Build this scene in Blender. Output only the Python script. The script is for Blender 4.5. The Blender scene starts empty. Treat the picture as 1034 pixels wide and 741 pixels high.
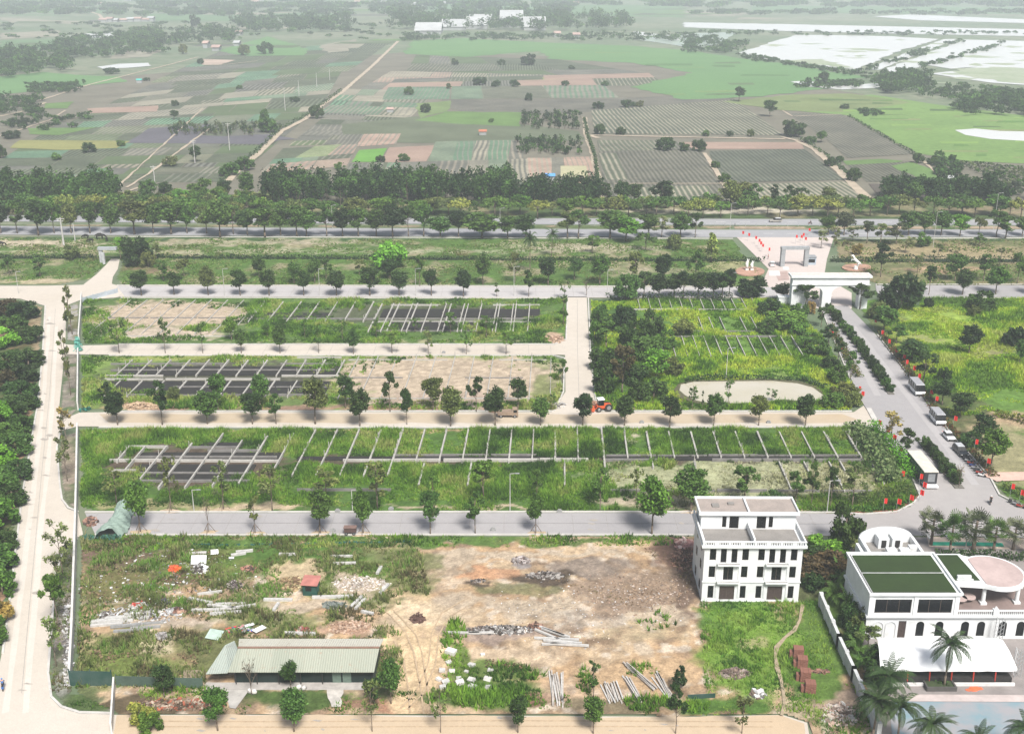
import bpy, math, random
import numpy as np
from mathutils import Vector, Matrix
R = math.radians
sc = bpy.context.scene
COL = sc.collection
rnd = random.Random(7)
npr = np.random.default_rng(11)

# ---------------------------------------------------------------- camera, sky, sun, exposure
CAM_H, FPX, CX, CY, HZ = 100.0, 1130.0, 517.0, 370.5, -40.0
PITCH = math.atan((CY - HZ) / FPX)
cam = bpy.data.cameras.new('camera')
cam.sensor_width = 36.0
cam.lens = 36.0 * FPX / 1034.0
cam.clip_start = 0.5
cam.clip_end = 30000
co = bpy.data.objects.new('camera', cam)
COL.objects.link(co)
co.location = (0, 0, CAM_H)
co.rotation_euler = (R(90) - PITCH, 0, 0)
sc.camera = co

SUN_EL, SUN_AZ = 52.0, 160.0        # azimuth from +Y (away from camera) towards +X
w = bpy.data.worlds.new('World')
sc.world = w
w.use_nodes = True
nt = w.node_tree
sky = nt.nodes.new('ShaderNodeTexSky')
sky.sky_type = 'NISHITA'
sky.sun_disc = False
sky.sun_elevation = R(SUN_EL)
sky.sun_rotation = R(SUN_AZ)
sky.dust_density = 3.0
sky.air_density = 1.0
sky.ozone_density = 0.6
bg = nt.nodes['Background']
bg.inputs['Strength'].default_value = 0.085
hs = nt.nodes.new('ShaderNodeHueSaturation')        # thin overcast: a paler, whiter sky
hs.inputs['Saturation'].default_value = 0.7
nt.links.new(sky.outputs[0], hs.inputs['Color'])
nt.links.new(hs.outputs[0], bg.inputs[0])
sun = bpy.data.lights.new('sun', 'SUN')
sun.energy = 4.2
sun.angle = R(16.0)
sun.color = (1.0, 0.965, 0.91)
so = bpy.data.objects.new('sun', sun)
COL.objects.link(so)
sd = Vector((math.sin(R(SUN_AZ)) * math.cos(R(SUN_EL)), math.cos(R(SUN_AZ)) * math.cos(R(SUN_EL)), math.sin(R(SUN_EL))))
so.rotation_euler = (-sd).to_track_quat('-Z', 'Y').to_euler()
so.location = (0, 0, 200)
sc.view_settings.view_transform = 'Standard'
sc.view_settings.look = 'None'
sc.view_settings.gamma = 1.0
sc.view_settings.use_curve_mapping = False
sc.view_settings.exposure = 0.62
sc.cycles.volume_bounces = 2
sc.cycles.max_bounces = 6
sc.cycles.use_denoising = True

# ---------------------------------------------------------------- helpers
cp, sp = math.cos(PITCH), math.sin(PITCH)
def G(px, py, z=0.0):
    """point of the real ground (or of a level z) seen at that place of the photograph"""
    a = (px - CX) / FPX
    u = -(py - CY) / FPX
    dy = cp + u * sp
    dz = -sp + u * cp
    t = (z - CAM_H) / dz
    return Vector((a * t, dy * t, z))
def PX(x, y, z):
    """inverse of G (arrays)"""
    dz = z - CAM_H
    depth = y * cp - dz * sp
    up = y * sp + dz * cp
    return CX + FPX * x / depth, CY - FPX * up / depth
def S(py):
    return cp * (py - HZ) / CAM_H
def VS(py):
    """pixels per metre of an upright at that row"""
    return S(py) * math.cos(PITCH + math.atan((py - CY) / FPX))

def h2(ix, iy, seed):
    n = (ix.astype(np.int64) * 374761393 + iy.astype(np.int64) * 668265263 + seed * 1442695041) & 0x7fffffff
    n = ((n ^ (n >> 13)) * 1274126177) & 0x7fffffff
    n = (n ^ (n >> 16)) & 0x7fffffff
    return n / float(0x7fffffff)
def vnoise(x, y, seed=0):
    ix = np.floor(x); iy = np.floor(y)
    fx = x - ix; fy = y - iy
    fx = fx * fx * (3 - 2 * fx); fy = fy * fy * (3 - 2 * fy)
    a = h2(ix, iy, seed); b = h2(ix + 1, iy, seed); c = h2(ix, iy + 1, seed); d = h2(ix + 1, iy + 1, seed)
    return (a * (1 - fx) + b * fx) * (1 - fy) + (c * (1 - fx) + d * fx) * fy
def fbm(x, y, sc_, seed=0, octv=4):
    x = np.asarray(x, float) / sc_; y = np.asarray(y, float) / sc_
    s = 0; a = 0.5; t = 0
    for i in range(octv):
        s = s + a * vnoise(x, y, seed + i * 17); t += a
        x = x * 2.03 + 5.1; y = y * 2.03 - 3.7; a *= 0.5
    return s / t
def inpoly(x, y, poly):
    inside = np.zeros(x.shape, bool)
    n = len(poly)
    j = n - 1
    for i in range(n):
        xi, yi = poly[i][0], poly[i][1]; xj, yj = poly[j][0], poly[j][1]
        if yi != yj:
            c = ((yi > y) != (yj > y)) & (x < (xj - xi) * (y - yi) / (yj - yi) + xi)
            inside ^= c
        j = i
    return inside

def setp(o, label=None, cat=None, group=None, kind=None):
    if label: o['label'] = label
    if cat: o['category'] = cat
    if group: o['group'] = group
    if kind: o['kind'] = kind
    return o
def empty(name, loc, rz=0.0, label=None, cat=None, group=None):
    o = bpy.data.objects.new(name, None)
    COL.objects.link(o)
    o.empty_display_size = 0.5
    o.location = loc; o.rotation_euler = (0, 0, rz)
    return setp(o, label, cat, group)
def link(name, me, parent=None, loc=None, rz=None):
    o = bpy.data.objects.new(name, me)
    COL.objects.link(o)
    if parent: o.parent = parent
    if loc is not None: o.location = loc
    if rz is not None: o.rotation_euler = (0, 0, rz)
    return o
def npmesh(name, V, F, mats, attr=None, smooth=False, mi=None):
    """V (n,3); F (m,k) same-size faces; attr: dict name -> (n,3|1) on points"""
    me = bpy.data.meshes.new(name)
    V = np.asarray(V, np.float32); F = np.asarray(F, np.int32)
    k = F.shape[1]
    me.vertices.add(len(V)); me.vertices.foreach_set('co', V.ravel())
    me.loops.add(F.size); me.loops.foreach_set('vertex_index', F.ravel())
    me.polygons.add(len(F))
    me.polygons.foreach_set('loop_start', np.arange(0, F.size, k, dtype=np.int32))
    if mi is not None: me.polygons.foreach_set('material_index', np.asarray(mi, np.int32))
    me.polygons.foreach_set('use_smooth', np.full(len(F), bool(smooth)))
    for m in (mats if isinstance(mats, (list, tuple)) else [mats]): me.materials.append(m)
    if attr:
        for kx, a in attr.items():
            a = np.asarray(a, np.float32)
            if a.ndim == 1:
                at = me.attributes.new(kx, 'FLOAT', 'POINT'); at.data.foreach_set('value', a)
            else:
                at = me.attributes.new(kx, 'FLOAT_COLOR', 'POINT')
                at.data.foreach_set('color', np.concatenate([a, np.ones((len(a), 1), np.float32)], 1).ravel())
    me.update(calc_edges=True)
    return me

class MB:
    """collects solids, then links them as one mesh"""
    def __init__(s): s.v = []; s.f = []
    def add(s, vs, fs):
        b = len(s.v); s.v += [tuple(v) for v in vs]; s.f += [tuple(b + i for i in f) for f in fs]; return s
    def box(s, x0, x1, y0, y1, z0, z1):
        return s.add([(x0, y0, z0), (x1, y0, z0), (x1, y1, z0), (x0, y1, z0), (x0, y0, z1), (x1, y0, z1), (x1, y1, z1), (x0, y1, z1)],
                     [(3, 2, 1, 0), (4, 5, 6, 7), (0, 1, 5, 4), (1, 2, 6, 5), (2, 3, 7, 6), (3, 0, 4, 7)])
    def bar(s, p, q, w, h=None):
        """box beam from p to q, width w, height h"""
        h = h or w
        p = Vector(p); q = Vector(q); d = (q - p)
        if d.length < 1e-6: return s
        d.normalize()
        up = Vector((0, 0, 1)) if abs(d.z) < 0.95 else Vector((0, 1, 0))
        a = d.cross(up).normalized() * (w / 2); b = a.cross(d).normalized() * (h / 2)
        vs = [p - a - b, p + a - b, p + a + b, p - a + b, q - a - b, q + a - b, q + a + b, q - a + b]
        return s.add(vs, [(0, 1, 2, 3), (7, 6, 5, 4), (0, 4, 5, 1), (1, 5, 6, 2), (2, 6, 7, 3), (3, 7, 4, 0)])
    def cyl(s, p, q, r0, r1=None, n=8):
        r1 = r0 if r1 is None else r1
        p = Vector(p); q = Vector(q); d = (q - p).normalized()
        up = Vector((0, 0, 1)) if abs(d.z) < 0.9 else Vector((1, 0, 0))
        a = d.cross(up).normalized(); b = d.cross(a)
        vs = []
        for c, r in ((p, r0), (q, r1)):
            for i in range(n):
                t = 2 * math.pi * i / n
                vs.append(c + a * math.cos(t) * r + b * math.sin(t) * r)
        fs = [(i, (i + 1) % n, n + (i + 1) % n, n + i) for i in range(n)]
        fs += [tuple(range(n - 1, -1, -1)), tuple(range(n, 2 * n))]
        return s.add(vs, fs)
    def prism(s, poly, z0, z1):
        n = len(poly)
        vs = [(p[0], p[1], z0) for p in poly] + [(p[0], p[1], z1) for p in poly]
        return s.add(vs, [(i, (i + 1) % n, n + (i + 1) % n, n + i) for i in range(n)] + [tuple(range(n - 1, -1, -1)), tuple(range(n, 2 * n))])
    def profile_x(s, prof, x0, x1):
        """closed (y,z) profile extruded along x"""
        n = len(prof)
        vs = [(x0, p[0], p[1]) for p in prof] + [(x1, p[0], p[1]) for p in prof]
        return s.add(vs, [(i, (i + 1) % n, n + (i + 1) % n, n + i) for i in range(n)] + [tuple(range(n - 1, -1, -1)), tuple(range(n, 2 * n))])
    def profile_y(s, prof, y0, y1):
        """closed (x,z) profile extruded along y"""
        n = len(prof)
        vs = [(p[0], y0, p[1]) for p in prof] + [(p[0], y1, p[1]) for p in prof]
        return s.add(vs, [(i, (i + 1) % n, n + (i + 1) % n, n + i) for i in range(n)] + [tuple(range(n - 1, -1, -1)), tuple(range(n, 2 * n))])
    def blob(s, c, rx, ry, rz, seed=0, n=9, m=6, amp=0.25):
        rr = random.Random(seed)
        vs = [(c[0], c[1], c[2] + rz)]
        for j in range(1, m):
            t = math.pi * j / m
            for i in range(n):
                a = 2 * math.pi * (i + 0.5 * (j % 2)) / n
                k = 1 + rr.uniform(-amp, amp)
                vs.append((c[0] + rx * k * math.sin(t) * math.cos(a), c[1] + ry * k * math.sin(t) * math.sin(a), c[2] + rz * k * math.cos(t)))
        vs.append((c[0], c[1], c[2] - rz))
        fs = [(0, 1 + i, 1 + (i + 1) % n) for i in range(n)]
        for j in range(m - 2):
            b = 1 + j * n
            fs += [(b + i, b + n + i, b + n + (i + 1) % n, b + (i + 1) % n) for i in range(n)]
        b = 1 + (m - 2) * n
        fs += [(b + (i + 1) % n, b + i, len(vs) - 1) for i in range(n)]
        return s.add(vs, fs)
    def mesh(s, name, mat, smooth=False):
        me = bpy.data.meshes.new(name)
        me.from_pydata(s.v, [], s.f)
        me.validate()
        me.materials.append(mat)
        import bmesh
        bm = bmesh.new(); bm.from_mesh(me)
        bmesh.ops.recalc_face_normals(bm, faces=bm.faces)
        bm.to_mesh(me); bm.free()
        if smooth:
            for p in me.polygons: p.use_smooth = True
        return me
    def build(s, name, mat, parent=None, smooth=False):
        return link(name, s.mesh(name, mat, smooth), parent)

ORD = ['', 'first', 'second', 'third', 'fourth', 'fifth', 'sixth', 'seventh', 'eighth', 'ninth', 'tenth', 'eleventh', 'twelfth', 'thirteenth',
       'fourteenth', 'fifteenth', 'sixteenth', 'seventeenth', 'eighteenth', 'nineteenth', 'twentieth']
def ordn(i):
    if i <= 20: return ORD[i]
    t = {2: 'twenty', 3: 'thirty', 4: 'forty', 5: 'fifty', 6: 'sixty'}[i // 10]
    return (t + '-' + ORD[i % 10]) if i % 10 else {2: 'twentieth', 3: 'thirtieth', 4: 'fortieth', 5: 'fiftieth', 6: 'sixtieth'}[i // 10]

# ---------------------------------------------------------------- materials
def newmat(name):
    m = bpy.data.materials.new(name); m.use_nodes = True
    nt = m.node_tree
    b = nt.nodes['Principled BSDF']
    return m, nt, b
def mix(nt, fac, a, b, mode='MIX'):
    n = nt.nodes.new('ShaderNodeMix'); n.data_type = 'RGBA'; n.blend_type = mode; n.clamp_result = False
    for s_, v in ((n.inputs[0], fac), (n.inputs[6], a), (n.inputs[7], b)):
        if isinstance(v, (int, float)): s_.default_value = v
        elif isinstance(v, tuple): s_.default_value = (*v, 1)
        else: nt.links.new(v, s_)
    return n.outputs[2]
def ramp(nt, fac, a, b):
    n = nt.nodes.new('ShaderNodeMapRange'); n.inputs[1].default_value = a; n.inputs[2].default_value = b
    nt.links.new(fac, n.inputs[0]); return n.outputs[0]
def noise(nt, scale, detail=4, rough=0.6, obj=False, dist=0.0, vec=None):
    n = nt.nodes.new('ShaderNodeTexNoise'); n.inputs['Scale'].default_value = scale
    n.inputs['Detail'].default_value = detail; n.inputs['Roughness'].default_value = rough
    n.inputs['Distortion'].default_value = dist
    if vec is None:
        if obj:
            t = nt.nodes.new('ShaderNodeTexCoord'); vec = t.outputs['Object']
        else:
            t = nt.nodes.new('ShaderNodeNewGeometry'); vec = t.outputs['Position']
    nt.links.new(vec, n.inputs['Vector'])
    return n.outputs['Fac']
def bump(nt, b, h, strength=0.3, dist=0.1):
    n = nt.nodes.new('ShaderNodeBump'); n.inputs['Strength'].default_value = strength; n.inputs['Distance'].default_value = dist
    nt.links.new(h, n.inputs['Height']); nt.links.new(n.outputs[0], b.inputs['Normal'])
MATC = {}
def plain(name, col, rough=0.6, var=0.12, scale=1.2, col2=None, metal=0.0, bmp=0.0, lo=0.35, hi=0.65, fine=None, spec=0.3):
    """mottled material: col varies towards col2 (default: darker) with world-space noise"""
    if name in MATC: return MATC[name]
    m, nt, b = newmat(name)
    c2 = col2 or tuple(c * (1 - 2.5 * var) for c in col)
    n1 = ramp(nt, noise(nt, scale), lo, hi)
    c = mix(nt, n1, c2, col)
    n2 = noise(nt, fine or scale * 9, 3, 0.7)
    c = mix(nt, var * 2.2, c, mix(nt, n2, tuple(x * 0.45 for x in col), tuple(min(1, x * 1.45) for x in col)))
    nt.links.new(c, b.inputs['Base Color'])
    b.inputs['Roughness'].default_value = rough
    b.inputs['Metallic'].default_value = metal
    b.inputs['Specular IOR Level'].default_value = spec
    if bmp: bump(nt, b, n2, bmp, 0.05)
    MATC[name] = m
    return m
def leafmat(name, transl=0.16):
    m, nt, b = newmat(name)
    oi = nt.nodes.new('ShaderNodeObjectInfo')
    at = nt.nodes.new('ShaderNodeAttribute'); at.attribute_name = 'var'
    rnd_ = ramp(nt, oi.outputs['Random'], 0, 1)
    c = mix(nt, 1.0, oi.outputs['Color'], mix(nt, at.outputs['Fac'], (0.30, 0.36, 0.30), (1.75, 1.65, 1.3)), 'MULTIPLY')
    nt.links.new(c, b.inputs['Base Color']); b.inputs['Roughness'].default_value = 0.6
    b.inputs['Specular IOR Level'].default_value = 0.25
    tr = nt.nodes.new('ShaderNodeBsdfTranslucent'); nt.links.new(c, tr.inputs[0])
    ms = nt.nodes.new('ShaderNodeMixShader'); ms.inputs[0].default_value = transl
    nt.links.new(b.outputs[0], ms.inputs[1]); nt.links.new(tr.outputs[0], ms.inputs[2])
    nt.links.new(ms.outputs[0], nt.nodes['Material Output'].inputs[0])
    return m
def attrmat(name, rough=0.9, fine=4.0, amt=0.35, transl=0.0, bmp=0.35):
    """colour of its own kept per point in the attribute 'hue', with fine grain"""
    m, nt, b = newmat(name)
    at = nt.nodes.new('ShaderNodeAttribute'); at.attribute_name = 'hue'
    n = noise(nt, fine, 5, 0.75)
    n2 = noise(nt, fine * 0.18, 3, 0.6)
    c = mix(nt, amt, at.outputs['Color'], mix(nt, 1.0, at.outputs['Color'], mix(nt, ramp(nt, n, 0.3, 0.7), (0.25, 0.25, 0.25), (1.7, 1.7, 1.7)), 'MULTIPLY'))
    c = mix(nt, amt * 0.7, c, mix(nt, 1.0, c, mix(nt, ramp(nt, n2, 0.35, 0.65), (0.5, 0.5, 0.5), (1.4, 1.4, 1.4)), 'MULTIPLY'))
    nt.links.new(c, b.inputs['Base Color']); b.inputs['Roughness'].default_value = rough
    b.inputs['Specular IOR Level'].default_value = 0.15
    if bmp: bump(nt, b, n, bmp, 0.15)
    if transl:
        tr = nt.nodes.new('ShaderNodeBsdfTranslucent'); nt.links.new(c, tr.inputs[0])
        ms = nt.nodes.new('ShaderNodeMixShader'); ms.inputs[0].default_value = transl
        nt.links.new(b.outputs[0], ms.inputs[1]); nt.links.new(tr.outputs[0], ms.inputs[2])
        nt.links.new(ms.outputs[0], nt.nodes['Material Output'].inputs[0])
    return m
SOIL = attrmat('soil', fine=3.0, amt=0.5, bmp=0.6)
GRASS = attrmat('grass_blades', fine=1.5, amt=0.3, transl=0.3, bmp=0)
LEAF = leafmat('leaves')
BARK = plain('bark', (0.16, 0.125, 0.095), 0.9, 0.2, 3)
WHITE = plain('white_paint', (0.69, 0.705, 0.71), 0.55, 0.08, 0.35, col2=(0.56, 0.58, 0.585))
CONC = plain('concrete', (0.42, 0.40, 0.37), 0.85, 0.15, 0.6)
DARKCONC = plain('weathered_concrete', (0.20, 0.19, 0.18), 0.9, 0.2, 0.8)
GLASSD = plain('dark_window_glass', (0.010, 0.011, 0.013), 0.25, 0.1, 0.8, spec=0.35)
VOID = plain('room_shade_and_black_trim', (0.03, 0.028, 0.027), 0.9, 0.15, 1.0)  # near-black: room shade put into the colour; also seats, bumpers, posts
STEEL = plain('galvanised_steel', (0.42, 0.43, 0.44), 0.5, 0.1, 1.0, metal=0.4)

def rowmat(name, ca, cb, ang, period, frac=0.55, var=0.3, soft=0.12):
    """planted rows: two colours alternating along a world direction"""
    if name in MATC: return MATC[name]
    m, nt, b = newmat(name)
    g = nt.nodes.new('ShaderNodeNewGeometry')
    d = nt.nodes.new('ShaderNodeVectorMath'); d.operation = 'DOT_PRODUCT'
    d.inputs[1].default_value = (math.cos(ang) / period, math.sin(ang) / period, 0)
    nt.links.new(g.outputs['Position'], d.inputs[0])
    wob = noise(nt, 0.03, 2, 0.5)
    ad = nt.nodes.new('ShaderNodeMath'); ad.operation = 'MULTIPLY_ADD'; ad.inputs[1].default_value = 0.8
    nt.links.new(wob, ad.inputs[0]); nt.links.new(d.outputs['Value'], ad.inputs[2])
    fr = nt.nodes.new('ShaderNodeMath'); fr.operation = 'PINGPONG'; fr.inputs[1].default_value = 0.5
    nt.links.new(ad.outputs[0], fr.inputs[0])
    f = ramp(nt, fr.outputs[0], frac * 0.5 - soft, frac * 0.5 + soft)
    c = mix(nt, f, ca, cb)
    n2 = noise(nt, 0.5, 4, 0.7)
    c = mix(nt, var, c, mix(nt, 1.0, c, mix(nt, ramp(nt, n2, 0.3, 0.7), (0.3, 0.3, 0.3), (1.6, 1.6, 1.6)), 'MULTIPLY'))
    n3 = noise(nt, 0.04, 3, 0.6)
    c = mix(nt, 0.5, c, mix(nt, 1.0, c, mix(nt, ramp(nt, n3, 0.35, 0.65), (0.65, 0.65, 0.65), (1.35, 1.3, 1.25)), 'MULTIPLY'))
    nt.links.new(c, b.inputs['Base Color']); b.inputs['Roughness'].default_value = 0.95
    b.inputs['Specular IOR Level'].default_value = 0.1
    MATC[name] = m
    return m

_zl = [0.0]
def sheet(name, pts, mat, z, kind='structure', jit=0.0, seg=None, parent=None):
    """flat polygon sheet given by places on the photo; jit breaks up its outline (metres)"""
    P = [G(x, y) for x, y in pts]
    if jit:
        Q = []
        n = len(P); k = 0
        for i in range(n):
            a, b = P[i], P[(i + 1) % n]
            L = (b - a).length; m_ = max(1, int(L / (seg or 4)))
            nx, ny = -(b - a).y / max(L, 1e-6), (b - a).x / max(L, 1e-6)
            for j in range(m_):
                t = j / m_; k += 1
                o = (rnd.random() - 0.5) * 2 * jit if j else 0
                q = a.lerp(b, t); Q.append(Vector((q.x + nx * o, q.y + ny * o, 0)))
        P = Q
    me = bpy.data.meshes.new(name)
    me.from_pydata([(p.x, p.y, z) for p in P], [], [tuple(range(len(P)))])
    me.materials.append(mat)
    if me.polygons[0].normal.z < 0: me.flip_normals()
    o = link(name, me, parent)
    if kind: o['kind'] = kind
    return o

def soil(name, poly, base, blobs=(), res=0.6, z=0.05, amp=0.12, mix2=None, scale2=6.0, thr=(0.42, 0.58), wob=4.0, mat=None, kind='structure', edge=0.0):
    """relief patch of ground with its own painted-in soils and tree shade: blobs = (cx, cy, rx, ry, colour, strength) at places on the photo"""
    P = [G(x, y) for x, y in poly]
    wp = [(p.x, p.y) for p in P]
    x0 = min(p[0] for p in wp); x1 = max(p[0] for p in wp); y0 = min(p[1] for p in wp); y1 = max(p[1] for p in wp)
    nx = int((x1 - x0) / res) + 2; ny = int((y1 - y0) / res) + 2
    X, Y = np.meshgrid(x0 + np.arange(nx) * res, y0 + np.arange(ny) * res)
    jx = (fbm(X, Y, 2.5, 3, 2) - 0.5) * edge; jy = (fbm(X, Y, 2.5, 9, 2) - 0.5) * edge
    ins = inpoly(X + jx, Y + jy, wp)
    Z = z + amp * (fbm(X, Y, 5, 5, 4) + 0.6 * fbm(X, Y, 1.3, 8, 2) - 0.6)
    Z = np.maximum(Z, z * 0.3)
    u, v = PX(X, Y, 0 * X)
    wx = (fbm(X, Y, wob, 21, 4) - 0.5); wy = (fbm(X, Y, wob, 31, 4) - 0.5)
    sc_ = S(v)
    u2 = u + wx * sc_ * wob * 1.6; v2 = v + wy * sc_ * wob * 0.8
    C = np.zeros(X.shape + (3,)) + np.array(base)
    if mix2:
        for (c2, s2, t0, t1, sd_) in mix2:
            f = np.clip((fbm(X, Y, s2, sd_, 5) - t0) / (t1 - t0), 0, 1)[..., None]
            C = C * (1 - f) + np.array(c2) * f
    for i, (cx, cy, rx, ry, c, st) in enumerate(blobs):
        d = np.sqrt(((u2 - cx) / rx) ** 2 + ((v2 - cy) / ry) ** 2)
        tex = fbm(X, Y, 1.8, 50 + i, 4)
        f = np.clip((1.25 - d) / 0.5, 0, 1) * st
        f = np.clip(f * 1.6 - (1 - st) * 0.2 - (tex - 0.5) * 2.2 * (f < 0.97) * (f > 0.01) * 0.8, 0, 1)[..., None] * min(1, st + 0.15)
        C = C * (1 - f) + np.array(c) * f
    g_ = 0.40 + 0.84 * (0.5 * fbm(X, Y, 0.9, 61, 2) + 0.3 * fbm(X, Y, 3.5, 62, 3) + 0.2 * h2((X * 7).astype(int), (Y * 7).astype(int), 5))
    C = C * g_[..., None]
    idx = np.arange(nx * ny).reshape(ny, nx)
    a = idx[:-1, :-1]; b = idx[:-1, 1:]; c = idx[1:, 1:]; d = idx[1:, :-1]
    keep = (ins[:-1, :-1] & ins[:-1, 1:] & ins[1:, 1:] & ins[1:, :-1])
    F = np.stack([a[keep], b[keep], c[keep], d[keep]], 1)
    used, inv = np.unique(F, return_inverse=True)
    V = np.stack([X.ravel(), Y.ravel(), Z.ravel()], 1)[used]
    me = npmesh(name, V, inv.reshape(F.shape), mat or SOIL, {'hue': C.reshape(-1, 3)[used]}, smooth=True)
    o = link(name, me)
    if kind: o['kind'] = kind
    return o

def grass(name, poly, dens, h, cols, holes=(), seed=1, patch=7.0, cover=0.3, blades=5, wid=0.13, hvar=0.7, label=None, cat=None, blobs=(), exclude=()):
    """blades of grass over a polygon of the photo; cols: dark..light colours by slow noise; cover: share left bare"""
    P = [G(x, y) for x, y in poly]; wp = [(p.x, p.y) for p in P]
    x0 = min(p[0] for p in wp); x1 = max(p[0] for p in wp); y0 = min(p[1] for p in wp); y1 = max(p[1] for p in wp)
    rg = np.random.default_rng(seed)
    n = int((x1 - x0) * (y1 - y0) * dens)
    x = rg.uniform(x0, x1, n); y = rg.uniform(y0, y1, n)
    k = inpoly(x, y, wp)
    for hp in holes:
        hw = [(p.x, p.y) for p in (G(a, b) for a, b in hp)]
        k &= ~inpoly(x, y, hw)
    x = x[k]; y = y[k]
    if exclude:
        u, v = PX(x, y, 0 * x); k = np.ones(len(x), bool)
        for (cx, cy, rx, ry) in exclude:
            d = ((u - cx) / rx) ** 2 + ((v - cy) / ry) ** 2 + (fbm(x, y, 2, 77, 3) - 0.5) * 1.6
            k &= d > 1
        x = x[k]; y = y[k]
    if blobs:
        u, v = PX(x, y, 0 * x); k = np.zeros(len(x), bool)
        for (cx, cy, rx, ry, st) in blobs:
            d = ((u - cx) / rx) ** 2 + ((v - cy) / ry) ** 2 + (fbm(x, y, 2, 78, 3) - 0.5) * 1.6
            k |= (d < 1) & (rg.random(len(x)) < st)
        x = x[k]; y = y[k]
    m = fbm(x, y, patch, seed + 3, 4)
    k = m > cover
    x = x[k]; y = y[k]; m = m[k]
    n = len(x)
    if n == 0: return None
    hh = h * (1 - hvar + hvar * 2.0 * np.clip((m - cover) / (0.75 - cover), 0, 1)) * rg.uniform(0.6, 1.3, n)
    c = np.clip(fbm(x, y, patch * 0.8, seed + 40, 4) * 2.2 - 0.6 + rg.normal(0, 0.14, n), 0, 0.999) * (len(cols) - 1)
    ci = c.astype(int); cf = (c - ci)[:, None]
    ca = np.array(cols)
    colr = ca[ci] * (1 - cf) + ca[np.minimum(ci + 1, len(cols) - 1)] * cf
    colr = colr * rg.uniform(0.75, 1.25, (n, 1))
    az = rg.uniform(0, 2 * np.pi, (n, blades)); ln = rg.uniform(0.1, 0.9, (n, blades)) * hh[:, None]
    bx = x[:, None] + rg.normal(0, 0.12, (n, blades)); by = y[:, None] + rg.normal(0, 0.12, (n, blades))
    W = wid * rg.uniform(0.6, 1.5, (n, blades)); H = hh[:, None] * rg.uniform(0.6, 1.15, (n, blades))
    px_, py_ = -np.sin(az) * W, np.cos(az) * W
    z0 = np.full((n, blades), 0.0)
    A = np.stack([bx - px_, by - py_, z0], -1); B = np.stack([bx + px_, by + py_, z0], -1)
    T = np.stack([bx + np.cos(az) * ln, by + np.sin(az) * ln, H], -1)
    V = np.stack([A, B, T], 2).reshape(-1, 3)
    F = np.arange(n * blades * 3).reshape(-1, 3)
    C = np.repeat(colr, blades * 3, axis=0)
    o = link(name, npmesh(name, V, F, GRASS, {'hue': C}))
    return setp(o, label, cat, None, 'stuff')
# ---------------------------------------------------------------- setting: ground, fields, roads
m, nt_, b_ = newmat('far_land')
n1 = noise(nt_, 0.006, 6, 0.6); n2 = noise(nt_, 0.05, 5, 0.7)
c_ = mix(nt_, ramp(nt_, n1, 0.42, 0.6), (0.10, 0.14, 0.075), (0.17, 0.18, 0.12))
c_ = mix(nt_, mix(nt_, ramp(nt_, n2, 0.4, 0.62), 0.0, 1.0) if False else ramp(nt_, n2, 0.45, 0.68), c_, (0.07, 0.105, 0.05))
nt_.links.new(c_, b_.inputs['Base Color']); b_.inputs['Roughness'].default_value = 0.95
FARLAND = m
me = bpy.data.meshes.new('ground')
xs = [-9000, -1500, -400, 400, 1500, 9000]; ys = [-200, 100, 600, 1500, 5000, 14000]
me.from_pydata([(x, y, 0) for y in ys for x in xs], [], [(j * 6 + i, j * 6 + i + 1, (j + 1) * 6 + i + 1, (j + 1) * 6 + i) for j in range(5) for i in range(5)])
me.materials.append(FARLAND)
link('ground', me)['kind'] = 'structure'

# far plots: each a sheet of its own
OLIVE = (0.085, 0.10, 0.068); GREY = (0.115, 0.118, 0.10); MID = (0.10, 0.135, 0.07); BEI = (0.34, 0.28, 0.20); PALE = (0.26, 0.245, 0.19)
PINK = (0.31, 0.225, 0.18); LG = (0.12, 0.20, 0.065); BG = (0.13, 0.29, 0.06); YG = (0.22, 0.25, 0.10); DG = (0.05, 0.085, 0.04); TEALG = (0.10, 0.17, 0.11)
def fm(c, v=0.25): return plain('crop_%d_%d_%d' % tuple(int(x * 100) for x in c), c, 0.95, v * 0.8, 0.035, col2=tuple(x * 0.62 for x in c), fine=0.5, spec=0.1)
def rm(a, b, ang, per, fr=0.55): return rowmat('rows_%d_%d_%d_%d_%d' % (int(a[0] * 1000), int(b[0] * 1000), int(math.degrees(ang)), int(per * 10), int(fr * 100)), a, b, ang, per, fr)
zf = [0.03]
def field(pts, mat, jit=0.6, name='field'):
    zf[0] += 0.0007
    return sheet(name, pts, mat, zf[0], jit=jit * S(100) / S(sum(p[1] for p in pts) / len(pts)) if jit else 0, seg=12)
def bil(q, u, v):
    (ax, ay), (bx, by), (cx, cy), (dx, dy) = q
    t = (ax + (bx - ax) * u, ay + (by - ay) * u); bo = (dx + (cx - dx) * u, dy + (cy - dy) * u)
    return (t[0] + (bo[0] - t[0]) * v, t[1] + (bo[1] - t[1]) * v)
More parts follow.
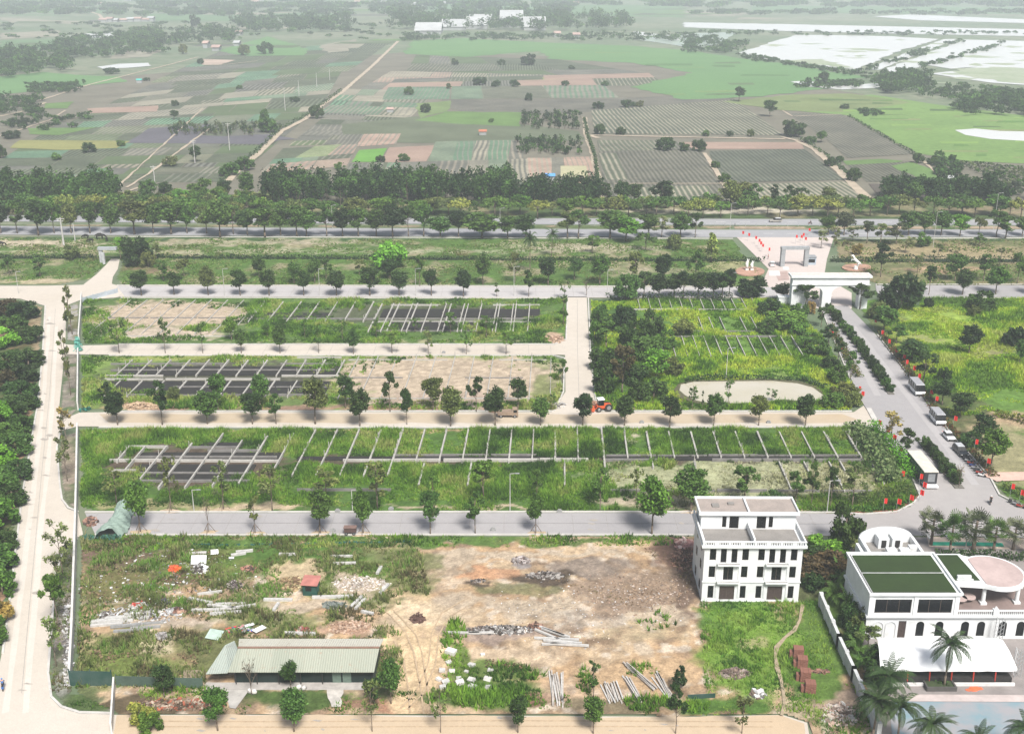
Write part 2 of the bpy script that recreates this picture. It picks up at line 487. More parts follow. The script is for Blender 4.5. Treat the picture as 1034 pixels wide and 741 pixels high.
def plots(q, nu, nv, pal, seed, gap=0.022, rowp=0.5, per=2.8):
    """quad q (tl, tr, br, bl) cut into uneven plots divided by bare earth"""
    rr = random.Random(seed)
    vs = [0]
    for j in range(nv): vs.append(vs[-1] + rr.uniform(0.6, 1.4))
    vs = [x / vs[-1] for x in vs]
    for j in range(nv):
        us = [0]; n = max(1, nu + rr.randint(-1, 1))
        for i in range(n): us.append(us[-1] + rr.uniform(0.5, 1.6))
        us = [x / us[-1] for x in us]
        for i in range(n):
            g1 = gap / n * rr.uniform(0.2, 1.3); g2 = gap / nv * rr.uniform(0.5, 1.5)
            P = [bil(q, us[i] + g1, vs[j] + g2), bil(q, us[i + 1], vs[j] + g2), bil(q, us[i + 1], vs[j + 1]), bil(q, us[i] + g1, vs[j + 1])]
            c = rr.choice(pal)
            if rr.random() < rowp:
                c2 = rr.choice([PALE, (.19, .185, .15), (.17, .17, .14), (.22, .2, .16)])
                field(P, rm(c, c2, R(rr.choice([0, 2, -2, 90])), per * rr.choice([1, 1.3]), rr.choice([0.45, 0.65, 0.75])), 0.3)
            elif c in (OLIVE, GREY, TEALG): field(P, rm(tuple(x * .62 for x in c), tuple(min(1, x * 1.45) for x in c), R(rr.choice([0, 2, 90, 90])), rr.choice([2.6, 3.6]), 0.5), 0.3)
            else: field(P, fm(c), 0.3)
PALA = [OLIVE, OLIVE, GREY, GREY, OLIVE, MID, TEALG]
# broad underlay of the cultivated plain
field([(-60, 92), (0, 88), (140, 76), (420, 52), (640, 60), (900, 100), (1100, 130), (1100, 214), (-60, 214)], fm((0.165, 0.155, 0.12)), 1)
plots([(150, 86), (352, 60), (322, 112), (60, 128)], 6, 9, PALA + [MID, PALE], 3, rowp=0.25)
plots([(222, 52), (396, 42), (352, 72), (150, 84)], 5, 6, PALA + [MID, PALE], 4, rowp=0.1)
plots([(60, 124), (318, 113), (232, 184), (-40, 186)], 6, 9, [OLIVE, GREY, OLIVE, MID, TEALG], 5, rowp=0.35)
plots([(420, 56), (560, 60), (650, 74), (404, 80)], 5, 3, [GREY, OLIVE, OLIVE, MID], 6, rowp=0.3)
plots([(395, 72), (560, 76), (600, 84), (360, 92)], 6, 3, [PINK, PALE, GREY, OLIVE, YG], 7, rowp=0.6)
plots([(398, 80), (655, 74), (672, 86), (384, 91)], 5, 2, [GREY, OLIVE, PINK], 8, rowp=0.2)
plots([(350, 90), (440, 92), (412, 122), (318, 118)], 4, 5, [TEALG, GREY, OLIVE, PALE], 9, rowp=0.75, per=3.4)
plots([(392, 88), (610, 86), (625, 99), (385, 101)], 4, 1, [TEALG, OLIVE, GREY], 10, rowp=1, per=3.2)
plots([(330, 116), (430, 120), (420, 143), (290, 148)], 4, 6, [OLIVE, GREY, TEALG, OLIVE], 11, rowp=0.7)
field([(446, 101), (612, 100), (700, 96), (742, 100), (600, 113), (480, 117), (450, 108)], rm((.08, .082, .068), (.16, .155, .13), R(90), 4, .5), 1)
field([(345, 126), (420, 118), (520, 125), (585, 133), (590, 142), (420, 145), (346, 142)], fm((0.12, 0.14, 0.09)), 1)
field([(418, 122), (450, 113), (528, 114), (526, 128), (470, 126)], fm(LG), 2)
field([(420, 105), (455, 102), (452, 112), (425, 120)], fm((0.16, 0.22, 0.09)), 2)
plots([(345, 136), (405, 135), (400, 146), (335, 150)], 2, 1, [PINK, GREY], 12, rowp=1, per=2.6)
field([(363, 152), (391, 150), (383, 164), (355, 164)], fm(BG), 0.4)
plots([(393, 149), (440, 147), (430, 164), (384, 165)], 2, 1, [PINK, BEI], 13, rowp=0.5)
plots([(440, 143), (530, 141), (528, 161), (432, 164)], 4, 1, [GREY, TEALG, OLIVE], 14, rowp=1, per=2.8)
plots([(286, 150), (362, 146), (350, 168), (262, 176)], 3, 3, [GREY, OLIVE, PINK, TEALG], 15, rowp=0.8)
field([(318, 148), (345, 146), (330, 158), (298, 160)], rm(LG, PALE, R(90), 4), 0.3)
plots([(352, 165), (600, 158), (604, 186), (345, 190)], 10, 1, [GREY, LG, TEALG, OLIVE, PINK], 16, rowp=0.85, per=2.6)
field([(532, 160), (557, 160), (557, 183), (533, 182)], rm(PINK, PALE, R(0), 2.6, 0.6), 0.2)
field([(566, 168), (592, 168), (594, 179), (566, 180)], fm((0.40, 0.38, 0.24)), 0.3)
field([(150, 130), (212, 126), (200, 137), (290, 140), (270, 146), (128, 145)], fm((0.115, 0.11, 0.125)), 1)
field([(20, 142), (60, 142), (132, 143), (118, 150), (60, 152), (10, 150)], fm((0.23, 0.23, 0.09)), 1)
field([(28, 130), (98, 129), (60, 137), (30, 136)], fm(LG), 1)
field([(170, 141), (270, 136), (300, 141), (190, 146)], fm((0.12, 0.115, 0.13)), 1)
# right-hand plots
field([(597, 112), (742, 101), (792, 137), (600, 135)], rm((0.075, 0.09, 0.065), PALE, R(2), 2.9, 0.62), 0.6)
field([(688, 144), (808, 144), (812, 151), (700, 151)], fm(PINK), 0.4)
field([(603, 142), (684, 143), (711, 156), (735, 205), (612, 205)], rm((0.075, 0.08, 0.06), (0.15, 0.145, 0.12), R(1), 2.4, 0.5), 0.5)
field([(604, 142), (662, 142), (676, 152), (606, 153)], rm(OLIVE, (.2,.19,.15), R(3), 2.8, 0.6), 0.3)
field([(604, 155), (622, 155), (634, 182), (612, 182)], rm(OLIVE, PALE, R(0), 3.2, 0.6), 0.3)
field([(636, 190), (715, 188), (728, 205), (640, 205)], rm(OLIVE, PALE, R(-1), 2.6, 0.6), 0.3)
field([(716, 153), (812, 151), (853, 182), (729, 185)], rm((0.055, 0.07, 0.05), (0.12, 0.125, 0.10), R(1), 2.4, 0.5), 0.5)
field([(733, 187), (858, 184), (880, 200), (738, 203)], rm(OLIVE, PALE, R(2), 2.6, 0.5), 0.4)
field([(796, 115), (848, 115), (923, 156), (856, 160), (831, 138)], rm((0.075, 0.075, 0.06), (0.15, 0.14, 0.12), R(1), 2.4, 0.5), 0.5)
field([(851, 163), (890, 161), (912, 163), (905, 165), (855, 167)], fm(LG), 0.5)
field([(856, 167), (916, 164), (954, 184), (875, 184)], rm((0.06, 0.068, 0.05), (0.13, 0.125, 0.10), R(1), 2.4, 0.5), 0.5)
field([(877, 186), (951, 186), (955, 201), (890, 201)], fm((0.10, 0.088, 0.075)), 0.5)
MARSH = plain('marsh_grass', (0.155, 0.245, 0.075), 0.95, 0.3, 0.018, col2=(0.08, 0.145, 0.05), fine=0.25, spec=0.1)
field([(780, 101), (880, 96), (960, 108), (1040, 118), (1080, 140), (1080, 168), (975, 163), (925, 155), (858, 117), (800, 112)], MARSH, 2)
field([(730, 103), (800, 96), (860, 95), (920, 104), (858, 114), (790, 112)], fm((0.17, 0.21, 0.09)), 2)
field([(900, 168), (920, 164), (960, 178), (1000, 190), (1000, 200), (960, 196)], fm(LG), 2)
RICE = plain('young_rice', (0.115, 0.215, 0.085), 0.9, 0.3, 0.015, col2=(0.075, 0.155, 0.06), fine=0.4, spec=0.1)
field([(408, 55), (418, 41), (470, 39), (540, 43), (640, 47), (700, 52), (753, 60), (800, 66), (880, 79), (806, 83), (835, 90), (770, 98), (690, 101), (636, 88), (700, 74), (640, 64), (556, 60), (545, 52), (470, 58)], RICE, 3)
field([(-40, 82), (44, 73), (76, 76), (122, 78), (128, 83), (85, 87), (20, 94), (-40, 99)], RICE, 2)
field([(218, 52), (271, 37), (311, 50), (308, 56), (250, 57)], RICE, 2)
field([(46, 105), (75, 103), (68, 110), (44, 110)], fm(LG), 1)
field([(200, 60), (238, 61), (222, 66), (205, 66)], fm((0.42, 0.33, 0.27)), 1)
field([(88, 110), (160, 107), (158, 113), (88, 115)], fm(PINK), 1)
for q in ([(0, 34), (60, 31), (60, 37), (0, 40)], [(120, 50), (168, 50), (150, 58), (110, 60)], [(322, 46), (360, 40), (352, 52), (330, 54)], [(0, 18), (80, 22), (78, 25), (0, 21)],
          [(560, 8), (760, 14), (740, 17), (560, 12)]): field(q, fm(PALE), 2)
for q in ([(0, 41), (66, 40), (60, 50), (0, 52)], [(150, 14), (260, 16), (250, 22), (150, 21)], [(0, 6), (120, 8), (110, 14), (0, 13)], [(430, 4), (690, 6), (690, 18), (430, 14)], [(760, 6), (1034, 8), (1034, 15), (760, 13)]):
    field(q, fm((0.12, 0.20, 0.10)), 3)
# scattered far strips on the flood plain
rr_ = random.Random(5)
for k in range(46):
    x = rr_.uniform(-20, 1050); y = rr_.uniform(1, 46) if x < 400 or x > 700 else rr_.uniform(1, 18)
    w_ = rr_.uniform(20, 90); h_ = rr_.uniform(0.8, 2.6) * (0.4 + y / 40)
    if 680 < x and y > 18: continue
    field([(x, y), (x + w_, y + rr_.uniform(-1, 1)), (x + w_ - 8, y + h_), (x - 8, y + h_)], fm(rr_.choice([PALE, MID, (0.12, 0.20, 0.10), GREY, OLIVE, LG])), 2)

rg_ = random.Random(33)
for k in range(150):        # narrow strips and wet patches inside the broad rice and marsh land
    if k < 70: x = rg_.uniform(420, 860); y = rg_.uniform(44, 98); q = [(408, 55), (418, 41), (640, 47), (753, 60), (880, 79), (806, 83), (770, 98), (690, 101), (636, 88), (700, 74), (640, 64), (545, 52)]; c = rg_.choice([(.09, .17, .065), (.13, .25, .09), (.16, .24, .09), (.10, .15, .07)])
    else: x = rg_.uniform(740, 1040); y = rg_.uniform(98, 162); q = [(780, 101), (880, 96), (1080, 118), (1080, 168), (975, 163), (925, 155), (858, 117)]; c = rg_.choice([(.10, .19, .05), (.19, .30, .08), (.20, .22, .10), (.085, .14, .05)])
    w_ = rg_.uniform(8, 55); h_ = rg_.uniform(.4, 2.2)
    if all(inpoly(np.array([a]), np.array([y]), q)[0] for a in (x, x + w_)):
        field([(x, y), (x + w_, y + rg_.uniform(-1, 1)), (x + w_ + rg_.uniform(-3, 3), y + h_), (x + rg_.uniform(-4, 4), y + h_)], fm(c), 1.2)
# water
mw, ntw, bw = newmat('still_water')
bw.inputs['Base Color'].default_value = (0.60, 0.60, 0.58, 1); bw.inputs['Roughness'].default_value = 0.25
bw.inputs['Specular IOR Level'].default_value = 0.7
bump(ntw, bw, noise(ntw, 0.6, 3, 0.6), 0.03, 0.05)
mp, ntp, bp = newmat('silty_pond_water'); bp.inputs['IOR'].default_value = 1.9
cp_ = mix(ntp, ramp(ntp, noise(ntp, 0.12, 3, 0.5), 0.35, 0.65), (0.44, 0.40, 0.30), (0.47, 0.43, 0.345))
ntp.links.new(cp_, bp.inputs['Base Color']); bp.inputs['Roughness'].default_value = 0.03
bump(ntp, bp, noise(ntp, 1.5, 3, 0.6), 0.03, 0.03)
def water(pts, mat=mw, jit=3):
    zf[0] += 0.0007
    return sheet('water', pts, mat, zf[0] + 0.02, jit=jit, seg=15)
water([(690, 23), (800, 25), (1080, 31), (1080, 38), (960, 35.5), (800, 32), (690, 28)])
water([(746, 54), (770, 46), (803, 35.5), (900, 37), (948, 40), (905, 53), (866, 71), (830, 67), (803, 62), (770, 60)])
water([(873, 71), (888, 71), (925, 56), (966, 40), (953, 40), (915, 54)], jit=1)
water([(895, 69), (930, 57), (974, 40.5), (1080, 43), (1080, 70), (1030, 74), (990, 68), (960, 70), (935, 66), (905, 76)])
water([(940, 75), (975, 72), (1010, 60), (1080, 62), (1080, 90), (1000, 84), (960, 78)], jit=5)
water([(690, 34), (745, 33), (722, 46), (700, 49), (640, 40)], plain('flooded_paddy', (0.36, 0.42, 0.36), 0.3, 0.1, 0.02), 2)
water([(995, 94), (1080, 97), (1080, 111), (1034, 108), (1004, 103)])
water([(964, 132), (985, 130.5), (1010, 133), (1080, 134), (1080, 146), (1034, 143), (1000, 141), (975, 137)], jit=1.2)
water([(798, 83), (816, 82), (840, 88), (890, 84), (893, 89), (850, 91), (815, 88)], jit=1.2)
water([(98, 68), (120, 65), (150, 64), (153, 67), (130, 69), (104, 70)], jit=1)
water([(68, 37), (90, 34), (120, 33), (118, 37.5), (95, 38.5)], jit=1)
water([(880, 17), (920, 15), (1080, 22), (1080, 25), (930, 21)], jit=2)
water([(640, 32), (690, 38), (686, 41), (640, 36)], jit=2)
SHOAL = plain('pond_shoal', (.30, .33, .24), .8, .2, .03, col2=(.18, .24, .13))
rs_ = random.Random(12)
for k in range(34):
    x = rs_.choice([rs_.uniform(765, 930), rs_.uniform(900, 1040), rs_.uniform(700, 1040)]); y = rs_.uniform(40, 66) if x < 930 else rs_.uniform(46, 84)
    if x > 985 and rs_.random() < .4: y = rs_.uniform(60, 104)
    if x < 860 and y > 42 + (x - 700) * .12: continue
    w_ = rs_.uniform(10, 46); zf[0] += .0004
    sheet('shoal', [(x, y), (x + w_ * .4, y - rs_.uniform(.3, 1.2)), (x + w_, y), (x + w_ * .6, y + rs_.uniform(.5, 2))], SHOAL, zf[0] + .03, jit=5, seg=8)
sheet('shoal', [(790, 62), (830, 60), (852, 66), (864, 70), (838, 67), (806, 64)], SHOAL, zf[0] + .04, jit=5, seg=8)
sheet('shoal', [(966, 71), (1000, 68), (1080, 72), (1080, 86), (1020, 84), (980, 78)], SHOAL, zf[0] + .04, jit=8, seg=10)
EARTH = plain('bare_earth', (0.42, 0.35, 0.265), 0.95, 0.15, 0.2, fine=2)
def strip(name, line, w, mat, z, jit=0.0):
    """ribbon of real width along a line given by places on the photo"""
    P = [G(x, y) for x, y in line]
    Q = []
    for i in range(len(P) - 1):
        L = (P[i + 1] - P[i]).length; n = max(1, int(L / 8)) if jit else 1
        for j in range(n): Q.append(P[i].lerp(P[i + 1], j / n))
    Q.append(P[-1])
    vs = []
    for i, p in enumerate(Q):
        d = (Q[min(i + 1, len(Q) - 1)] - Q[max(i - 1, 0)]).normalized(); nrm = Vector((-d.y, d.x, 0))
        ww = w[i * (len(w) - 1) // max(1, len(Q) - 1)] if isinstance(w, (list, tuple)) else w
        o = (rnd.random() - 0.5) * jit
        vs += [p + nrm * (ww / 2 + o), p - nrm * (ww / 2 - (rnd.random() - 0.5) * jit)]
    me = bpy.data.meshes.new(name)
    me.from_pydata([(v.x, v.y, z) for v in vs], [], [(2 * i + 1, 2 * i + 3, 2 * i + 2, 2 * i) for i in range(len(Q) - 1)])
    me.materials.append(mat)
    if me.polygons[0].normal.z < 0: me.flip_normals()
    o = link(name, me); o['kind'] = 'structure'
    return o
zf[0] += 0.01
for line, wd in (([(222, 192), (240, 173), (262, 155), (284, 133), (308, 121), (326, 106), (345, 94), (375, 68), (402, 42)], 3.6),
                 ([(590, 119), (592, 137), (599, 157), (607, 200)], 3.2), ([(596, 137), (690, 139), (793, 141)], 3.0), ([(596, 137.5), (604, 140)], 4),
                 ([(711, 155), (722, 172), (737, 196)], 2.6), ([(806, 143), (822, 151), (838, 165), (858, 184), (878, 203)], 4.2), ([(790, 139), (815, 145)], 3),
                 ([(128, 190), (150, 176), (212, 130)], 1.5), ([(40, 102), (90, 86), (170, 66), (200, 58)], 2.5), ([(0, 118), (28, 112), (46, 104)], 2.5),
                 ([(0, 138), (50, 122), (66, 112)], 1.6), ([(205, 64), (225, 66), (260, 62)], 2), ([(620, 186), (735, 186)], 1.2), ([(60, 3), (100, 15), (106, 22)], 6),
                 ([(790, 112), (800, 118), (850, 116)], 1.5), ([(924, 156), (958, 186)], 1.5), ([(140, 190), (98, 205)], 2.0), ([(205, 110), (118, 190)], 1.0)):
    strip('path', line, wd, EARTH, zf[0] + 0.02, 0.8)

# roads
def roadmat(name, c, c2, crack=True, joint=None):
    m, nt, b = newmat(name)
    k = mix(nt, ramp(nt, noise(nt, 0.02, 4, 0.6), 0.3, 0.7), c, c2)
    k = mix(nt, 0.5, k, mix(nt, 1.0, k, mix(nt, ramp(nt, noise(nt, 0.5, 6, 0.75), 0.3, 0.75), (0.86, 0.86, 0.86), (1.1, 1.1, 1.09)), 'MULTIPLY'))
    k = mix(nt, 0.25, k, mix(nt, 1.0, k, mix(nt, ramp(nt, noise(nt, 6, 3, 0.7), 0.3, 0.7), (0.6, 0.6, 0.6), (1.35, 1.35, 1.35)), 'MULTIPLY'))
    nt.links.new(k, b.inputs['Base Color']); b.inputs['Roughness'].default_value = 0.85; b.inputs['Specular IOR Level'].default_value = 0.25
    return m
RLEFT = roadmat('pale_concrete_road', (0.44, 0.39, 0.33), (0.50, 0.455, 0.40))
RBEIGE = roadmat('dusty_road', (0.40, 0.315, 0.215), (0.43, 0.37, 0.29))
RGREY = roadmat('grey_asphalt', (0.27, 0.26, 0.265), (0.34, 0.325, 0.325))
RLIGHT = roadmat('light_grey_concrete_road', (0.36, 0.345, 0.345), (0.42, 0.40, 0.395))
RBLVD = roadmat('boulevard_asphalt', (0.25, 0.25, 0.265), (0.31, 0.31, 0.32))
RPLAZA = roadmat('worn_asphalt', (0.26, 0.245, 0.245), (0.35, 0.33, 0.32))
RPINK = roadmat('pink_paving', (0.46, 0.39, 0.36), (0.50, 0.45, 0.42))
RSAND = roadmat('sandy_track', (0.43, 0.325, 0.215), (0.47, 0.38, 0.28))
ZR = 0.13
sheet('road', [(-260, 215), (-60, 217.5), (300, 220), (740, 221.5), (1100, 222), (1300, 222), (1300, 228), (740, 227.5), (300, 226), (-60, 223.5), (-260, 221)], RBLVD, ZR)
sheet('road', [(-260, 226), (-60, 228), (150, 230), (740, 232.5), (1100, 232), (1300, 232), (1300, 239), (740, 240), (150, 238), (-60, 237), (-260, 235)], RBLVD, ZR)
sheet('road', [(-260, 287), (-60, 289), (45, 289), (84, 288), (98, 277), (107, 268), (112, 262), (121, 262), (119, 272), (114, 280), (113, 287), (120, 289), (300, 289), (600, 290), (792, 290), (792, 301), (594, 301), (574, 301), (300, 300), (121, 300), (116, 301), (82, 303), (67, 309), (45, 309), (20, 302), (-60, 300), (-260, 298)], RLEFT, ZR)
sheet('road', [(118, 289.3), (300, 289.3), (600, 290.3), (790, 290.4), (790, 300.6), (594, 300.6), (574, 300.6), (300, 299.7), (126, 299.7)], RLIGHT, ZR + 0.006)
sheet('road', [(884, 288.5), (1034, 288.5), (1300, 288.5), (1300, 300), (1034, 300), (886, 300)], RGREY, ZR + 0.006)
sheet('road', [(45, 308.5), (67, 308.5), (66, 350), (63, 380), (60, 410), (62, 432), (57, 450), (60, 490), (62, 505), (68, 514), (79, 518), (84, 540), (78, 543), (64, 553), (56, 580), (51, 640), (48, 680), (51, 705), (61, 715), (80, 721), (118, 722), (300, 722), (500, 723), (700, 724), (790, 722), (815, 730), (820, 760), (-30, 790), (-16, 741), (2, 660), (11, 590), (21, 505), (30, 450), (37, 410), (42, 360)], RLEFT, ZR - 0.004)
sheet('road', [(64, 348), (84, 349.2), (120, 348.5), (560, 348.5), (573, 342), (577, 359), (560, 358.5), (110, 358.5), (64, 358)], RLEFT, ZR + 0.003)
sheet('road', [(573.5, 300), (592.5, 300), (595, 352), (600, 402), (604, 418), (556, 418), (571, 396), (570.5, 358), (572, 343)], RLEFT, ZR + 0.006)
sheet('road', [(60, 436), (64, 424), (80, 417), (120, 416.4), (562, 416.5), (700, 416.4), (862, 416.6), (872, 410), (885, 430), (620, 431), (120, 431), (78, 431)], RLEFT, ZR + 0.009)
sheet('road', [(100, 418.5), (400, 417.6), (560, 418.5), (700, 418.4), (850, 418.4), (866, 424), (850, 427.5), (600, 428), (300, 427.5), (110, 427.5)], RBEIGE, ZR + 0.014, jit=0.5, seg=5)
sheet('road', [(86, 518.6), (600, 518.3), (845, 519), (872, 520.5), (906, 518), (922, 510), (930, 501), (915, 466), (891, 440), (868, 402), (859, 382), (836, 326), (829, 309), (856, 309), (886, 340), (918, 382), (939, 412), (962, 443), (978, 460), (999, 484), (1008, 501), (1033, 514), (1100, 530), (1100, 545), (960, 541), (860, 541.5), (600, 539.3), (200, 538.8), (96, 539.5)], RGREY, ZR + 0.01)
sheet('road', [(874, 520), (906, 518.4), (922.6, 510.4), (930.6, 501), (917, 470), (1000, 486), (1008, 502), (1033, 515), (1100, 531), (1100, 544), (960, 540), (870, 540)], RPLAZA, ZR + 0.016)
sheet('road', [(744, 240), (842, 240), (835, 262), (832, 280), (860, 296), (860, 312), (826, 312), (790, 300), (770, 285), (776, 272)], RPINK, ZR + 0.004)
sheet('road', [(118, 722.5), (300, 722.5), (500, 723.5), (700, 724.5), (788, 722.5), (812, 731), (816, 760), (110, 760), (116, 735)], RSAND, ZR + 0.012, jit=0.3, seg=3)
# sun-bleached wear lines on the carriageways
WEAR = roadmat('tyre_polished_lane', (0.33, 0.315, 0.315), (0.37, 0.355, 0.355))
for line in ([(862, 330), (900, 379), (940, 430), (985, 490)], [(852, 340), (868, 365), (886, 400)],): strip('road', line, 1.6, WEAR, ZR + 0.022, 0.3)
strip('road', [(90, 528.6), (500, 528.4), (850, 530)], 0.25, plain('road_seam', (0.24, 0.235, 0.24), 0.9), ZR + 0.018)
KERB = plain('kerb_stone', (0.52, 0.50, 0.47), 0.85, 0.1, 0.5)
PAINT = plain('road_paint', (0.72, 0.71, 0.68), 0.7, 0.15, 1.0)
def kerb(line, w=0.35, h=0.26):
    P = [G(x, y) for x, y in line]; b = MB()
    for p, q in zip(P, P[1:]): b.bar((p.x, p.y, h / 2 + 0.02), (q.x, q.y, h / 2 + 0.02), w, h)
    o = b.build('kerb', KERB); o['kind'] = 'structure'
for l in ([(86, 517.4), (600, 517.1), (845, 517.8), (872, 519.6), (906, 517), (921.5, 509), (929, 501), (914, 466), (890, 440)], [(96, 540.2), (600, 540.2), (700, 540.4)],
          [(858, 382), (835, 326), (829, 311)], [(886, 338.5), (919, 381), (940, 411), (963, 442), (979, 459), (1000, 483), (1009, 500), (1034, 512.6)],
          [(118, 288.4), (300, 288.5), (600, 289.3), (740, 289.5)], [(122, 300.8), (300, 300.9), (573, 301.6), (571.6, 343), (560, 347.8), (120, 347.9)], [(594, 301.6), (596, 352), (601, 402), (605, 415.4), (860, 415.6)],
          [(110, 359.2), (560, 359.4), (570, 362), (569, 396), (560, 415.4), (120, 415.6)], [(100, 431.6), (620, 432), (884, 431)],
          [(61, 437), (57.5, 452), (60.5, 490), (62.8, 505), (69, 513), (79, 517)], [(78, 544), (64.5, 554), (56.5, 580), (51.7, 640), (48.7, 680), (51.8, 704), (62, 714), (80, 719.8), (112, 720.6)],
          [(46, 309), (43, 360), (38, 410), (31, 450), (22, 505), (12, 590), (3, 660)], [(130, 239.2), (740, 241.2)], [(842, 241.3), (1034, 240.6)],
          [(884, 287.6), (1034, 287.6)], [(887, 300.8), (1034, 300.9)]): kerb(l)
kerb([(877, 413), (884, 426), (892, 439)], 1.2, 0.3)
b = MB()
for i in range(9):
    x = 842 + i * 19; 
    b.box(*(lambda p: (p.x - 0.2, p.x + 0.2, p.y - 1.2, p.y + 1.2, ZR + 0.024, ZR + 0.03))(G(x, 541.5)))
for px in range(-40, 1080, 24):
    for row in (224.0, 235.6):
        p = G(px, row + (px - 517) * 0.002); b.box(p.x - 2, p.x + 2, p.y - 0.12, p.y + 0.12, ZR + 0.004, ZR + 0.01)
b.build('road_marking', PAINT)['kind'] = 'structure'

# joints and stains of the carriageways
JOINT = plain('joint_line', (.31, .29, .27), .9, .2, 2); STAIN = plain('road_stain', (.33, .30, .265), .9, .35, .6, col2=(.27, .25, .23))
def joints(xa, xb, ya, yb, step, z):
    b = MB(); p0, p1 = G(xa, (ya + yb) / 2), G(xb, (ya + yb) / 2); y0, y1 = G(xa, yb).y, G(xa, ya).y; x = p0.x
    while x < p1.x: b.box(x - .035, x + .035, y0, y1, z, z + .006); x += step
    b.box(p0.x, p1.x, (y0 + y1) / 2 - .04, (y0 + y1) / 2 + .04, z, z + .006)
    b.build('road_joint', JOINT)['kind'] = 'structure'
joints(125, 785, 291, 299.5, 6, ZR + .02); joints(90, 560, 349.3, 357.8, 6, ZR + .016); joints(92, 860, 519.5, 538, 6.5, ZR + .024); joints(890, 1080, 289.5, 299.5, 6, ZR + .02)
for x in (583, ): strip('road_joint', [(583, 303), (583, 350), (585, 410)], .1, JOINT, ZR + .02)
strip('road_joint', [(56, 312), (50, 400), (42, 480), (32, 590), (22, 700)], .07, JOINT, ZR + .012)
rs2 = random.Random(4)
for k in range(46):
    if k < 20: y = rs2.uniform(320, 720); x = 56 - (y - 310) * .09 + rs2.uniform(-10, 8) * S(y) / 5
    elif k < 34: y = rs2.uniform(520, 537); x = rs2.uniform(100, 860)
    else: y = rs2.uniform(725, 740); x = rs2.uniform(130, 760)
    w_ = rs2.uniform(1, 6); zf[0] += .0001
    sheet('road_stain', [(x - w_, y), (x - w_ * .3, y - rs2.uniform(.3, 1.6)), (x + w_, y + .2), (x + w_ * .2, y + rs2.uniform(.3, 1.6))], STAIN, ZR + .028 + k * .0004, jit=.35, seg=.6)
for l in ([(50, 320), (46, 380), (40, 440), (31, 520), (18, 620), (6, 720)], [(57, 330), (54, 390), (50, 450), (43, 520), (34, 620), (26, 720)]): strip('tyre_wear', l, .9, roadmat('pale_tyre_wear', (.50, .455, .40), (.54, .50, .45)), ZR + .004, .3)
# ---------------------------------------------------------------- near ground: soils, lawns, waste land, grass
G1 = (0.055, 0.115, 0.025); G2 = (0.08, 0.155, 0.03); G3 = (0.12, 0.22, 0.04); G4 = (0.17, 0.25, 0.06); GY = (0.27, 0.30, 0.09)
SB = (0.45, 0.315, 0.19); SBL = (0.53, 0.41, 0.285); SPK = (0.45, 0.365, 0.27); DK = (0.10, 0.075, 0.055); BR = (0.22, 0.155, 0.10); WT = (0.62, 0.60, 0.57); STR = (0.33, 0.34, 0.20); RED = (0.38, 0.20, 0.12)
# strip between the boulevard and the first estate street
mixg = [(G2, 12, 0.45, 0.6, 3), ((0.26, 0.24, 0.14), 9, 0.52, 0.64, 9)]
soil('verge', [(-60, 239), (740, 242), (752, 258), (778, 289), (500, 289), (122, 288), (116, 282), (124, 262), (113, 261), (92, 282), (60, 288), (-60, 288)], (0.085, 0.15, 0.035),
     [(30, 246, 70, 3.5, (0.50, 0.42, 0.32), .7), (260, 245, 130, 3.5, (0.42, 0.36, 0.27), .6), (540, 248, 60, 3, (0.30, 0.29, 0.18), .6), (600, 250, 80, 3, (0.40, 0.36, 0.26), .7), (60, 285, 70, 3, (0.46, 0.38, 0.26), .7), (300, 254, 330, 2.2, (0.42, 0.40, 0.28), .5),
      (300, 240, 500, 2.2, (0.05, 0.10, 0.03), .9), (80, 260, 60, 2, DK, .5), (660, 274, 60, 2, (0.33, 0.29, 0.2), .6), (150, 272, 30, 4, (0.22, 0.14, 0.1), .6), (735, 268, 20, 6, (0.30, 0.29, 0.15), .8)], res=1.0, mix2=mixg, z=0.06)  # dark green strip along the boulevard: tree shade put into the ground colour
soil('verge', [(842, 242), (1080, 241), (1080, 288), (884, 288), (868, 276), (846, 262)], (0.16, 0.17, 0.075),
     [(950, 256, 90, 8, (0.32, 0.26, 0.15), .8), (980, 262, 90, 2.5, (0.42, 0.34, 0.22), .7), (960, 272, 50, 3, (0.45, 0.30, 0.2), .6), (1000, 280, 60, 5, G2, .6), (960, 241.6, 120, 2, (0.05, 0.09, 0.03), .9)], res=1.0, mix2=[((0.25, 0.21, 0.12), 8, 0.45, 0.6, 4)], z=0.06)  # narrow dark strip at the kerb is painted tree shade
soil('verge', [(-60, 226.5), (740, 228.2), (740, 232), (-60, 228)], (0.10, 0.14, 0.05), [], res=1.2, mix2=[((0.30, 0.24, 0.16), 8, 0.5, 0.6, 4)], z=0.05)
soil('verge', [(740, 228.3), (1100, 228.3), (1100, 231.6), (740, 232.2)], (0.36, 0.28, 0.2), [], res=1.2, mix2=[(G1, 8, 0.55, 0.65, 4)], z=0.05)
soil('verge', [(-100, 203), (1150, 203), (1150, 222), (740, 221), (300, 219), (-100, 216)], (0.07, 0.11, 0.035), [(760, 213, 60, 3, (0.5, 0.45, 0.36), .8), (650, 213, 40, 2, (0.45, 0.4, 0.3), .7), (1000, 212, 60, 3, (0.3, 0.22, 0.15), .6)], res=2, mix2=[((0.22, 0.20, 0.11), 14, 0.5, 0.62, 4)], z=0.06)
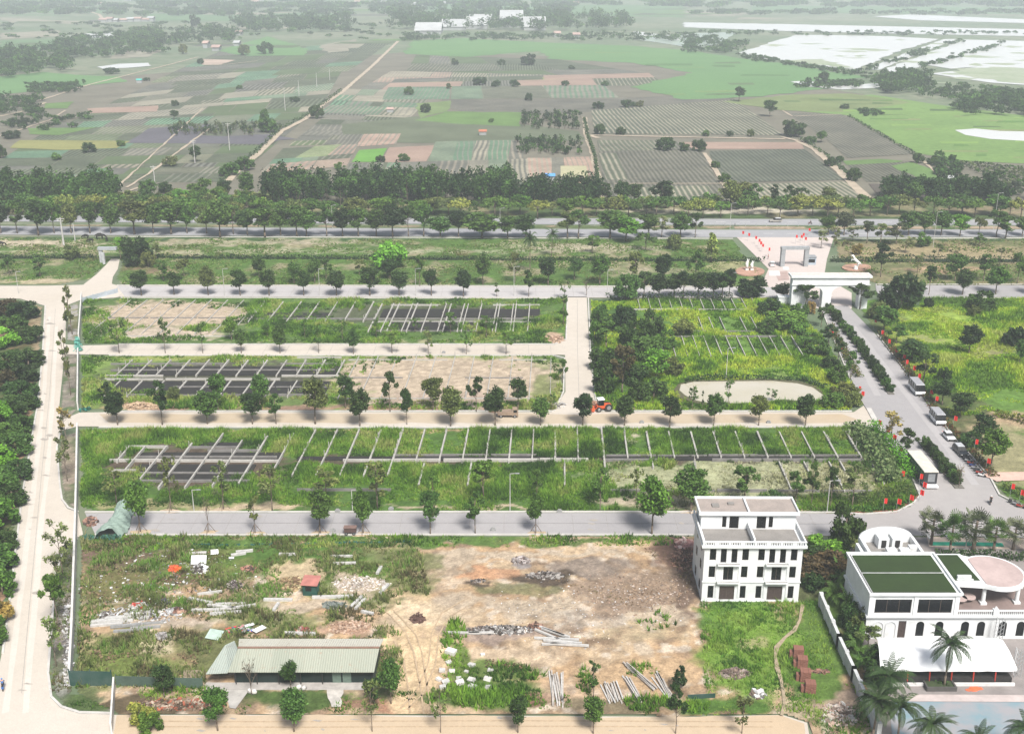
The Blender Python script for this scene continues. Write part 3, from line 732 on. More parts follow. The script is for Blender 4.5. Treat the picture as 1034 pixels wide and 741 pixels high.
# three estate blocks
soil('soil', [(83, 303), (126, 301), (573, 302), (571, 342), (560, 347), (84, 347)], (0.10, 0.165, 0.045),
     [(170, 318, 78, 13, SPK, 1), (165, 338, 60, 6, (0.48, 0.40, 0.31), .9), (110, 325, 16, 12, SPK, .7), (560, 342, 10, 5, (0.45, 0.32, 0.22), .9), (400, 345, 160, 1.6, (0.36, 0.32, 0.2), .6), (420, 318, 115, 12, (0.09, 0.10, 0.06), .75)], mix2=[(G2, 6, .4, .6, 1)], res=0.8)
soil('soil', [(83, 359.5), (560, 359.6), (570, 364), (568, 396), (560, 415), (118, 415.4), (83, 413)], (0.13, 0.19, 0.055),
     [(455, 383, 112, 22, SPK, 1), (365, 380, 20, 18, SPK, .8), (225, 384, 112, 19, (0.10, 0.10, 0.07), .85), (470, 405, 100, 8, (0.42, 0.33, 0.26), .8), (140, 410, 22, 6, (0.48, 0.36, 0.24), .95), (240, 412, 120, 3, (0.34, 0.22, 0.16), .8), (460, 414, 120, 2.6, (0.38, 0.24, 0.17), .9), (550, 396, 14, 16, (0.2, 0.22, 0.09), .8), (230, 361, 130, 2, GY, .7)], mix2=[(G4, 6, .45, .6, 1)], res=0.7)
soil('soil', [(82, 434), (620, 433), (870, 432), (886, 434), (912, 466), (926, 500), (918, 508), (903, 515), (872, 518), (600, 516.6), (96, 517), (82, 512)], (0.075, 0.14, 0.03),
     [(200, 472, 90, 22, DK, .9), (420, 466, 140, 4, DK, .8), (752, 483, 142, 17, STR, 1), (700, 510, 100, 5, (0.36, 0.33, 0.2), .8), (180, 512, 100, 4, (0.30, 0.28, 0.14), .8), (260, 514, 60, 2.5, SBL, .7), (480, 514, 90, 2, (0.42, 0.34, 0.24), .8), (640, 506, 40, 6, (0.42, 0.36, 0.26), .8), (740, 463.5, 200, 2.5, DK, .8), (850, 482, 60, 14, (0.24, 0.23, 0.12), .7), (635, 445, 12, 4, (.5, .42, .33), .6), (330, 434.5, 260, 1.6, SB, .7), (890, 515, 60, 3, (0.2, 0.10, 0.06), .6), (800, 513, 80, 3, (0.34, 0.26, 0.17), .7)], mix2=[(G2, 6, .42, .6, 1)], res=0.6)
# pond block
soil('soil', [(597, 303), (792, 302), (800, 312), (836, 345), (866, 402), (858, 414), (606, 415), (602, 400), (597, 352)], (0.09, 0.17, 0.035),
     [(745, 330, 70, 14, G3, .8), (740, 360, 80, 16, G3, .8), (745, 376, 90, 5, G4, .9), (640, 408, 60, 5, (0.42, 0.28, 0.19), .6), (610, 408, 14, 8, (.40, .26, .18), .9), (745, 385, 50, 2.2, (0.40, 0.34, 0.24), .9), (700, 413, 90, 1.8, (0.40, 0.33, 0.22), .8)], mix2=[(G1, 6, .45, .6, 1)], res=0.7)
PONDP = [(683, 395), (686, 389), (700, 386), (730, 385.5), (780, 385.5), (806, 387), (822, 392), (832, 400), (832, 405), (818, 407.5), (790, 406), (770, 408), (745, 409.5), (715, 409), (700, 406), (688, 401)]
sheet('pond_water', PONDP, mp, 0.36, jit=0.25, seg=2)
strip('bank', PONDP + PONDP[:1], 1.3, plain('wet_dark_bank', (.10, .095, .05), .8, .3, 1.5), .375, .9)
# park on the right of the entrance road
soil('soil', [(888, 302), (1120, 302), (1120, 520), (1034, 510), (1010, 498), (1001, 482), (980, 458), (965, 441), (942, 411), (920, 380), (889, 340), (872, 320), (866, 304)], (0.115, 0.22, 0.035),
     [(960, 335, 60, 22, (0.26, 0.36, 0.06), .9), (1000, 352, 30, 12, (0.28, 0.24, 0.12), .6), (925, 345, 30, 10, (0.26, 0.26, 0.11), .6), (1000, 395, 60, 25, G3, .9), (1000, 425, 50, 9, (0.40, 0.30, 0.19), .85), (1012, 460, 40, 26, (0.28, 0.26, 0.14), 1), (990, 485, 30, 4, (.1, .14, .05), .6), (905, 360, 40, 10, G1, .6), (1020, 320, 40, 14, G2, .7), (965, 415, 30, 20, (0.09, 0.11, 0.04), .8), (940, 380, 24, 20, (0.10, 0.14, 0.04), .7), (890, 325, 24, 12, (0.10, 0.12, 0.05), .7)], mix2=[(G2, 8, .42, .6, 1)], res=0.8)
sheet('path', [(990, 481), (1000, 478), (1034, 477.5), (1100, 477), (1100, 486), (1034, 486), (1006, 487), (1000, 484)], plain('salmon_paving', (0.58, 0.40, 0.33), 0.9, 0.1, 0.8), 0.3)
# waste ground
soil('dirt', [(82, 541.4), (98, 541.2), (700, 541.4), (830, 542), (862, 612), (885, 741), (890, 770), (822, 770), (816, 731), (790, 721.5), (700, 723.5), (500, 722.5), (118, 721.5), (76, 700), (80, 620)], (0.43, 0.295, 0.175),
     [(200, 548, 120, 7, G2, .9), (400, 546, 260, 4, (0.10, 0.17, 0.04), .9), (600, 545, 90, 3, (0.14, 0.18, 0.06), .9), (150, 575, 75, 22, (0.13, 0.125, 0.06), .95), (105, 560, 30, 14, (0.17, 0.115, 0.085), .9), (220, 568, 60, 16, (0.14, 0.17, 0.05), .9), (320, 565, 75, 16, G2, .9), (360, 588, 50, 20, (0.12, 0.17, 0.045), .85),
      (120, 600, 44, 22, (0.16, 0.15, 0.06), .9), (190, 612, 110, 5, (0.42, 0.35, 0.26), .7), (180, 632, 60, 5, (0.44, 0.36, 0.28), .9), (110, 636, 30, 4, SB, .9), (130, 665, 55, 24, (0.15, 0.19, 0.05), .9), (185, 655, 26, 22, (0.30, 0.24, 0.13), .7), (160, 652, 18, 8, (0.42, 0.36, 0.24), .8), (210, 660, 30, 24, (0.13, 0.14, 0.055), .85), (265, 620, 50, 16, (0.18, 0.2, 0.08), .7),
      (300, 578, 22, 12, (0.48, 0.38, 0.24), .9), (365, 592, 32, 9, SPK, .95), (315, 612, 50, 7, SPK, .8), (400, 600, 26, 20, (0.2, 0.2, 0.09), .6), (350, 636, 26, 10, (0.40, 0.26, 0.18), .9), (300, 632, 60, 6, (.2, .22, .09), .6),
      (300, 705, 60, 10, (0.07, 0.11, 0.03), .95), (150, 712, 40, 9, (0.13, 0.10, 0.06), .9), (390, 705, 20, 8, (.1, .13, .04), .8), (390, 665, 22, 16, (0.14, 0.13, 0.07), .9), (375, 712, 30, 6, (0.30, 0.18, 0.12), .8), (405, 715, 20, 6, (0.40, 0.22, 0.14), .8), (350, 680, 16, 20, (.16,.13,.09), .6),
      (450, 566, 40, 9, SPK, .8), (445, 585, 30, 12, (0.44, 0.34, 0.24), .6), (530, 560, 110, 3, SPK, .9), (500, 578, 40, 4, (0.50, 0.28, 0.16), .7), (550, 582, 34, 6, DK, .95), (484, 587, 12, 3, DK, .9), (525, 567, 12, 5, (0.3, 0.27, 0.26), .8), (600, 576, 40, 9, (0.26, 0.21, 0.17), .8), (585, 597, 30, 8, SBL, .9), (530, 592, 50, 5, (0.17, 0.17, 0.08), .7),
      (462, 605, 34, 7, SPK, .8), (540, 612, 40, 9, SPK, .9), (640, 600, 60, 24, (0.27, 0.20, 0.145), .8), (685, 562, 30, 18, (0.16, 0.10, 0.075), .95), (690, 590, 16, 26, (0.17, 0.12, 0.09), .9), (665, 620, 26, 8, SPK, .9), (590, 625, 50, 10, (0.40, 0.36, 0.31), .5), (650, 640, 50, 14, (0.36, 0.30, 0.19), .5), (500, 640, 70, 7, (0.30, 0.23, 0.19), .75), (520, 664, 60, 10, SBL, .8),
      (415, 660, 22, 60, (0.60, 0.45, 0.28), .9), (430, 620, 50, 14, (0.58, 0.46, 0.32), .7), (495, 680, 40, 10, (0.12, 0.17, 0.045), .9), (500, 702, 60, 12, (0.10, 0.16, 0.04), .95), (455, 672, 14, 22, (0.14, 0.19, 0.05), .9), (550, 708, 26, 8, (0.24, 0.14, 0.10), .9), (590, 700, 44, 14, (0.44, 0.32, 0.22), .6), (640, 712, 80, 7, (0.20, 0.16, 0.10), .85), (650, 680, 50, 16, SB, .9), (660, 662, 12, 6, SPK, .8), (400, 560, 30, 10, (.15, .18, .07), .7), (420, 575, 24, 20, (.18, .19, .08), .7),
      (740, 625, 34, 18, (0.10, 0.19, 0.035), 1), (760, 660, 48, 40, (0.16, 0.26, 0.045), 1), (830, 660, 30, 60, (0.10, 0.17, 0.035), 1), (760, 648, 10, 5, (0.34, 0.34, 0.15), .8), (730, 712, 36, 9, G2, .9), (718, 600, 10, 10, (.18,.14,.1), .8), (840, 712, 34, 12, (0.36, 0.27, 0.2), .9), (815, 560, 26, 50, (0.08, 0.09, 0.04), 1), (800, 716, 24, 8, (0.42, 0.35, 0.24), .7), (770, 545, 70, 5, (0.3, 0.25, 0.16), .6), (85, 700, 20, 16, (.1, .13, .05), .8)],
     mix2=[((0.48, 0.36, 0.235), 9, .45, .6, 6), ((0.27, 0.19, 0.125), 3.4, .5, .66, 12), ((0.56, 0.47, 0.37), 1.8, .58, .7, 14)], res=0.42, amp=0.22, wob=5, z=0.1)
# left woods floor, verge at the left road, right-hand strips
soil('soil', [(-60, 302), (20, 303), (44, 310), (41, 360), (36, 410), (29, 450), (20, 505), (10, 590), (1, 660), (-20, 741), (-200, 741), (-120, 302)], (0.07, 0.10, 0.035), [(38, 330, 8, 30, (.36, .28, .18), .7), (22, 450, 8, 60, (.30, .2, .13), .8), (8, 600, 6, 60, (.32, .2, .13), .8)], res=0.8, mix2=[((0.2, 0.13, 0.08), 6, .5, .62, 1)])
soil('soil', [(68, 310), (80, 305), (79, 345), (67, 344)], (0.2, 0.2, 0.1), [], res=0.5, mix2=[((0.34, 0.32, 0.3), 3, .45, .6, 1)])
soil('soil', [(64, 358), (79, 358), (77, 416), (60, 436), (61, 410)], (0.26, 0.23, 0.19), [], res=0.5, mix2=[((0.10, 0.14, 0.06), 3, .45, .6, 1)])
soil('soil', [(62, 440), (79, 436), (78, 515), (70, 512), (64, 504), (62, 490), (59, 452)], (0.13, 0.15, 0.08), [(68, 470, 9, 26, (.3, .24, .19), .7)], res=0.5, mix2=[((0.30, 0.26, 0.22), 3, .5, .6, 1)])
soil('soil', [(66, 555), (78, 546), (75, 600), (73, 700), (112, 700), (114, 719), (80, 718.5), (63, 712), (54, 702), (51, 680), (54, 640), (58, 582)], (0.13, 0.14, 0.085), [(68, 640, 9, 40, (.33, .29, .26), .8), (66, 576, 8, 20, (.1, .14, .05), .7), (62, 690, 9, 16, (.28, .28, .25), .6), (90, 708, 30, 10, (.08, .12, .04), .9)], res=0.4, mix2=[((0.25, 0.22, 0.19), 3, .5, .6, 1)])
soil('verge', [(832, 519.8), (872, 521), (906, 518.6), (921, 511), (930, 501.5), (926, 497), (905, 512), (872, 516), (832, 516.4)], (.1, .14, .05), [], res=0.6, mix2=[((0.3, 0.12, 0.08), 2, .5, .6, 1)], z=0.06)
# ditch with hedge growth
soil('ditch', [(-60, 258.5), (300, 259.5), (540, 261), (772, 262), (772, 264.6), (540, 263.6), (300, 262), (-60, 262)], (0.022, 0.035, 0.016), [], res=0.8, z=0.1)
soil('ditch', [(838, 261), (1080, 262), (1080, 265.6), (838, 265)], (0.03, 0.045, 0.02), [], res=0.8, z=0.1)

# grasses
GC = [(0.034, 0.078, 0.014), (0.072, 0.155, 0.018), (0.12, 0.245, 0.024), (0.18, 0.31, 0.035), (0.28, 0.32, 0.09)]
GB = [(0.07, 0.16, 0.016), (0.17, 0.32, 0.022), (0.28, 0.42, 0.03), (0.38, 0.46, 0.05)]
GD = [(0.12, 0.10, 0.05), (0.09, 0.13, 0.035), (0.16, 0.22, 0.05), (0.26, 0.24, 0.12), (0.11, 0.20, 0.035), (0.13, 0.24, 0.04)]
pits = (200, 469, 84, 17)
grass('grass', [(82, 434), (610, 433), (610, 516), (100, 516), (82, 512)], 9, .85, GC, seed=2, cover=0.33, wid=0.085, exclude=(pits, (400, 465.5, 250, 3.2), (230, 514, 160, 3)), label='tall green grass overgrowing the foundations of the middle block')
grass('grass', [(611, 433), (870, 432), (886, 436), (910, 466), (926, 500), (900, 515), (872, 517), (610, 516)], 9, .8, GC, seed=3, cover=0.33, wid=0.085, exclude=((752, 483, 146, 18), (740, 464, 190, 2.5), (700, 509, 100, 8)), label='tall green grass in the right half of the middle block')
grass('grass', [(615, 466), (890, 466), (895, 512), (612, 512)], 3.0, 0.55, [(0.24, 0.25, 0.12), (0.36, 0.36, 0.22), (0.46, 0.45, 0.31), (0.27, 0.30, 0.12)], seed=4, cover=0.4, wid=0.12, label='dry pale grass on the straw coloured plots')
grass('grass', [(83, 303), (573, 302), (571, 342), (560, 347), (84, 347)], 5, 0.75, GC, seed=5, cover=0.36, wid=0.13, exclude=((172, 319, 68, 11), (165, 337, 50, 3), (420, 318, 104, 10)), label='green grass over the furthest estate block')
grass('grass', [(83, 360), (560, 360), (568, 396), (560, 415), (83, 413)], 5, 0.7, GC + [(0.30, 0.33, 0.1)], seed=6, cover=0.4, wid=0.13, exclude=((455, 384, 114, 24), (225, 384, 110, 17), (140, 411, 20, 5)), label='green grass round the second estate block')
grass('grass', [(597, 303), (792, 302), (800, 312), (836, 345), (866, 402), (858, 414), (606, 415), (602, 400)], 5.0, .8, [GC[1]] + GB, holes=[PONDP], seed=7, cover=0.3, wid=0.13, label='bright green grass on the plots around the pond')
grass('grass', [(888, 302), (1120, 302), (1120, 420), (960, 420), (930, 385), (895, 340)], 5.0, .9, [(0.12, 0.22, 0.03)] + GB + [(0.34, 0.40, 0.09)], seed=8, cover=0.33, wid=0.14, patch=11, label='bright yellow green grass of the park beside the entrance road')
grass('grass', [(-60, 241), (740, 243), (776, 289), (124, 288), (124, 264), (113, 261), (92, 281), (-60, 288)], 1.6, 0.42, [(0.16, 0.17, 0.06), (0.09, 0.17, 0.03), (0.12, 0.22, 0.035), (0.22, 0.24, 0.10)], seed=9, cover=0.35, wid=0.25, label='rough grass on the wide verge below the boulevard')
grass('grass', [(842, 243), (1080, 242), (1080, 288), (884, 288), (868, 276), (846, 262)], 1.0, 0.6, GD + [(.3, .25, .14)], seed=10, cover=0.4, wid=0.25, label='dry rough grass between the gate and the boulevard')
grass('grass', [(83, 542), (420, 542), (440, 620), (410, 640), (375, 650), (215, 650), (206, 695), (78, 695)], 5.0, 0.8, GD, seed=11, cover=0.36, wid=0.12, patch=4, exclude=((190, 632, 70, 6), (310, 610, 50, 6), (365, 592, 32, 9), (300, 578, 18, 9), (350, 636, 30, 9), (420, 620, 30, 24), (110, 636, 26, 4)), label='weeds among the rubble on the left waste ground')
grass('grass', [(83, 541.5), (700, 541.5), (700, 551), (83, 556)], 4.5, 0.6, GC, seed=12, cover=0.3, wid=0.12, label='green grass verge along the near side of the grey street')
grass('grass', [(706, 608), (825, 608), (870, 690), (880, 741), (850, 760), (806, 720), (792, 721), (700, 722), (712, 700)], 6.5, 0.55, [(0.05, 0.12, 0.02), (0.09, 0.20, 0.025), (0.16, 0.29, 0.035), (0.23, 0.33, 0.06)], seed=13, cover=0.28, wid=0.09, patch=5, exclude=((848, 705, 22, 14),), label='lush lawn grass in front of the white villa')
grass('grass', [(440, 620), (720, 600), (720, 722), (420, 722)], 7, 0.8, [GC[0], GC[1], GC[2], GC[3]], seed=14, cover=0.1, wid=0.13, blobs=((500, 705, 62, 12, .9), (458, 655, 14, 26, .6), (515, 682, 38, 10, .6), (592, 690, 8, 14, .6), (555, 712, 22, 6, .6), (652, 712, 22, 8, .8), (648, 678, 15, 6, .5), (700, 715, 20, 5, .8), (470, 688, 24, 16, .7), (665, 630, 20, 10, .15), (560, 592, 60, 6, .15)), label='green weeds round the white blocks on the bare yard')
grass('grass', [(78, 690), (206, 690), (230, 712), (340, 712), (340, 700), (420, 700), (420, 722), (118, 721), (60, 712)], 6, 0.7, GC, seed=15, cover=0.36, wid=0.12, label='dark grass in front of the long shed')
grass('grass', [(376, 650), (405, 655), (408, 690), (380, 690)], 5, 0.7, GD, seed=16, cover=0.3, wid=0.12, label='weeds beside the right end of the long shed')
grass('grass', [(53, 560), (77, 546), (73, 700), (52, 700), (50, 660)], 5, 0.5, GD, seed=17, cover=0.42, wid=0.1, label='weeds between the left road and the white boundary wall')
# hedge growth along the drainage ditch
def hedge(name, line, h, w, col, label, cat='hedge', seed=1, dens=16, leaf=0.34, kind='stuff', bush=1.0):
    P = [G(x, y) for x, y in line]; rg = np.random.default_rng(seed); VV = []; HH = []
    for p, q in zip(P, P[1:]):
        L = (q - p).length; n = int(L * dens); t = rg.random(n)
        d = (q - p).normalized(); nx, ny = -d.y, d.x
        a = rg.normal(0, 0.33, n) * w; z = np.abs(rg.random(n)) ** 0.7
        lx = p.x + d.x * t * L; ly = p.y + d.y * t * L
        hh = h * (0.55 + 0.9 * fbm(lx, ly, 4 * bush, seed, 3))
        z = z * hh * np.sqrt(np.clip(1 - (a / w) ** 2, 0.05, 1))
        c = np.stack([lx + nx * a, ly + ny * a, z + 0.05], 1)
        o1 = rg.normal(0, 1, (n, 3)); o1 /= np.linalg.norm(o1, axis=1)[:, None]
        o2 = np.cross(o1, rg.normal(0, 1, (n, 3))); o2 /= np.linalg.norm(o2, axis=1)[:, None]
        sz = leaf * rg.uniform(0.6, 1.3, (n, 1))
        VV.append(np.stack([c - o1 * sz, c + o2 * sz * .7, c + o1 * sz, c - o2 * sz * .7], 1).reshape(-1, 3))
        ca = np.array(col); k = np.clip(rg.normal(0.5, 0.28, n) + 0.6 * (fbm(lx, ly, 3, seed + 5, 3) - .5), 0, .999) * (len(col) - 1); ki = k.astype(int); kf = (k - ki)[:, None]
        HH.append(np.repeat(ca[ki] * (1 - kf) + ca[np.minimum(ki + 1, len(col) - 1)] * kf, 4, axis=0))
    V = np.concatenate(VV); H = np.concatenate(HH)
    o = link(name, npmesh(name, V, np.arange(len(V)).reshape(-1, 4), GRASS, {'hue': H}))
    return setp(o, label, cat, None, kind)
HD = [(0.015, 0.035, 0.012), (0.03, 0.06, 0.02), (0.06, 0.11, 0.03)]
hedge('hedge', [(-60, 261), (98, 261)], 1.6, 1.3, HD, 'dark hedge line left of the small grey gateway', seed=1)
hedge('hedge', [(128, 261), (300, 262), (540, 263.5), (772, 264.5)], 1.6, 1.3, HD, 'dark overgrown hedge line along the ditch in the middle verge', seed=2)
hedge('hedge', [(838, 265), (1080, 266)], 2.6, 1.6, HD, 'dark clipped hedge between the gate and the right edge', seed=3)
MED = [(0.012, 0.028, 0.012), (0.03, 0.065, 0.02), (0.07, 0.13, 0.035), (0.04, 0.07, 0.025)]

DB_ = [(0.10, 0.065, 0.04), (0.20, 0.14, 0.085), (0.30, 0.22, 0.13), (0.14, 0.15, 0.06)]
for i, (l, h_, w_, lb) in enumerate((([(90, 556), (130, 552), (150, 556)], .8, 1.6, 'dry brown brush at the top left of the waste ground'), ([(92, 575), (120, 580), (150, 574)], .6, 2.2, 'dry brown brush above the left beam piles'), ([(150, 590), (185, 584), (215, 588)], .6, 1.8, 'dry brown brush below the orange scrap'),
    ([(95, 600), (110, 612)], .6, 2, 'dry brown brush by the white wall'), ([(88, 660), (110, 668), (140, 660)], .7, 1.8, 'dry brown brush in the lower left weeds'), ([(180, 660), (200, 672)], .6, 1.8, 'dry brown brush left of the shed'), ([(380, 660), (400, 672)], .7, 1.6, 'dry brown brush at the right end of the shed'), ([(490, 672), (530, 676)], .8, 1.6, 'dark dry brush above the weedy block pile'),
    ([(560, 585), (600, 598), (640, 610)], .25, 2.5, 'withered weeds on the brown broken earth'), ([(650, 555), (690, 575), (700, 600)], .35, 2.4, 'withered weeds left of the villa'))):
    hedge('dry_brush', l, h_, w_, DB_, lb, 'brush', 80 + i, 16 if i < 8 else 8, .22)
# ---------------------------------------------------------------- trees
def leafquads(C, size, rg, flat=0.0, outward=None):
    n = len(C)
    o1 = rg.normal(0, 1, (n, 3)); o1[:, 2] *= (1 - flat); o1 /= np.linalg.norm(o1, axis=1)[:, None]
    r = rg.normal(0, 1, (n, 3)); r[:, 2] *= (1 - flat)
    o2 = np.cross(o1, np.cross(o1, r)); o2 /= np.linalg.norm(o2, axis=1)[:, None]
    s = size * rg.uniform(0.6, 1.35, (n, 1))
    return np.stack([C - o1 * s, C + o2 * s * 0.6, C + o1 * s, C - o2 * s * 0.6], 1).reshape(-1, 3)
def crown(name, clumps, per, leaf, seed, flat=0.2, shell=0.75):
    """clumps: list of (x,y,z,r); leaves thrown on and inside each clump; 'var' carries each leaf's own tone"""
    rg = np.random.default_rng(seed); CC = []; VV = []
    for (x, y, z, r) in clumps:
        d = rg.normal(0, 1, (per, 3)); d /= np.linalg.norm(d, axis=1)[:, None]
        k = r * (shell + (1 - shell) * rg.normal(0, 1, (per, 1)) * 0.8)
        k *= np.where(rg.random((per, 1)) < 0.2, 0.6, 1)
        CC.append(np.array([x, y, z]) + d * k * np.array([1, 1, 0.8]))
        VV.append(np.clip(rg.normal(rg.uniform(0.25, 0.7), 0.2, per), 0, 1))
    C = np.concatenate(CC); v = np.concatenate(VV)
    V = leafquads(C, leaf, rg, flat)
    return npmesh(name, V, np.arange(len(V)).reshape(-1, 4), LEAFM, {'var': np.repeat(v, 4)})
LEAFM = LEAF
def limbs(name, trunk_pts, r0, branches, n=7):
    b = MB()
    rs = r0
    for i in range(len(trunk_pts) - 1):
        r1 = rs * 0.78
        b.cyl(trunk_pts[i], trunk_pts[i + 1], rs, r1, n); rs = r1
    for (p, q, r) in branches: b.cyl(p, q, r, r * 0.35, 5)
    return b.mesh(name, BARK, True)
KINDS = {}
def kind_round(seed):
    rr = random.Random(seed); cl = []
    for k in range(24):
        a = rr.uniform(0, 6.28); u = rr.uniform(-1, 1); s = math.sqrt(1 - u * u); R_ = rr.uniform(0.5, 0.85)
        cl.append((2.9 * R_ * s * math.cos(a), 2.9 * R_ * s * math.sin(a), 6.4 + 3.3 * R_ * u, rr.uniform(0.8, 1.35)))
    cl += [(0, 0, 6.3, 1.9), (0.3, 0.2, 8.2, 1.5)]
    br = [((0, 0, 3 + 0.3 * i), (1.9 * math.cos(i * 1.3), 1.9 * math.sin(i * 1.3), 5.6 + 0.3 * i), 0.09) for i in range(6)]
    return crown('crown', cl, 125, 0.30, seed), limbs('trunk', [(0, 0, -0.2), (0.04, 0, 1.6), (0, 0.05, 3.3), (0.1, 0, 6)], 0.2, br), 6.6, 10.2
def kind_loose(seed):
    rr = random.Random(seed); cl = []; br = []
    for k in range(15):
        a = rr.uniform(0, 6.28); R_ = rr.uniform(0.3, 1); z = rr.uniform(4.4, 9.2); w_ = 3.0 * (1 - abs(z - 6.4) / 5)
        x, y = w_ * R_ * math.cos(a), w_ * R_ * math.sin(a)
        cl.append((x, y, z, rr.uniform(0.55, 1.05))); br.append(((0, 0, min(z - 1.4, 6.5)), (x, y, z), 0.07))
    return crown('crown', cl, 105, 0.30, seed, shell=.8), limbs('trunk', [(0, 0, -0.2), (0.1, 0, 2), (-0.05, 0.1, 4.2), (0.05, 0, 7.5)], 0.17, br), 6.4, 10.0
def kind_bush(seed):
    rr = random.Random(seed); cl = []
    for k in range(26):
        a = rr.uniform(0, 6.28); u = rr.random(); R_ = math.sqrt(rr.random())
        cl.append((2.3 * R_ * math.cos(a), 2.3 * R_ * math.sin(a), 0.8 + 3.1 * u * (1 - 0.35 * R_ * R_), rr.uniform(0.55, 1.0)))
    return crown('crown', cl, 120, 0.26, seed), limbs('trunk', [(0, 0, -0.2), (0, 0, 1.2), (0.1, 0, 3)], 0.16, []), 6.0, 4.9
def kind_tall(seed):
    rr = random.Random(seed); cl = []; br = []
    for k in range(20):
        a = rr.uniform(0, 6.28); z = rr.uniform(5, 15); w_ = 2.8 * (1 - abs(z - 9.5) / 8.5); R_ = rr.uniform(0.2, 1)
        x, y = w_ * R_ * math.cos(a), w_ * R_ * math.sin(a)
        cl.append((x, y, z, rr.uniform(0.9, 1.6))); br.append(((0, 0, z - 1.5), (x, y, z), 0.08))
    return crown('crown', cl, 40, 0.5, seed), limbs('trunk', [(0, 0, -0.2), (0.2, 0, 5), (0, 0.1, 10), (0, 0, 14)], 0.26, br, 5), 7.0, 16.0
def kind_spread(seed):
    rr = random.Random(seed); cl = []; br = []
    for k in range(22):
        a = rr.uniform(0, 6.28); R_ = math.sqrt(rr.random())
        x, y = 4.2 * R_ * math.cos(a), 4.2 * R_ * math.sin(a); z = 6.6 - 1.5 * R_ * R_ + rr.uniform(-0.5, 0.7)
        cl.append((x, y, z, rr.uniform(0.9, 1.4))); br.append(((0, 0, 3.2), (x * .8, y * .8, z - .6), 0.07))
    return crown('crown', cl, 42, 0.42, seed), limbs('trunk', [(0, 0, -0.2), (0, 0, 3.4), (0.1, 0, 6)], 0.2, br[:8], 5), 10.4, 8.6
def kind_slender(seed):
    rr = random.Random(seed); cl = []; br = []
    for k in range(12):
        a = rr.uniform(0, 6.28); z = rr.uniform(2.6, 9.8); R_ = rr.uniform(0.2, 1.1)
        x, y = R_ * math.cos(a), R_ * math.sin(a); cl.append((x, y, z, rr.uniform(0.4, 0.75))); br.append(((0, 0, z - 1), (x, y, z), 0.04))
    return crown('crown', cl, 34, 0.28, seed, shell=.8), limbs('trunk', [(0, 0, -0.2), (0.1, 0, 3), (-0.1, 0.1, 6), (0, 0, 9.5)], 0.13, br), 3.4, 10.4
def kind_conical(seed):
    rr = random.Random(seed); cl = []
    for k in range(26):
        z = rr.uniform(1.4, 7.6); w_ = 1.9 * (1 - (z - 1.2) / 7.2) + 0.15; a = rr.uniform(0, 6.28)
        cl.append((w_ * 0.8 * math.cos(a), w_ * 0.8 * math.sin(a), z, 0.45 + 0.4 * w_ / 2))
    return crown('crown', cl, 46, 0.3, seed), limbs('trunk', [(0, 0, -0.2), (0, 0, 3), (0, 0, 7)], 0.14, []), 4.4, 8.6
def kind_umbra(seed):      # young pale tree with a small layered crown
    rr = random.Random(seed); cl = []; br = []
    for k in range(11):
        a = rr.uniform(0, 6.28); z = rr.uniform(3.0, 7.0); R_ = rr.uniform(0.3, 1) * (1.9 - 0.2 * abs(z - 5))
        x, y = R_ * math.cos(a), R_ * math.sin(a)
        cl.append((x, y, z, rr.uniform(0.4, 0.8))); br.append(((0, 0, z - .9), (x, y, z), 0.045))
    return crown('crown', cl, 40, 0.26, seed, flat=.5, shell=.75), limbs('trunk', [(0, 0, -0.2), (0.05, 0, 2), (0, 0.05, 4), (0, 0, 6.4)], 0.1, br), 4.4, 7.6
def frond(b, base, az, el, L, leaf, droop, nseg=7, w=0.55, rg=None):
    """arching frond of paired hanging leaflets"""
    p = Vector(base); d = Vector((math.cos(az) * math.cos(el), math.sin(az) * math.cos(el), math.sin(el)))
    pts = [p]
    for i in range(nseg):
        p = p + d * (L / nseg); pts.append(p); d = Vector((d.x, d.y, d.z - droop / nseg)).normalized()
    side = Vector((-math.sin(az), math.cos(az), 0))
    for i in range(nseg):
        a, c = pts[i], pts[i + 1]
        for s in (-1, 1):
            for t0 in (0.0, 0.5):
                q = a.lerp(c, t0 + 0.05); r = a.lerp(c, t0 + 0.42)
                ww = w * math.sin(math.pi * min(1, (i + t0 + 0.9) / (nseg + 0.6))) + 0.08
                tip = q + side * s * ww + (c - a) * 0.9 + Vector((0, 0, -ww * 0.55))
                tip2 = r + side * s * ww * .92 + (c - a) * 0.9 + Vector((0, 0, -ww * 0.6))
                b.add([q, r, tip2, tip], [(0, 1, 2, 3)])
def varmesh(b, name, seed, groups=None):
    V = np.array([tuple(v) for v in b.v]); F = np.array(b.f)
    rg = np.random.default_rng(seed); nq = len(F)
    v = np.zeros(len(V)); vv = np.clip(rg.normal(0.5, 0.16, nq) + (np.repeat(rg.normal(0, .12, nq // 28 + 1), 28)[:nq]), 0, 1)
    v[F] = vv[:, None]
    return npmesh(name, V, F, LEAFM, {'var': v})
def kind_coconut(seed):
    rr = random.Random(seed); b = MB(); top = (0.5, 0.1, 8.0)
    for k in range(22):
        frond(b, top, k * 2.4 + rr.uniform(-.2, .2), rr.uniform(0.0, 1.25), rr.uniform(3.6, 4.6), 0.5, rr.uniform(1.5, 2.3), w=0.5)
    return varmesh(b, 'crown', seed), limbs('trunk', [(0, 0, -0.2), (0.2, 0, 2.4), (0.4, .05, 5), (0.5, 0.1, 8.1)], 0.22, []), 8.0, 9.8
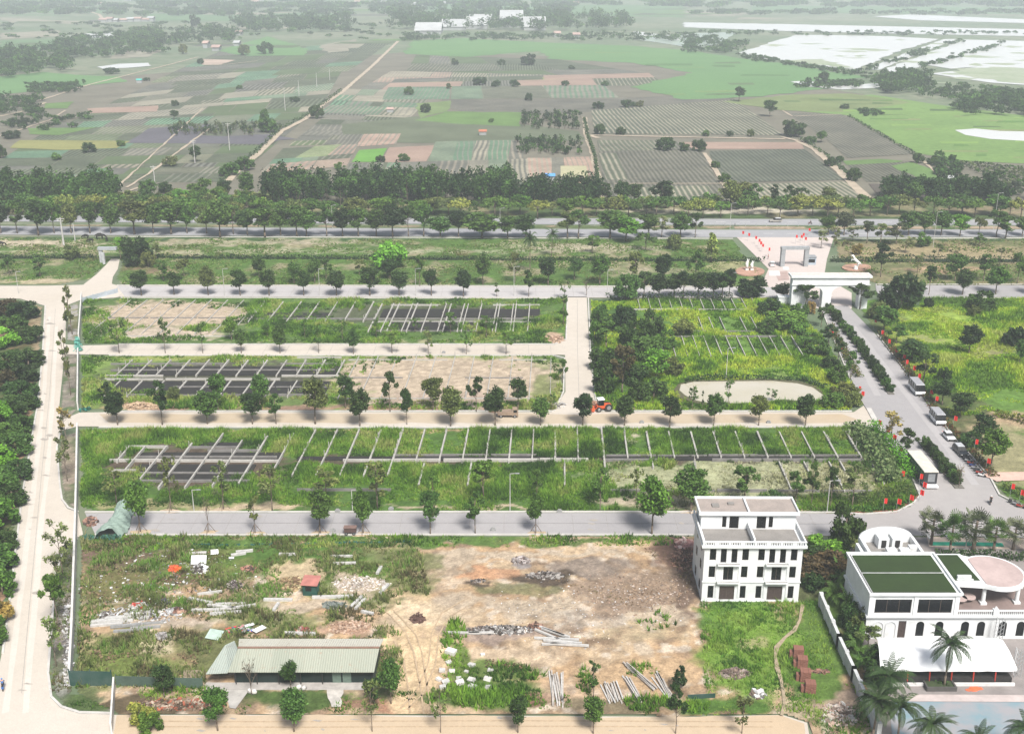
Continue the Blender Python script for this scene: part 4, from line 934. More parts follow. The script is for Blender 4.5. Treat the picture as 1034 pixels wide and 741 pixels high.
def kind_fan(seed):
    rr = random.Random(seed); b = MB(); z0 = 3.7
    for k in range(46):
        az = k * 2.4 + rr.uniform(-.2, .2); el = rr.uniform(-1.0, 1.35); L = rr.uniform(0.7, 1.8)
        c = Vector((0, 0, z0)) + Vector((math.cos(az) * math.cos(el), math.sin(az) * math.cos(el), math.sin(el))) * L
        d = (c - Vector((0, 0, z0))).normalized(); s = Vector((-math.sin(az), math.cos(az), 0)); u = s.cross(d)
        for j in range(11):
            t = (j - 5) / 5 * 1.75; dd = (d * math.cos(t) + s * math.sin(t)); r = 1.05 - 0.12 * abs(t)
            nn = (s * math.cos(t) - d * math.sin(t)) * 0.1
            b.add([c - nn * .3, c + nn * .3, c + dd * r + nn * .5 - u * 0.25 * r, c + dd * r - nn * .5 - u * 0.3 * r], [(0, 1, 2, 3)])
    return varmesh(b, 'crown', seed), limbs('trunk', [(0, 0, -0.2), (0, 0, 1.5), (0.03, 0, 3), (0, 0, 4.3)], 0.27, []), 4.6, 6.2
def kind_banana(seed):
    rr = random.Random(seed); b = MB()
    for k in range(16):
        az = k * 2.4; frond(b, (rr.uniform(-.6, .6), rr.uniform(-.6, .6), 1.0), az, rr.uniform(0.5, 1.3), rr.uniform(2.2, 3.2), .5, rr.uniform(1.2, 2.2), nseg=5, w=0.45)
    return varmesh(b, 'crown', seed), limbs('trunk', [(0, 0, -0.2), (0, 0, 1.4)], 0.2, []), 5.0, 4.2
def kind_bare(seed):
    rr = random.Random(seed); br = []
    for k in range(16):
        a = rr.uniform(0, 6.28); z = rr.uniform(2, 5); L = rr.uniform(1, 2.2)
        q = (L * math.cos(a) * .8, L * math.sin(a) * .8, z + L); br.append(((0, 0, z), q, 0.07))
        for j in range(3):
            br.append((q, (q[0] + rr.uniform(-.8, .8), q[1] + rr.uniform(-.8, .8), q[2] + rr.uniform(.3, 1)), 0.035))
    cl = [(1.4 * math.cos(k * 2), 1.4 * math.sin(k * 2), 5 + 0.3 * k, 0.6) for k in range(6)]
    return crown('crown', cl, 9, 0.2, seed), limbs('trunk', [(0, 0, -0.2), (0.1, 0, 2), (0, 0.1, 4), (0.1, 0, 6.4)], 0.15, br), 4.4, 7.2
for kn, fn, nv in (('round', kind_round, 4), ('loose', kind_loose, 4), ('bush', kind_bush, 3), ('tall', kind_tall, 3), ('spread', kind_spread, 3), ('slender', kind_slender, 2),
                   ('conical', kind_conical, 2), ('young', kind_umbra, 3), ('coconut', kind_coconut, 2), ('fan', kind_fan, 2), ('banana', kind_banana, 2), ('bare', kind_bare, 2)):
    KINDS[kn] = [fn(100 + 13 * i + len(kn)) for i in range(nv)]
GREENS = {'dark': (0.036, 0.074, 0.019), 'mid': (0.06, 0.125, 0.027), 'fresh': (0.08, 0.165, 0.028), 'bright': (0.12, 0.29, 0.035), 'pale': (0.12, 0.16, 0.06), 'olive': (0.105, 0.135, 0.045),
          'yellow': (0.20, 0.24, 0.06), 'black': (0.023, 0.048, 0.015), 'brown': (0.065, 0.052, 0.028), 'ochre': (0.26, 0.20, 0.07), 'grey': (0.075, 0.10, 0.055)}
NTREE = [0]
NAMEOF = {'round': 'round_tree', 'loose': 'open_tree', 'bush': 'bush', 'tall': 'tall_tree', 'spread': 'spreading_tree', 'slender': 'slender_tree', 'conical': 'conical_tree', 'young': 'young_tree',
          'coconut': 'coconut_palm', 'fan': 'fan_palm', 'banana': 'banana_plant', 'bare': 'leafless_tree'}
def tree(px, py, wpx, ytop, kind, tone, label, group=None, cat='tree', lean=0.0, single=False, z=0.0):
    cr, tr, W0, H0 = KINDS[kind][NTREE[0] % len(KINDS[kind])]
    NTREE[0] += 1
    p = G(px, py, z); s = S(py); vs = VS(py)
    W = 1.1 * wpx / s; th = PITCH + math.atan((py - CY) / FPX)
    H = (py - ytop) / vs - 0.5 * W * math.sin(th) * (0.35 if kind not in ('spread',) else 0.6)
    H = max(H * 1.17, 1.0)
    root = empty(NAMEOF[kind], (p.x, p.y, z), rnd.uniform(0, 6.28), label, cat, group)
    root.scale = (W / W0 * rnd.uniform(.88, 1.12), W / W0 * rnd.uniform(.88, 1.12), H / H0 * rnd.uniform(.95, 1.06))
    if lean: root.rotation_euler = (0, lean, 0)
    c = link('crown', cr, root); t = link('trunk', tr, root)
    g = GREENS[tone]; k = rnd.uniform(0.85, 1.18)
    c.color = (g[0] * k * rnd.uniform(.9, 1.12), g[1] * k, g[2] * k * rnd.uniform(.85, 1.1), 1)
    return root
WORDS = {'round': 'round', 'loose': 'open crowned', 'bush': 'low bushy', 'tall': 'tall', 'spread': 'spreading', 'slender': 'slender', 'conical': 'conical', 'young': 'young thin', 'bare': 'nearly bare'}
TONEW = {'dark': 'dark green', 'mid': 'green', 'fresh': 'fresh green', 'bright': 'bright green', 'pale': 'pale green', 'olive': 'olive green', 'yellow': 'yellow green', 'black': 'very dark', 'brown': 'brownish', 'ochre': 'ochre', 'grey': 'greyish green'}
def row(where, group, L, kind='round', tone='dark', cat='tree'):
    rv = random.Random(len(where))
    """one line of trees sorted from the left: (x, y base, width, y top[, kind[, tone]])"""
    L = sorted(L)
    for i, t in enumerate(L):
        k = t[4] if len(t) > 4 else kind; tn = t[5] if len(t) > 5 else tone
        if len(t) <= 4 and k == 'round' and rv.random() < .3: k = 'loose'
        if len(t) <= 5 and tn in ('dark', 'mid') and rv.random() < .45: tn = rv.choice(['dark', 'mid', 'mid', 'olive', 'black'])
        tree(t[0], t[1], t[2], t[3], k, tn, '%s tree, %s from the left %s' % (WORDS.get(k, k), ordn(i + 1), where), group, cat)

row('in the near row of the grey street', 'trees on the near side of the grey street',
    [(142, 537.5, 23, 489, 'round', 'fresh'), (211, 538, 8, 508, 'bare', 'olive'), (258, 539, 16, 502, 'young', 'olive'), (323.5, 539, 28, 497, 'round', 'mid'), (367, 539, 19, 499, 'round', 'fresh'), (434.6, 540, 24, 497, 'round', 'mid'),
     (480, 539, 21, 498, 'loose', 'mid'), (541, 539, 18, 498, 'round', 'mid'), (658, 540, 36, 488, 'round', 'fresh')])
row('in the far row of the grey street', 'trees on the far side of the grey street',
    [(118, 509, 28, 477, 'young', 'olive'), (173, 516, 20, 465, 'young', 'olive'), (226, 515, 22, 469, 'young', 'olive'), (275, 516, 26, 474, 'young', 'pale'), (330, 508, 30, 475, 'young', 'pale'), (381, 514, 29, 467, 'young', 'pale'), (437, 507, 15, 475, 'loose', 'fresh'), (488, 510, 28, 470, 'loose', 'fresh'),
     (542, 505, 15, 476, 'loose', 'mid'), (606, 516, 18, 476, 'loose', 'fresh'), (642, 508, 16, 476, 'young', 'olive'), (698, 517, 32, 474, 'round', 'mid'), (751, 507, 30, 472, 'loose', 'mid'), (803, 508, 21, 477, 'loose', 'mid'), (819, 510, 14, 475, 'loose', 'mid'), (838, 514, 15, 474, 'loose', 'dark'), (860, 513, 30, 471, 'young', 'olive')])
row('on the near beige street edge', 'trees on the near side of the beige street',
    [(119, 429.5, 21, 396), (164, 429.4, 24, 389), (209.7, 428.5, 24, 397, 'round', 'mid'), (255, 428.5, 23, 397), (279, 428.5, 17, 399), (318.5, 428.5, 31, 383), (363.5, 431, 23, 396), (411, 429, 13, 394), (455, 431, 23, 392), (500, 430, 27, 393), (546, 430, 19, 402, 'round', 'mid'),
     (588.5, 430, 24, 397, 'round', 'black'), (630.5, 430, 20, 400), (676, 432, 22, 400, 'round', 'black'), (720.5, 430, 20, 398), (766, 430, 20, 400), (813, 431, 22, 398)])
row('on the far beige street edge', 'trees on the far side of the beige street',
    [(107, 402, 14, 387), (176, 405, 15, 391), (220.5, 415, 22, 377), (263, 413, 22, 381, 'round', 'mid'), (349, 412, 21, 381), (394, 416, 20, 382), (437.5, 415, 22, 381), (481, 416, 17, 382, 'loose'), (523, 414, 19, 383), (568, 386, 13, 365, 'loose', 'mid'), (558, 415, 9, 397, 'young', 'mid')])
row('beside the narrow pale lane', 'young trees along the narrow pale lane',
    [(120.4, 357, 18, 327, 'young', 'mid'), (167, 357, 16, 323, 'young', 'mid'), (205, 357, 13, 325, 'young', 'mid'), (234, 344, 14, 322, 'round', 'fresh'), (244, 357, 13, 334, 'round'), (283, 357, 15, 332, 'round', 'mid'), (270, 341, 9, 326, 'round', 'fresh'), (308, 342, 11, 321, 'young', 'fresh'), (322, 357, 12, 331, 'young', 'mid'),
     (346, 346, 12, 325, 'young', 'mid'), (357, 358, 12, 333, 'round', 'mid'), (380, 341, 11, 323, 'young', 'mid'), (419, 336, 11, 320, 'young', 'mid'), (396, 357, 17, 334, 'young', 'fresh'), (432.5, 358, 13, 334, 'young', 'pale'), (455, 337, 14, 317, 'loose', 'mid'), (471, 358, 14, 334, 'young', 'fresh'), (491, 341, 15, 321, 'loose', 'mid'), (511, 358, 15, 334, 'young', 'fresh'), (569, 328, 11, 302, 'slender', 'mid')], 'young', 'mid')
row('beside the upper estate street', 'trees along the upper estate street',
    [(143, 299, 19, 275), (176, 298, 17, 275), (210.5, 298.5, 18, 272), (242.7, 299, 19, 272), (272, 299, 20, 272), (307, 299, 17, 275), (340, 299, 20, 275), (373.5, 299, 24, 272), (403, 299, 20, 275), (435.6, 299, 18, 272), (468, 300, 20, 274), (501.5, 300, 6, 286, 'slender', 'dark'), (534, 300, 14, 275, 'loose', 'dark'), (570, 302, 13, 283, 'young', 'mid')], 'round', 'dark')
row('in the verge behind the upper street', 'trees in the verge behind the upper estate street',
    [(9.7, 278, 15, 262, 'loose', 'mid'), (40.6, 280, 18, 261, 'loose', 'mid'), (262, 281, 16, 260), (297, 287, 16, 267), (318, 286, 16, 262), (329.5, 283, 15, 263), (363, 278, 12, 264, 'loose'), (392, 281, 16, 264), (424, 289, 14, 261, 'loose'), (487.7, 288, 18, 260), (520, 286, 14, 257, 'loose'), (553.5, 288, 22, 260),
     (580, 283, 17, 261, 'round', 'mid'), (605.5, 288, 20, 260), (640.6, 288, 20, 258), (670, 287, 20, 257), (701.5, 287, 19, 256), (165, 284, 17, 265, 'loose', 'mid'), (186, 280, 15, 264, 'loose', 'olive'), (150, 270, 16, 252, 'bush', 'olive')], 'round', 'mid')
for (x, y, w_, t, k, tn, lb) in [
    (139, 267, 33, 237, 'bush', 'black', 'big very dark bushy tree beside the small grey gateway'),
    (122, 262, 14, 241, 'loose', 'bright', 'small bright green tree left of the big dark bushy tree'),
    (72, 262, 16, 247, 'bush', 'olive', 'pale olive bush standing in the ditch hedge on the left'),
    (158, 262, 15, 246, 'loose', 'olive', 'pale olive tree just right of the big dark bushy tree'),
    (393.6, 271, 36, 242, 'bush', 'bright', 'large round bright green tree in the middle of the verge'),
    (394, 282, 18, 262, 'round', 'dark', 'small dark tree below the large bright green round tree'),
    (718, 265, 17, 236, 'conical', 'yellow', 'upright yellow green tree left of the gate plaza'),
    (632, 303, 25, 274, 'bush', 'mid', 'loose green tree at the left end of the dark tree screen'),
    (761, 300, 33, 278, 'bush', 'black', 'big very dark round tree left of the white gate'),
    (736, 300, 18, 273, 'round', 'black', 'dark tree left of the big round one near the white gate'),
    (592, 299, 8, 284, 'bare', 'dark', 'tiny bent sapling at the corner of the side road'),
    (909, 312, 42, 273, 'bush', 'black', 'huge very dark round tree right of the white gate'),
    (889, 280, 20, 250, 'loose', 'black', 'tall dark tree behind the huge round one'),
    (937.5, 311, 11, 300, 'bush', 'black', 'small clipped dark shrub at the top of the bright park'),
    (991, 313, 28, 293, 'bush', 'dark', 'wide dark bush at the top right of the bright park'),
    (983, 319, 14, 307, 'bush', 'olive', 'small olive shrub below the wide dark bush'),
    (978, 358, 20, 330, 'round', 'black', 'lone dark heart shaped tree in the bright park'),
    (1024, 350, 24, 329, 'bush', 'black', 'dark round bush cut by the right edge'),
    (1029, 368, 14, 345, 'round', 'mid', 'green tree below the dark bush at the right edge'),
    (790, 304, 22, 286, 'round', 'black', 'dark tree against the left pier of the white gate'),
    (813, 313, 24, 290, 'loose', 'dark', 'ragged tree in front of the left gate arch'),
    (818, 317, 12, 303, 'bush', 'ochre', 'ochre shrub in front of the left gate arch'),
    (868, 312, 26, 286, 'loose', 'dark', 'ragged dark tree in front of the right gate pier'),
    (899, 448, 27, 416, 'young', 'ochre', 'sparse ochre tree beside the beige street junction'),
    (915, 463, 20, 436, 'loose', 'dark', 'dark tree above the long white roofed coach'),
    (829, 330, 14, 312, 'loose', 'dark', 'dark roadside tree nearest the left gate arch'),
    (836.5, 349, 16, 330, 'loose', 'dark', 'dark roadside tree, second down from the left gate arch'),
    (846, 367, 17, 342, 'loose', 'dark', 'dark roadside tree, third down from the left gate arch'),
    (858.6, 383, 17, 358, 'loose', 'mid', 'dark roadside tree, fourth down from the left gate arch'),
    (852, 554, 41, 509, 'bush', 'dark', 'big full green tree between the villa and the green roofed club'),
    (862, 560, 20, 541, 'loose', 'pale', 'small pale tree below the big full green tree'),
    (166, 704, 23, 673, 'round', 'dark', 'round dark tree behind the green netting fence'),
    (142, 730, 28, 709, 'bush', 'yellow', 'yellow green bush at the lower left corner of the sandy road'),
    (152, 738, 28, 718, 'bush', 'fresh', 'fresh green bush touching the yellow green one below'),
    (254, 702, 15, 671, 'bare', 'brown', 'leafless little tree in front of the long shed'),
    (294, 696, 20, 670, 'round', 'dark', 'small dark tree against the roof of the long shed'),
    (395, 711, 24, 668, 'round', 'mid', 'round green tree at the right end of the long shed'),
    (378, 712, 26, 688, 'loose', 'dark', 'thin dark tree left of the shed corner tree'),
    (599, 706, 15, 669, 'slender', 'mid', 'slender dark tree rising from the bare yard'),
    (686, 699, 18, 672, 'conical', 'black', 'conical very dark tree near the lawn corner'),
    (699, 413.5, 12, 391, 'young', 'mid', 'young tree at the left bank of the pond'),
    (735, 413, 11, 384, 'young', 'fresh', 'thin two tiered young tree in front of the pond'),
    (779, 407, 10, 394, 'young', 'mid', 'small young tree at the right bank of the pond'),
    (709, 414, 4, 397, 'slender', 'dark', 'very thin sapling between two pond trees'),
    (783, 509, 24, 494, 'bush', 'dark', 'dark shrub behind the roof of the white villa'),
    ]: tree(x, y, w_, t, k, tn, lb, cat='bush' if 'shrub' in lb or ' bush' in lb and 'bushy' not in lb else 'tree')
row('at the bottom edge of the photo', 'trees along the sandy road at the bottom',
    [(220, 738, 27, 698, 'round', 'mid'), (297, 739, 31, 699, 'round', 'mid'), (376, 739, 19, 690, 'young', 'olive'), (445, 740, 19, 700, 'young', 'olive'), (523, 740, 22, 706, 'round', 'dark'), (599, 741, 21, 708, 'round', 'mid'), (682, 741, 19, 698, 'loose', 'dark'), (749, 741, 24, 703, 'young', 'olive')])
row('of the screen behind the pond', 'dark tree screen behind the pond plots',
    [(650 + i * 13.2 + (i % 3) * 2, 301 + (i % 2), 21 + (i * 7) % 5, 275 + (i * 5) % 4, 'round' if i % 3 else 'loose', 'black' if i % 2 else 'dark') for i in range(7)])
# thicket on the left of the pond
row('in the thicket beside the pond', 'thicket left of the pond',
    [(t[0], t[1], t[2] * 1.2, t[3] - 2, *t[4:]) for t in [(607, 327, 16, 308, 'bush', 'mid'), (629, 334, 26, 307, 'bush', 'black'), (658, 341, 22, 312, 'bush', 'dark'), (641, 350, 28, 324, 'bush', 'dark'), (612, 352, 24, 327, 'loose', 'mid'), (690, 338, 24, 322, 'bush', 'olive'), (648, 364, 30, 338, 'bush', 'mid'), (672, 352, 20, 334, 'bush', 'fresh'),
     (611, 375, 26, 350, 'bush', 'dark'), (628, 397, 30, 357, 'loose', 'brown'), (662, 386, 23, 354, 'round', 'bright'), (640, 388, 24, 366, 'bush', 'dark'), (660, 404, 22, 381, 'bush', 'mid'), (608, 398, 22, 372, 'bush', 'dark'), (645, 404, 20, 384, 'bush', 'dark'), (678, 378, 20, 362, 'bush', 'olive'), (601, 343, 12, 324, 'bush', 'fresh')]])
row('between the pond and entrance road', 'bushes between the pond plots and the gate',
    [(776, 318, 24, 300, 'bush', 'dark'), (792, 330, 40, 311, 'bush', 'fresh'), (802, 338, 24, 322, 'bush', 'fresh'), (775, 336, 22, 320, 'bush', 'mid'), (812, 352, 20, 334, 'loose', 'mid'), (806, 322, 20, 304, 'bush', 'mid'),
     (838, 372, 22, 358, 'bush', 'dark'), (846, 386, 24, 368, 'bush', 'mid'), (852, 402, 30, 384, 'bush', 'olive'), (840, 410, 24, 394, 'bush', 'fresh'), (860, 410, 18, 394, 'bush', 'olive'), (826, 358, 22, 342, 'bush', 'mid')])
row('along the entrance road right side', 'trees on the right side of the entrance road',
    [(892, 337, 28, 310, 'round', 'mid'), (905, 347, 20, 328, 'loose', 'mid'), (920, 366, 30, 343, 'round', 'dark'), (932, 389, 26, 357, 'loose', 'dark'), (953, 385, 14, 370, 'bush', 'dark'), (951, 409, 23, 384, 'round', 'dark'), (969, 422, 28, 396, 'round', 'dark'), (990, 447, 27, 419, 'round', 'dark'), (1000, 474, 29, 435, 'round', 'fresh'), (938, 398, 16, 384, 'bush', 'fresh'), (980, 452, 22, 436, 'bush', 'dark'), (886, 322, 22, 302, 'bush', 'olive')])
for i, (x, y, w_, t) in enumerate([(940, 547, 23, 514), (958.5, 557, 22, 517), (982.5, 552, 26, 515), (1003, 553, 21, 522), (1022.6, 552, 23, 523), (1046, 556, 22, 526)]):
    tree(x, y + 3, w_ * 1.25, t + 3, 'fan', 'mid' if i % 2 else 'grey', 'fan palm, %s from the left in the row behind the club' % ordn(i + 1), 'fan palms behind the club', 'palm')
row('by the left boundary wall', 'slender roadside trees by the left boundary wall',
    [(73, 338, 12, 291, 'slender', 'olive'), (69, 336, 9, 302, 'slender', 'olive'), (71.5, 399, 11, 341, 'slender', 'olive'), (66, 376, 9, 338, 'slender', 'olive'), (67, 445, 17, 410, 'young', 'ochre'), (63, 444, 8, 420, 'slender', 'olive'), (68, 486, 18, 443, 'young', 'olive'), (63.5, 579, 24, 533, 'young', 'pale'), (60, 596, 22, 560, 'young', 'pale'), (59, 634, 29, 588, 'loose', 'fresh'), (57, 673, 22, 627, 'young', 'pale')])
# orchard rows left of the left road
lw = [(23, 322, 26, 302, 'black'), (6, 318, 22, 300, 'brown'), (30, 345, 20, 326, 'dark'), (6, 350, 26, 330, 'bright'), (14, 332, 24, 316, 'mid'), (29, 369, 24, 350, 'dark'), (10, 372, 22, 352, 'dark'), (26, 384, 26, 364, 'black'), (4, 392, 24, 370, 'brown'), (22, 402, 26, 382, 'dark'), (28, 412, 20, 396, 'dark'),
      (15, 418, 28, 396, 'dark'), (2, 426, 24, 402, 'bright'), (20, 438, 26, 416, 'dark'), (6, 446, 24, 424, 'mid'), (15, 460, 30, 436, 'mid'), (2, 474, 26, 450, 'bright'), (20, 484, 24, 462, 'dark'), (6, 496, 30, 468, 'mid'), (14, 510, 22, 488, 'dark'), (2, 530, 30, 500, 'fresh'), (6, 556, 20, 534, 'dark'), (-2, 575, 30, 548, 'mid'), (3, 600, 24, 572, 'fresh'), (-4, 630, 26, 600, 'ochre'), (-2, 648, 20, 624, 'mid')]
for i, t in enumerate(sorted(lw, key=lambda t: t[1])):
    tree(t[0], t[1], t[2] * 1.25, t[3], 'bush', t[4], '%s orchard tree, %s down the left edge counted from the top' % (TONEW[t[4]], ordn(i + 1)), 'orchard trees along the left edge')
# thicket and plants between villa and club
th = [(835, 563, 46, 540, 'bush', 'bright'), (818, 570, 26, 548, 'bush', 'dark'), (834, 584, 50, 556, 'bush', 'brown'), (850, 594, 26, 566, 'banana', 'mid'), (842, 606, 30, 580, 'banana', 'mid'), (856, 618, 24, 590, 'banana', 'fresh'), (868, 640, 26, 612, 'bush', 'olive'), (858, 634, 24, 606, 'bush', 'dark'), (866, 660, 28, 634, 'banana', 'mid'),
      (876, 656, 26, 632, 'loose', 'olive'), (860, 650, 22, 628, 'bush', 'dark'), (872, 676, 28, 650, 'banana', 'mid'), (884, 672, 22, 650, 'bush', 'dark'), (820, 596, 20, 576, 'bush', 'black'), (880, 690, 26, 664, 'bush', 'dark')]
for i, t in enumerate(sorted(th, key=lambda t: t[1])):
    tree(*t, '%s %s, %s from the top in the thicket beside the white slanting wall' % (TONEW[t[5]], 'banana clump' if t[4] == 'banana' else 'bush', ordn(i + 1)), 'thicket between the villa and the club', 'bush')
for x, y, w_, t, k, tn, lb in [(953, 694, 46, 646, 'coconut', 'black', 'coconut palm in the square planter before the white tent'), (893, 722, 52, 676, 'coconut', 'black', 'coconut palm with drooping dark fronds beside the slanting wall'), (880, 748, 46, 704, 'coconut', 'black', 'coconut palm low in the corner by the slanting wall'),
                            (905, 757, 46, 712, 'coconut', 'black', 'coconut palm, second from the left at the bottom right'), (932, 770, 44, 726, 'coconut', 'black', 'coconut palm, third from the left at the bottom right'), (982, 786, 42, 742, 'coconut', 'black', 'coconut palm at the bottom edge below the pool'), (1026, 776, 46, 730, 'coconut', 'black', 'coconut palm in the bottom right corner'),
                            (535, 277, 17, 240, 'coconut', 'dark', 'tall palm in the verge, left one of a pair'), (557, 259, 16, 235, 'coconut', 'dark', 'tall palm in the verge, right one of a pair')]: tree(x, y, w_, t, k, tn, lb, cat='palm')
# boulevard rows
near = [(1, 236, 18, 208), (17.6, 236, 18, 209), (39, 238, 27, 206), (55, 236, 16, 210), (72, 236, 16, 210), (91, 236, 17, 207), (112, 236, 19, 210), (136, 237, 27, 204), (155, 236, 16, 211), (173, 237, 28, 206), (189, 236, 15, 210), (209, 236, 19, 209), (222.5, 240, 26, 206), (236, 237, 16, 211), (250, 238, 18, 212), (267.6, 240, 28, 211), (283.5, 238, 18, 211), (300, 239, 22, 210), (309.6, 239, 18, 215),
        (330, 239, 18, 211), (346, 239, 17, 214), (362, 239, 18, 212), (380, 239, 20, 213), (396.7, 240, 26, 210), (412.6, 240, 18, 213), (428, 239, 18, 210), (444.5, 240, 20, 220, ), (463, 240, 18, 213), (487, 241, 29, 217), (512.7, 241, 19, 219), (531, 241, 20, 217), (573, 241, 23, 217), (584, 241, 21, 216), (616, 241, 27, 214), (632, 244, 27, 221, 'round', 'bright'), (652, 253, 18, 236, 'spread', 'mid'),
        (655, 240, 18, 219), (668, 240, 17, 222, 'young', 'pale'), (687, 240, 17, 218), (702, 240, 14, 219), (681, 252, 12, 236, 'bush', 'pale'), (598, 256, 14, 240, 'loose', 'fresh')]
row('along the near boulevard kerb', 'near boulevard trees left of the plaza', [(t[0], t[1], t[2] * 1.22, t[3] - 1, *t[4:]) for t in near], 'round', 'mid')
row('beside the boulevard beyond the gate', 'near boulevard trees right of the plaza',
    [(829, 251, 15, 233, 'young', 'pale'), (842, 250, 15, 230, 'young', 'pale'), (836, 238, 20, 219, 'round', 'mid'), (852, 238, 22, 215, 'round', 'grey'), (861, 244, 16, 228, 'young', 'pale'), (875, 246, 18, 226, 'loose', 'grey'), (889, 246, 16, 227, 'loose', 'olive'), (905, 247, 20, 227, 'loose', 'grey'), (866, 257, 12, 245, 'bush', 'ochre'), (917, 238, 24, 216), (933, 238, 20, 216), (950, 238, 24, 214), (969, 239, 20, 218, 'round', 'bright'), (988, 238, 17, 220, 'spread', 'olive'),
     (1006, 240, 24, 216), (1015, 241, 24, 220), (1032, 239, 18, 219), (931.5, 249, 16, 234, 'bush', 'fresh'), (989, 249, 13, 236, 'loose', 'mid'), (914, 256, 16, 240, 'young', 'olive'), (947, 262, 14, 246, 'young', 'olive')], 'round', 'mid')
row('in the verge above the park', 'trees in the verge right of the white gate',
    [(937.6, 298, 15, 272, 'loose', 'dark'), (964, 284, 23, 258), (971.6, 298, 22, 274), (993, 284, 21, 258), (1005, 297, 20, 270, 'round', 'fresh'), (1009, 271, 9, 251, 'slender', 'dark'), (1027, 286, 20, 258), (926, 276, 12, 258, 'young', 'olive'), (1045, 298, 20, 272)], 'round', 'mid')
# pale row between the belt and the boulevard: individuals
rr_ = random.Random(21)
L = []
for i in range(69):
    x = -8 + i * 15.3 + rr_.uniform(-3, 3)
    if 735 < x < 800 and rr_.random() < 0.3: continue
    y = 219.5 + rr_.uniform(-3, 2) - (1.5 if x < 200 else 0)
    L.append((x, y, rr_.uniform(22, 32), y - rr_.uniform(16, 22), 'spread' if rr_.random() < .75 else 'round', rr_.choice(['fresh', 'olive', 'mid', 'fresh', 'yellow', 'mid'])))
for i, t in enumerate(L):
    tree(*t, 'light green tree, %s from the left in the row beyond the boulevard' % ordn(i + 1), 'light green trees beyond the boulevard')
# dark single trees standing in front of the plots
row('standing before the vegetable plots', 'dark trees before the right hand plots',
    [(612, 208, 18, 188), (628, 208, 18, 186), (640, 207, 20, 186), (668, 207, 26, 184), (672, 206, 14, 190), (737, 213, 22, 186), (760, 212, 18, 188), (781, 207, 14, 189), (797, 208, 16, 190), (808, 208, 15, 191), (835, 207, 16, 189), (749, 210, 22, 186), (898, 208, 18, 188), (922, 206, 20, 186), (150, 203, 18, 184, 'round', 'mid'), (168, 203, 18, 185), (204, 200, 26, 180, 'bush', 'mid'), (228, 200, 18, 182), (250, 205, 16, 176, 'round', 'mid'), (220, 207, 22, 190, 'round', 'fresh'), (182, 208, 20, 192, 'round', 'bright')], 'round', 'dark')
row('scattered over the far fields', 'scattered field trees',
    [(90, 154, 16, 143, 'bush'), (24, 127, 12, 118, 'bush'), (2, 160, 10, 147, 'bush'), (12, 140, 18, 131, 'bush'), (57, 162, 10, 154, 'bush', 'fresh'), (122, 148, 10, 141, 'bush', 'fresh'), (172, 168, 16, 157, 'bush'), (198, 164, 14, 148, 'round'), (176, 121, 10, 112, 'round'), (177, 107, 8, 101, 'bush'), (268, 123, 10, 109, 'bush', 'mid'), (270, 134, 20, 118, 'bush', 'mid'), (320, 120, 14, 106, 'bush'), (246, 56, 13, 45, 'bush'), (268, 55, 17, 42, 'bush'), (203, 65, 8, 59, 'bush'), (242, 90, 7, 86, 'bush'), (298, 103, 11, 97, 'bush'),
     (113, 75, 14, 68, 'bush'), (148, 82, 7, 78, 'bush'), (197, 28, 13, 15, 'bush'), (185, 55, 10, 44, 'bush'), (459, 66, 9, 59, 'bush'), (506, 66, 8, 60, 'bush'), (534, 66, 16, 55, 'bush'), (484, 86, 16, 77, 'bush'), (501, 88, 10, 81, 'bush'), (520, 88, 11, 80, 'bush'), (453, 90, 6, 84, 'bush'), (571, 87, 8, 81, 'bush'), (611, 87, 8, 82, 'bush'), (577, 70, 7, 66, 'bush'), (534, 102, 9, 94, 'bush'), (746, 103, 13, 89, 'round'), (777, 118, 16, 102, 'round', 'mid'), (604, 110, 12, 102, 'bush'), (634, 109, 14, 100, 'bush'), (646, 108, 10, 102, 'bush'),
     (800, 138, 28, 120, 'bush'), (818, 145, 12, 137, 'bush', 'mid'), (829, 144, 12, 133, 'round'), (838, 168, 12, 158, 'bush'), (848, 164, 8, 157, 'bush'), (862, 183, 14, 168, 'bush'), (927, 165, 12, 154, 'bush'), (943, 167, 12, 159, 'bush', 'mid'), (713, 138, 8, 131, 'bush'), (737, 138, 8, 132, 'bush'), (758, 138, 8, 130, 'bush'), (706, 153, 16, 140, 'bush'), (690, 153, 12, 144, 'bush'), (606, 136, 12, 125, 'bush'), (627, 136, 10, 128, 'bush'), (672, 152, 18, 138, 'bush'), (731, 184, 14, 174, 'bush', 'mid'), (722, 170, 10, 162, 'bush', 'mid'), (672, 203, 16, 186, 'round', 'mid'),
     (831, 87, 14, 73, 'round'), (853, 110, 10, 105, 'bush'), (384, 164, 10, 156, 'bush'), (408, 163, 12, 155, 'bush'), (342, 171, 10, 164, 'bush', 'fresh'), (413, 96, 10, 88, 'bush', 'mid'), (430, 114, 12, 104, 'bush'), (496, 124, 6, 119, 'bush'), (247, 172, 22, 157, 'bush', 'mid'), (232, 178, 20, 163, 'bush', 'mid')], 'round', 'dark')
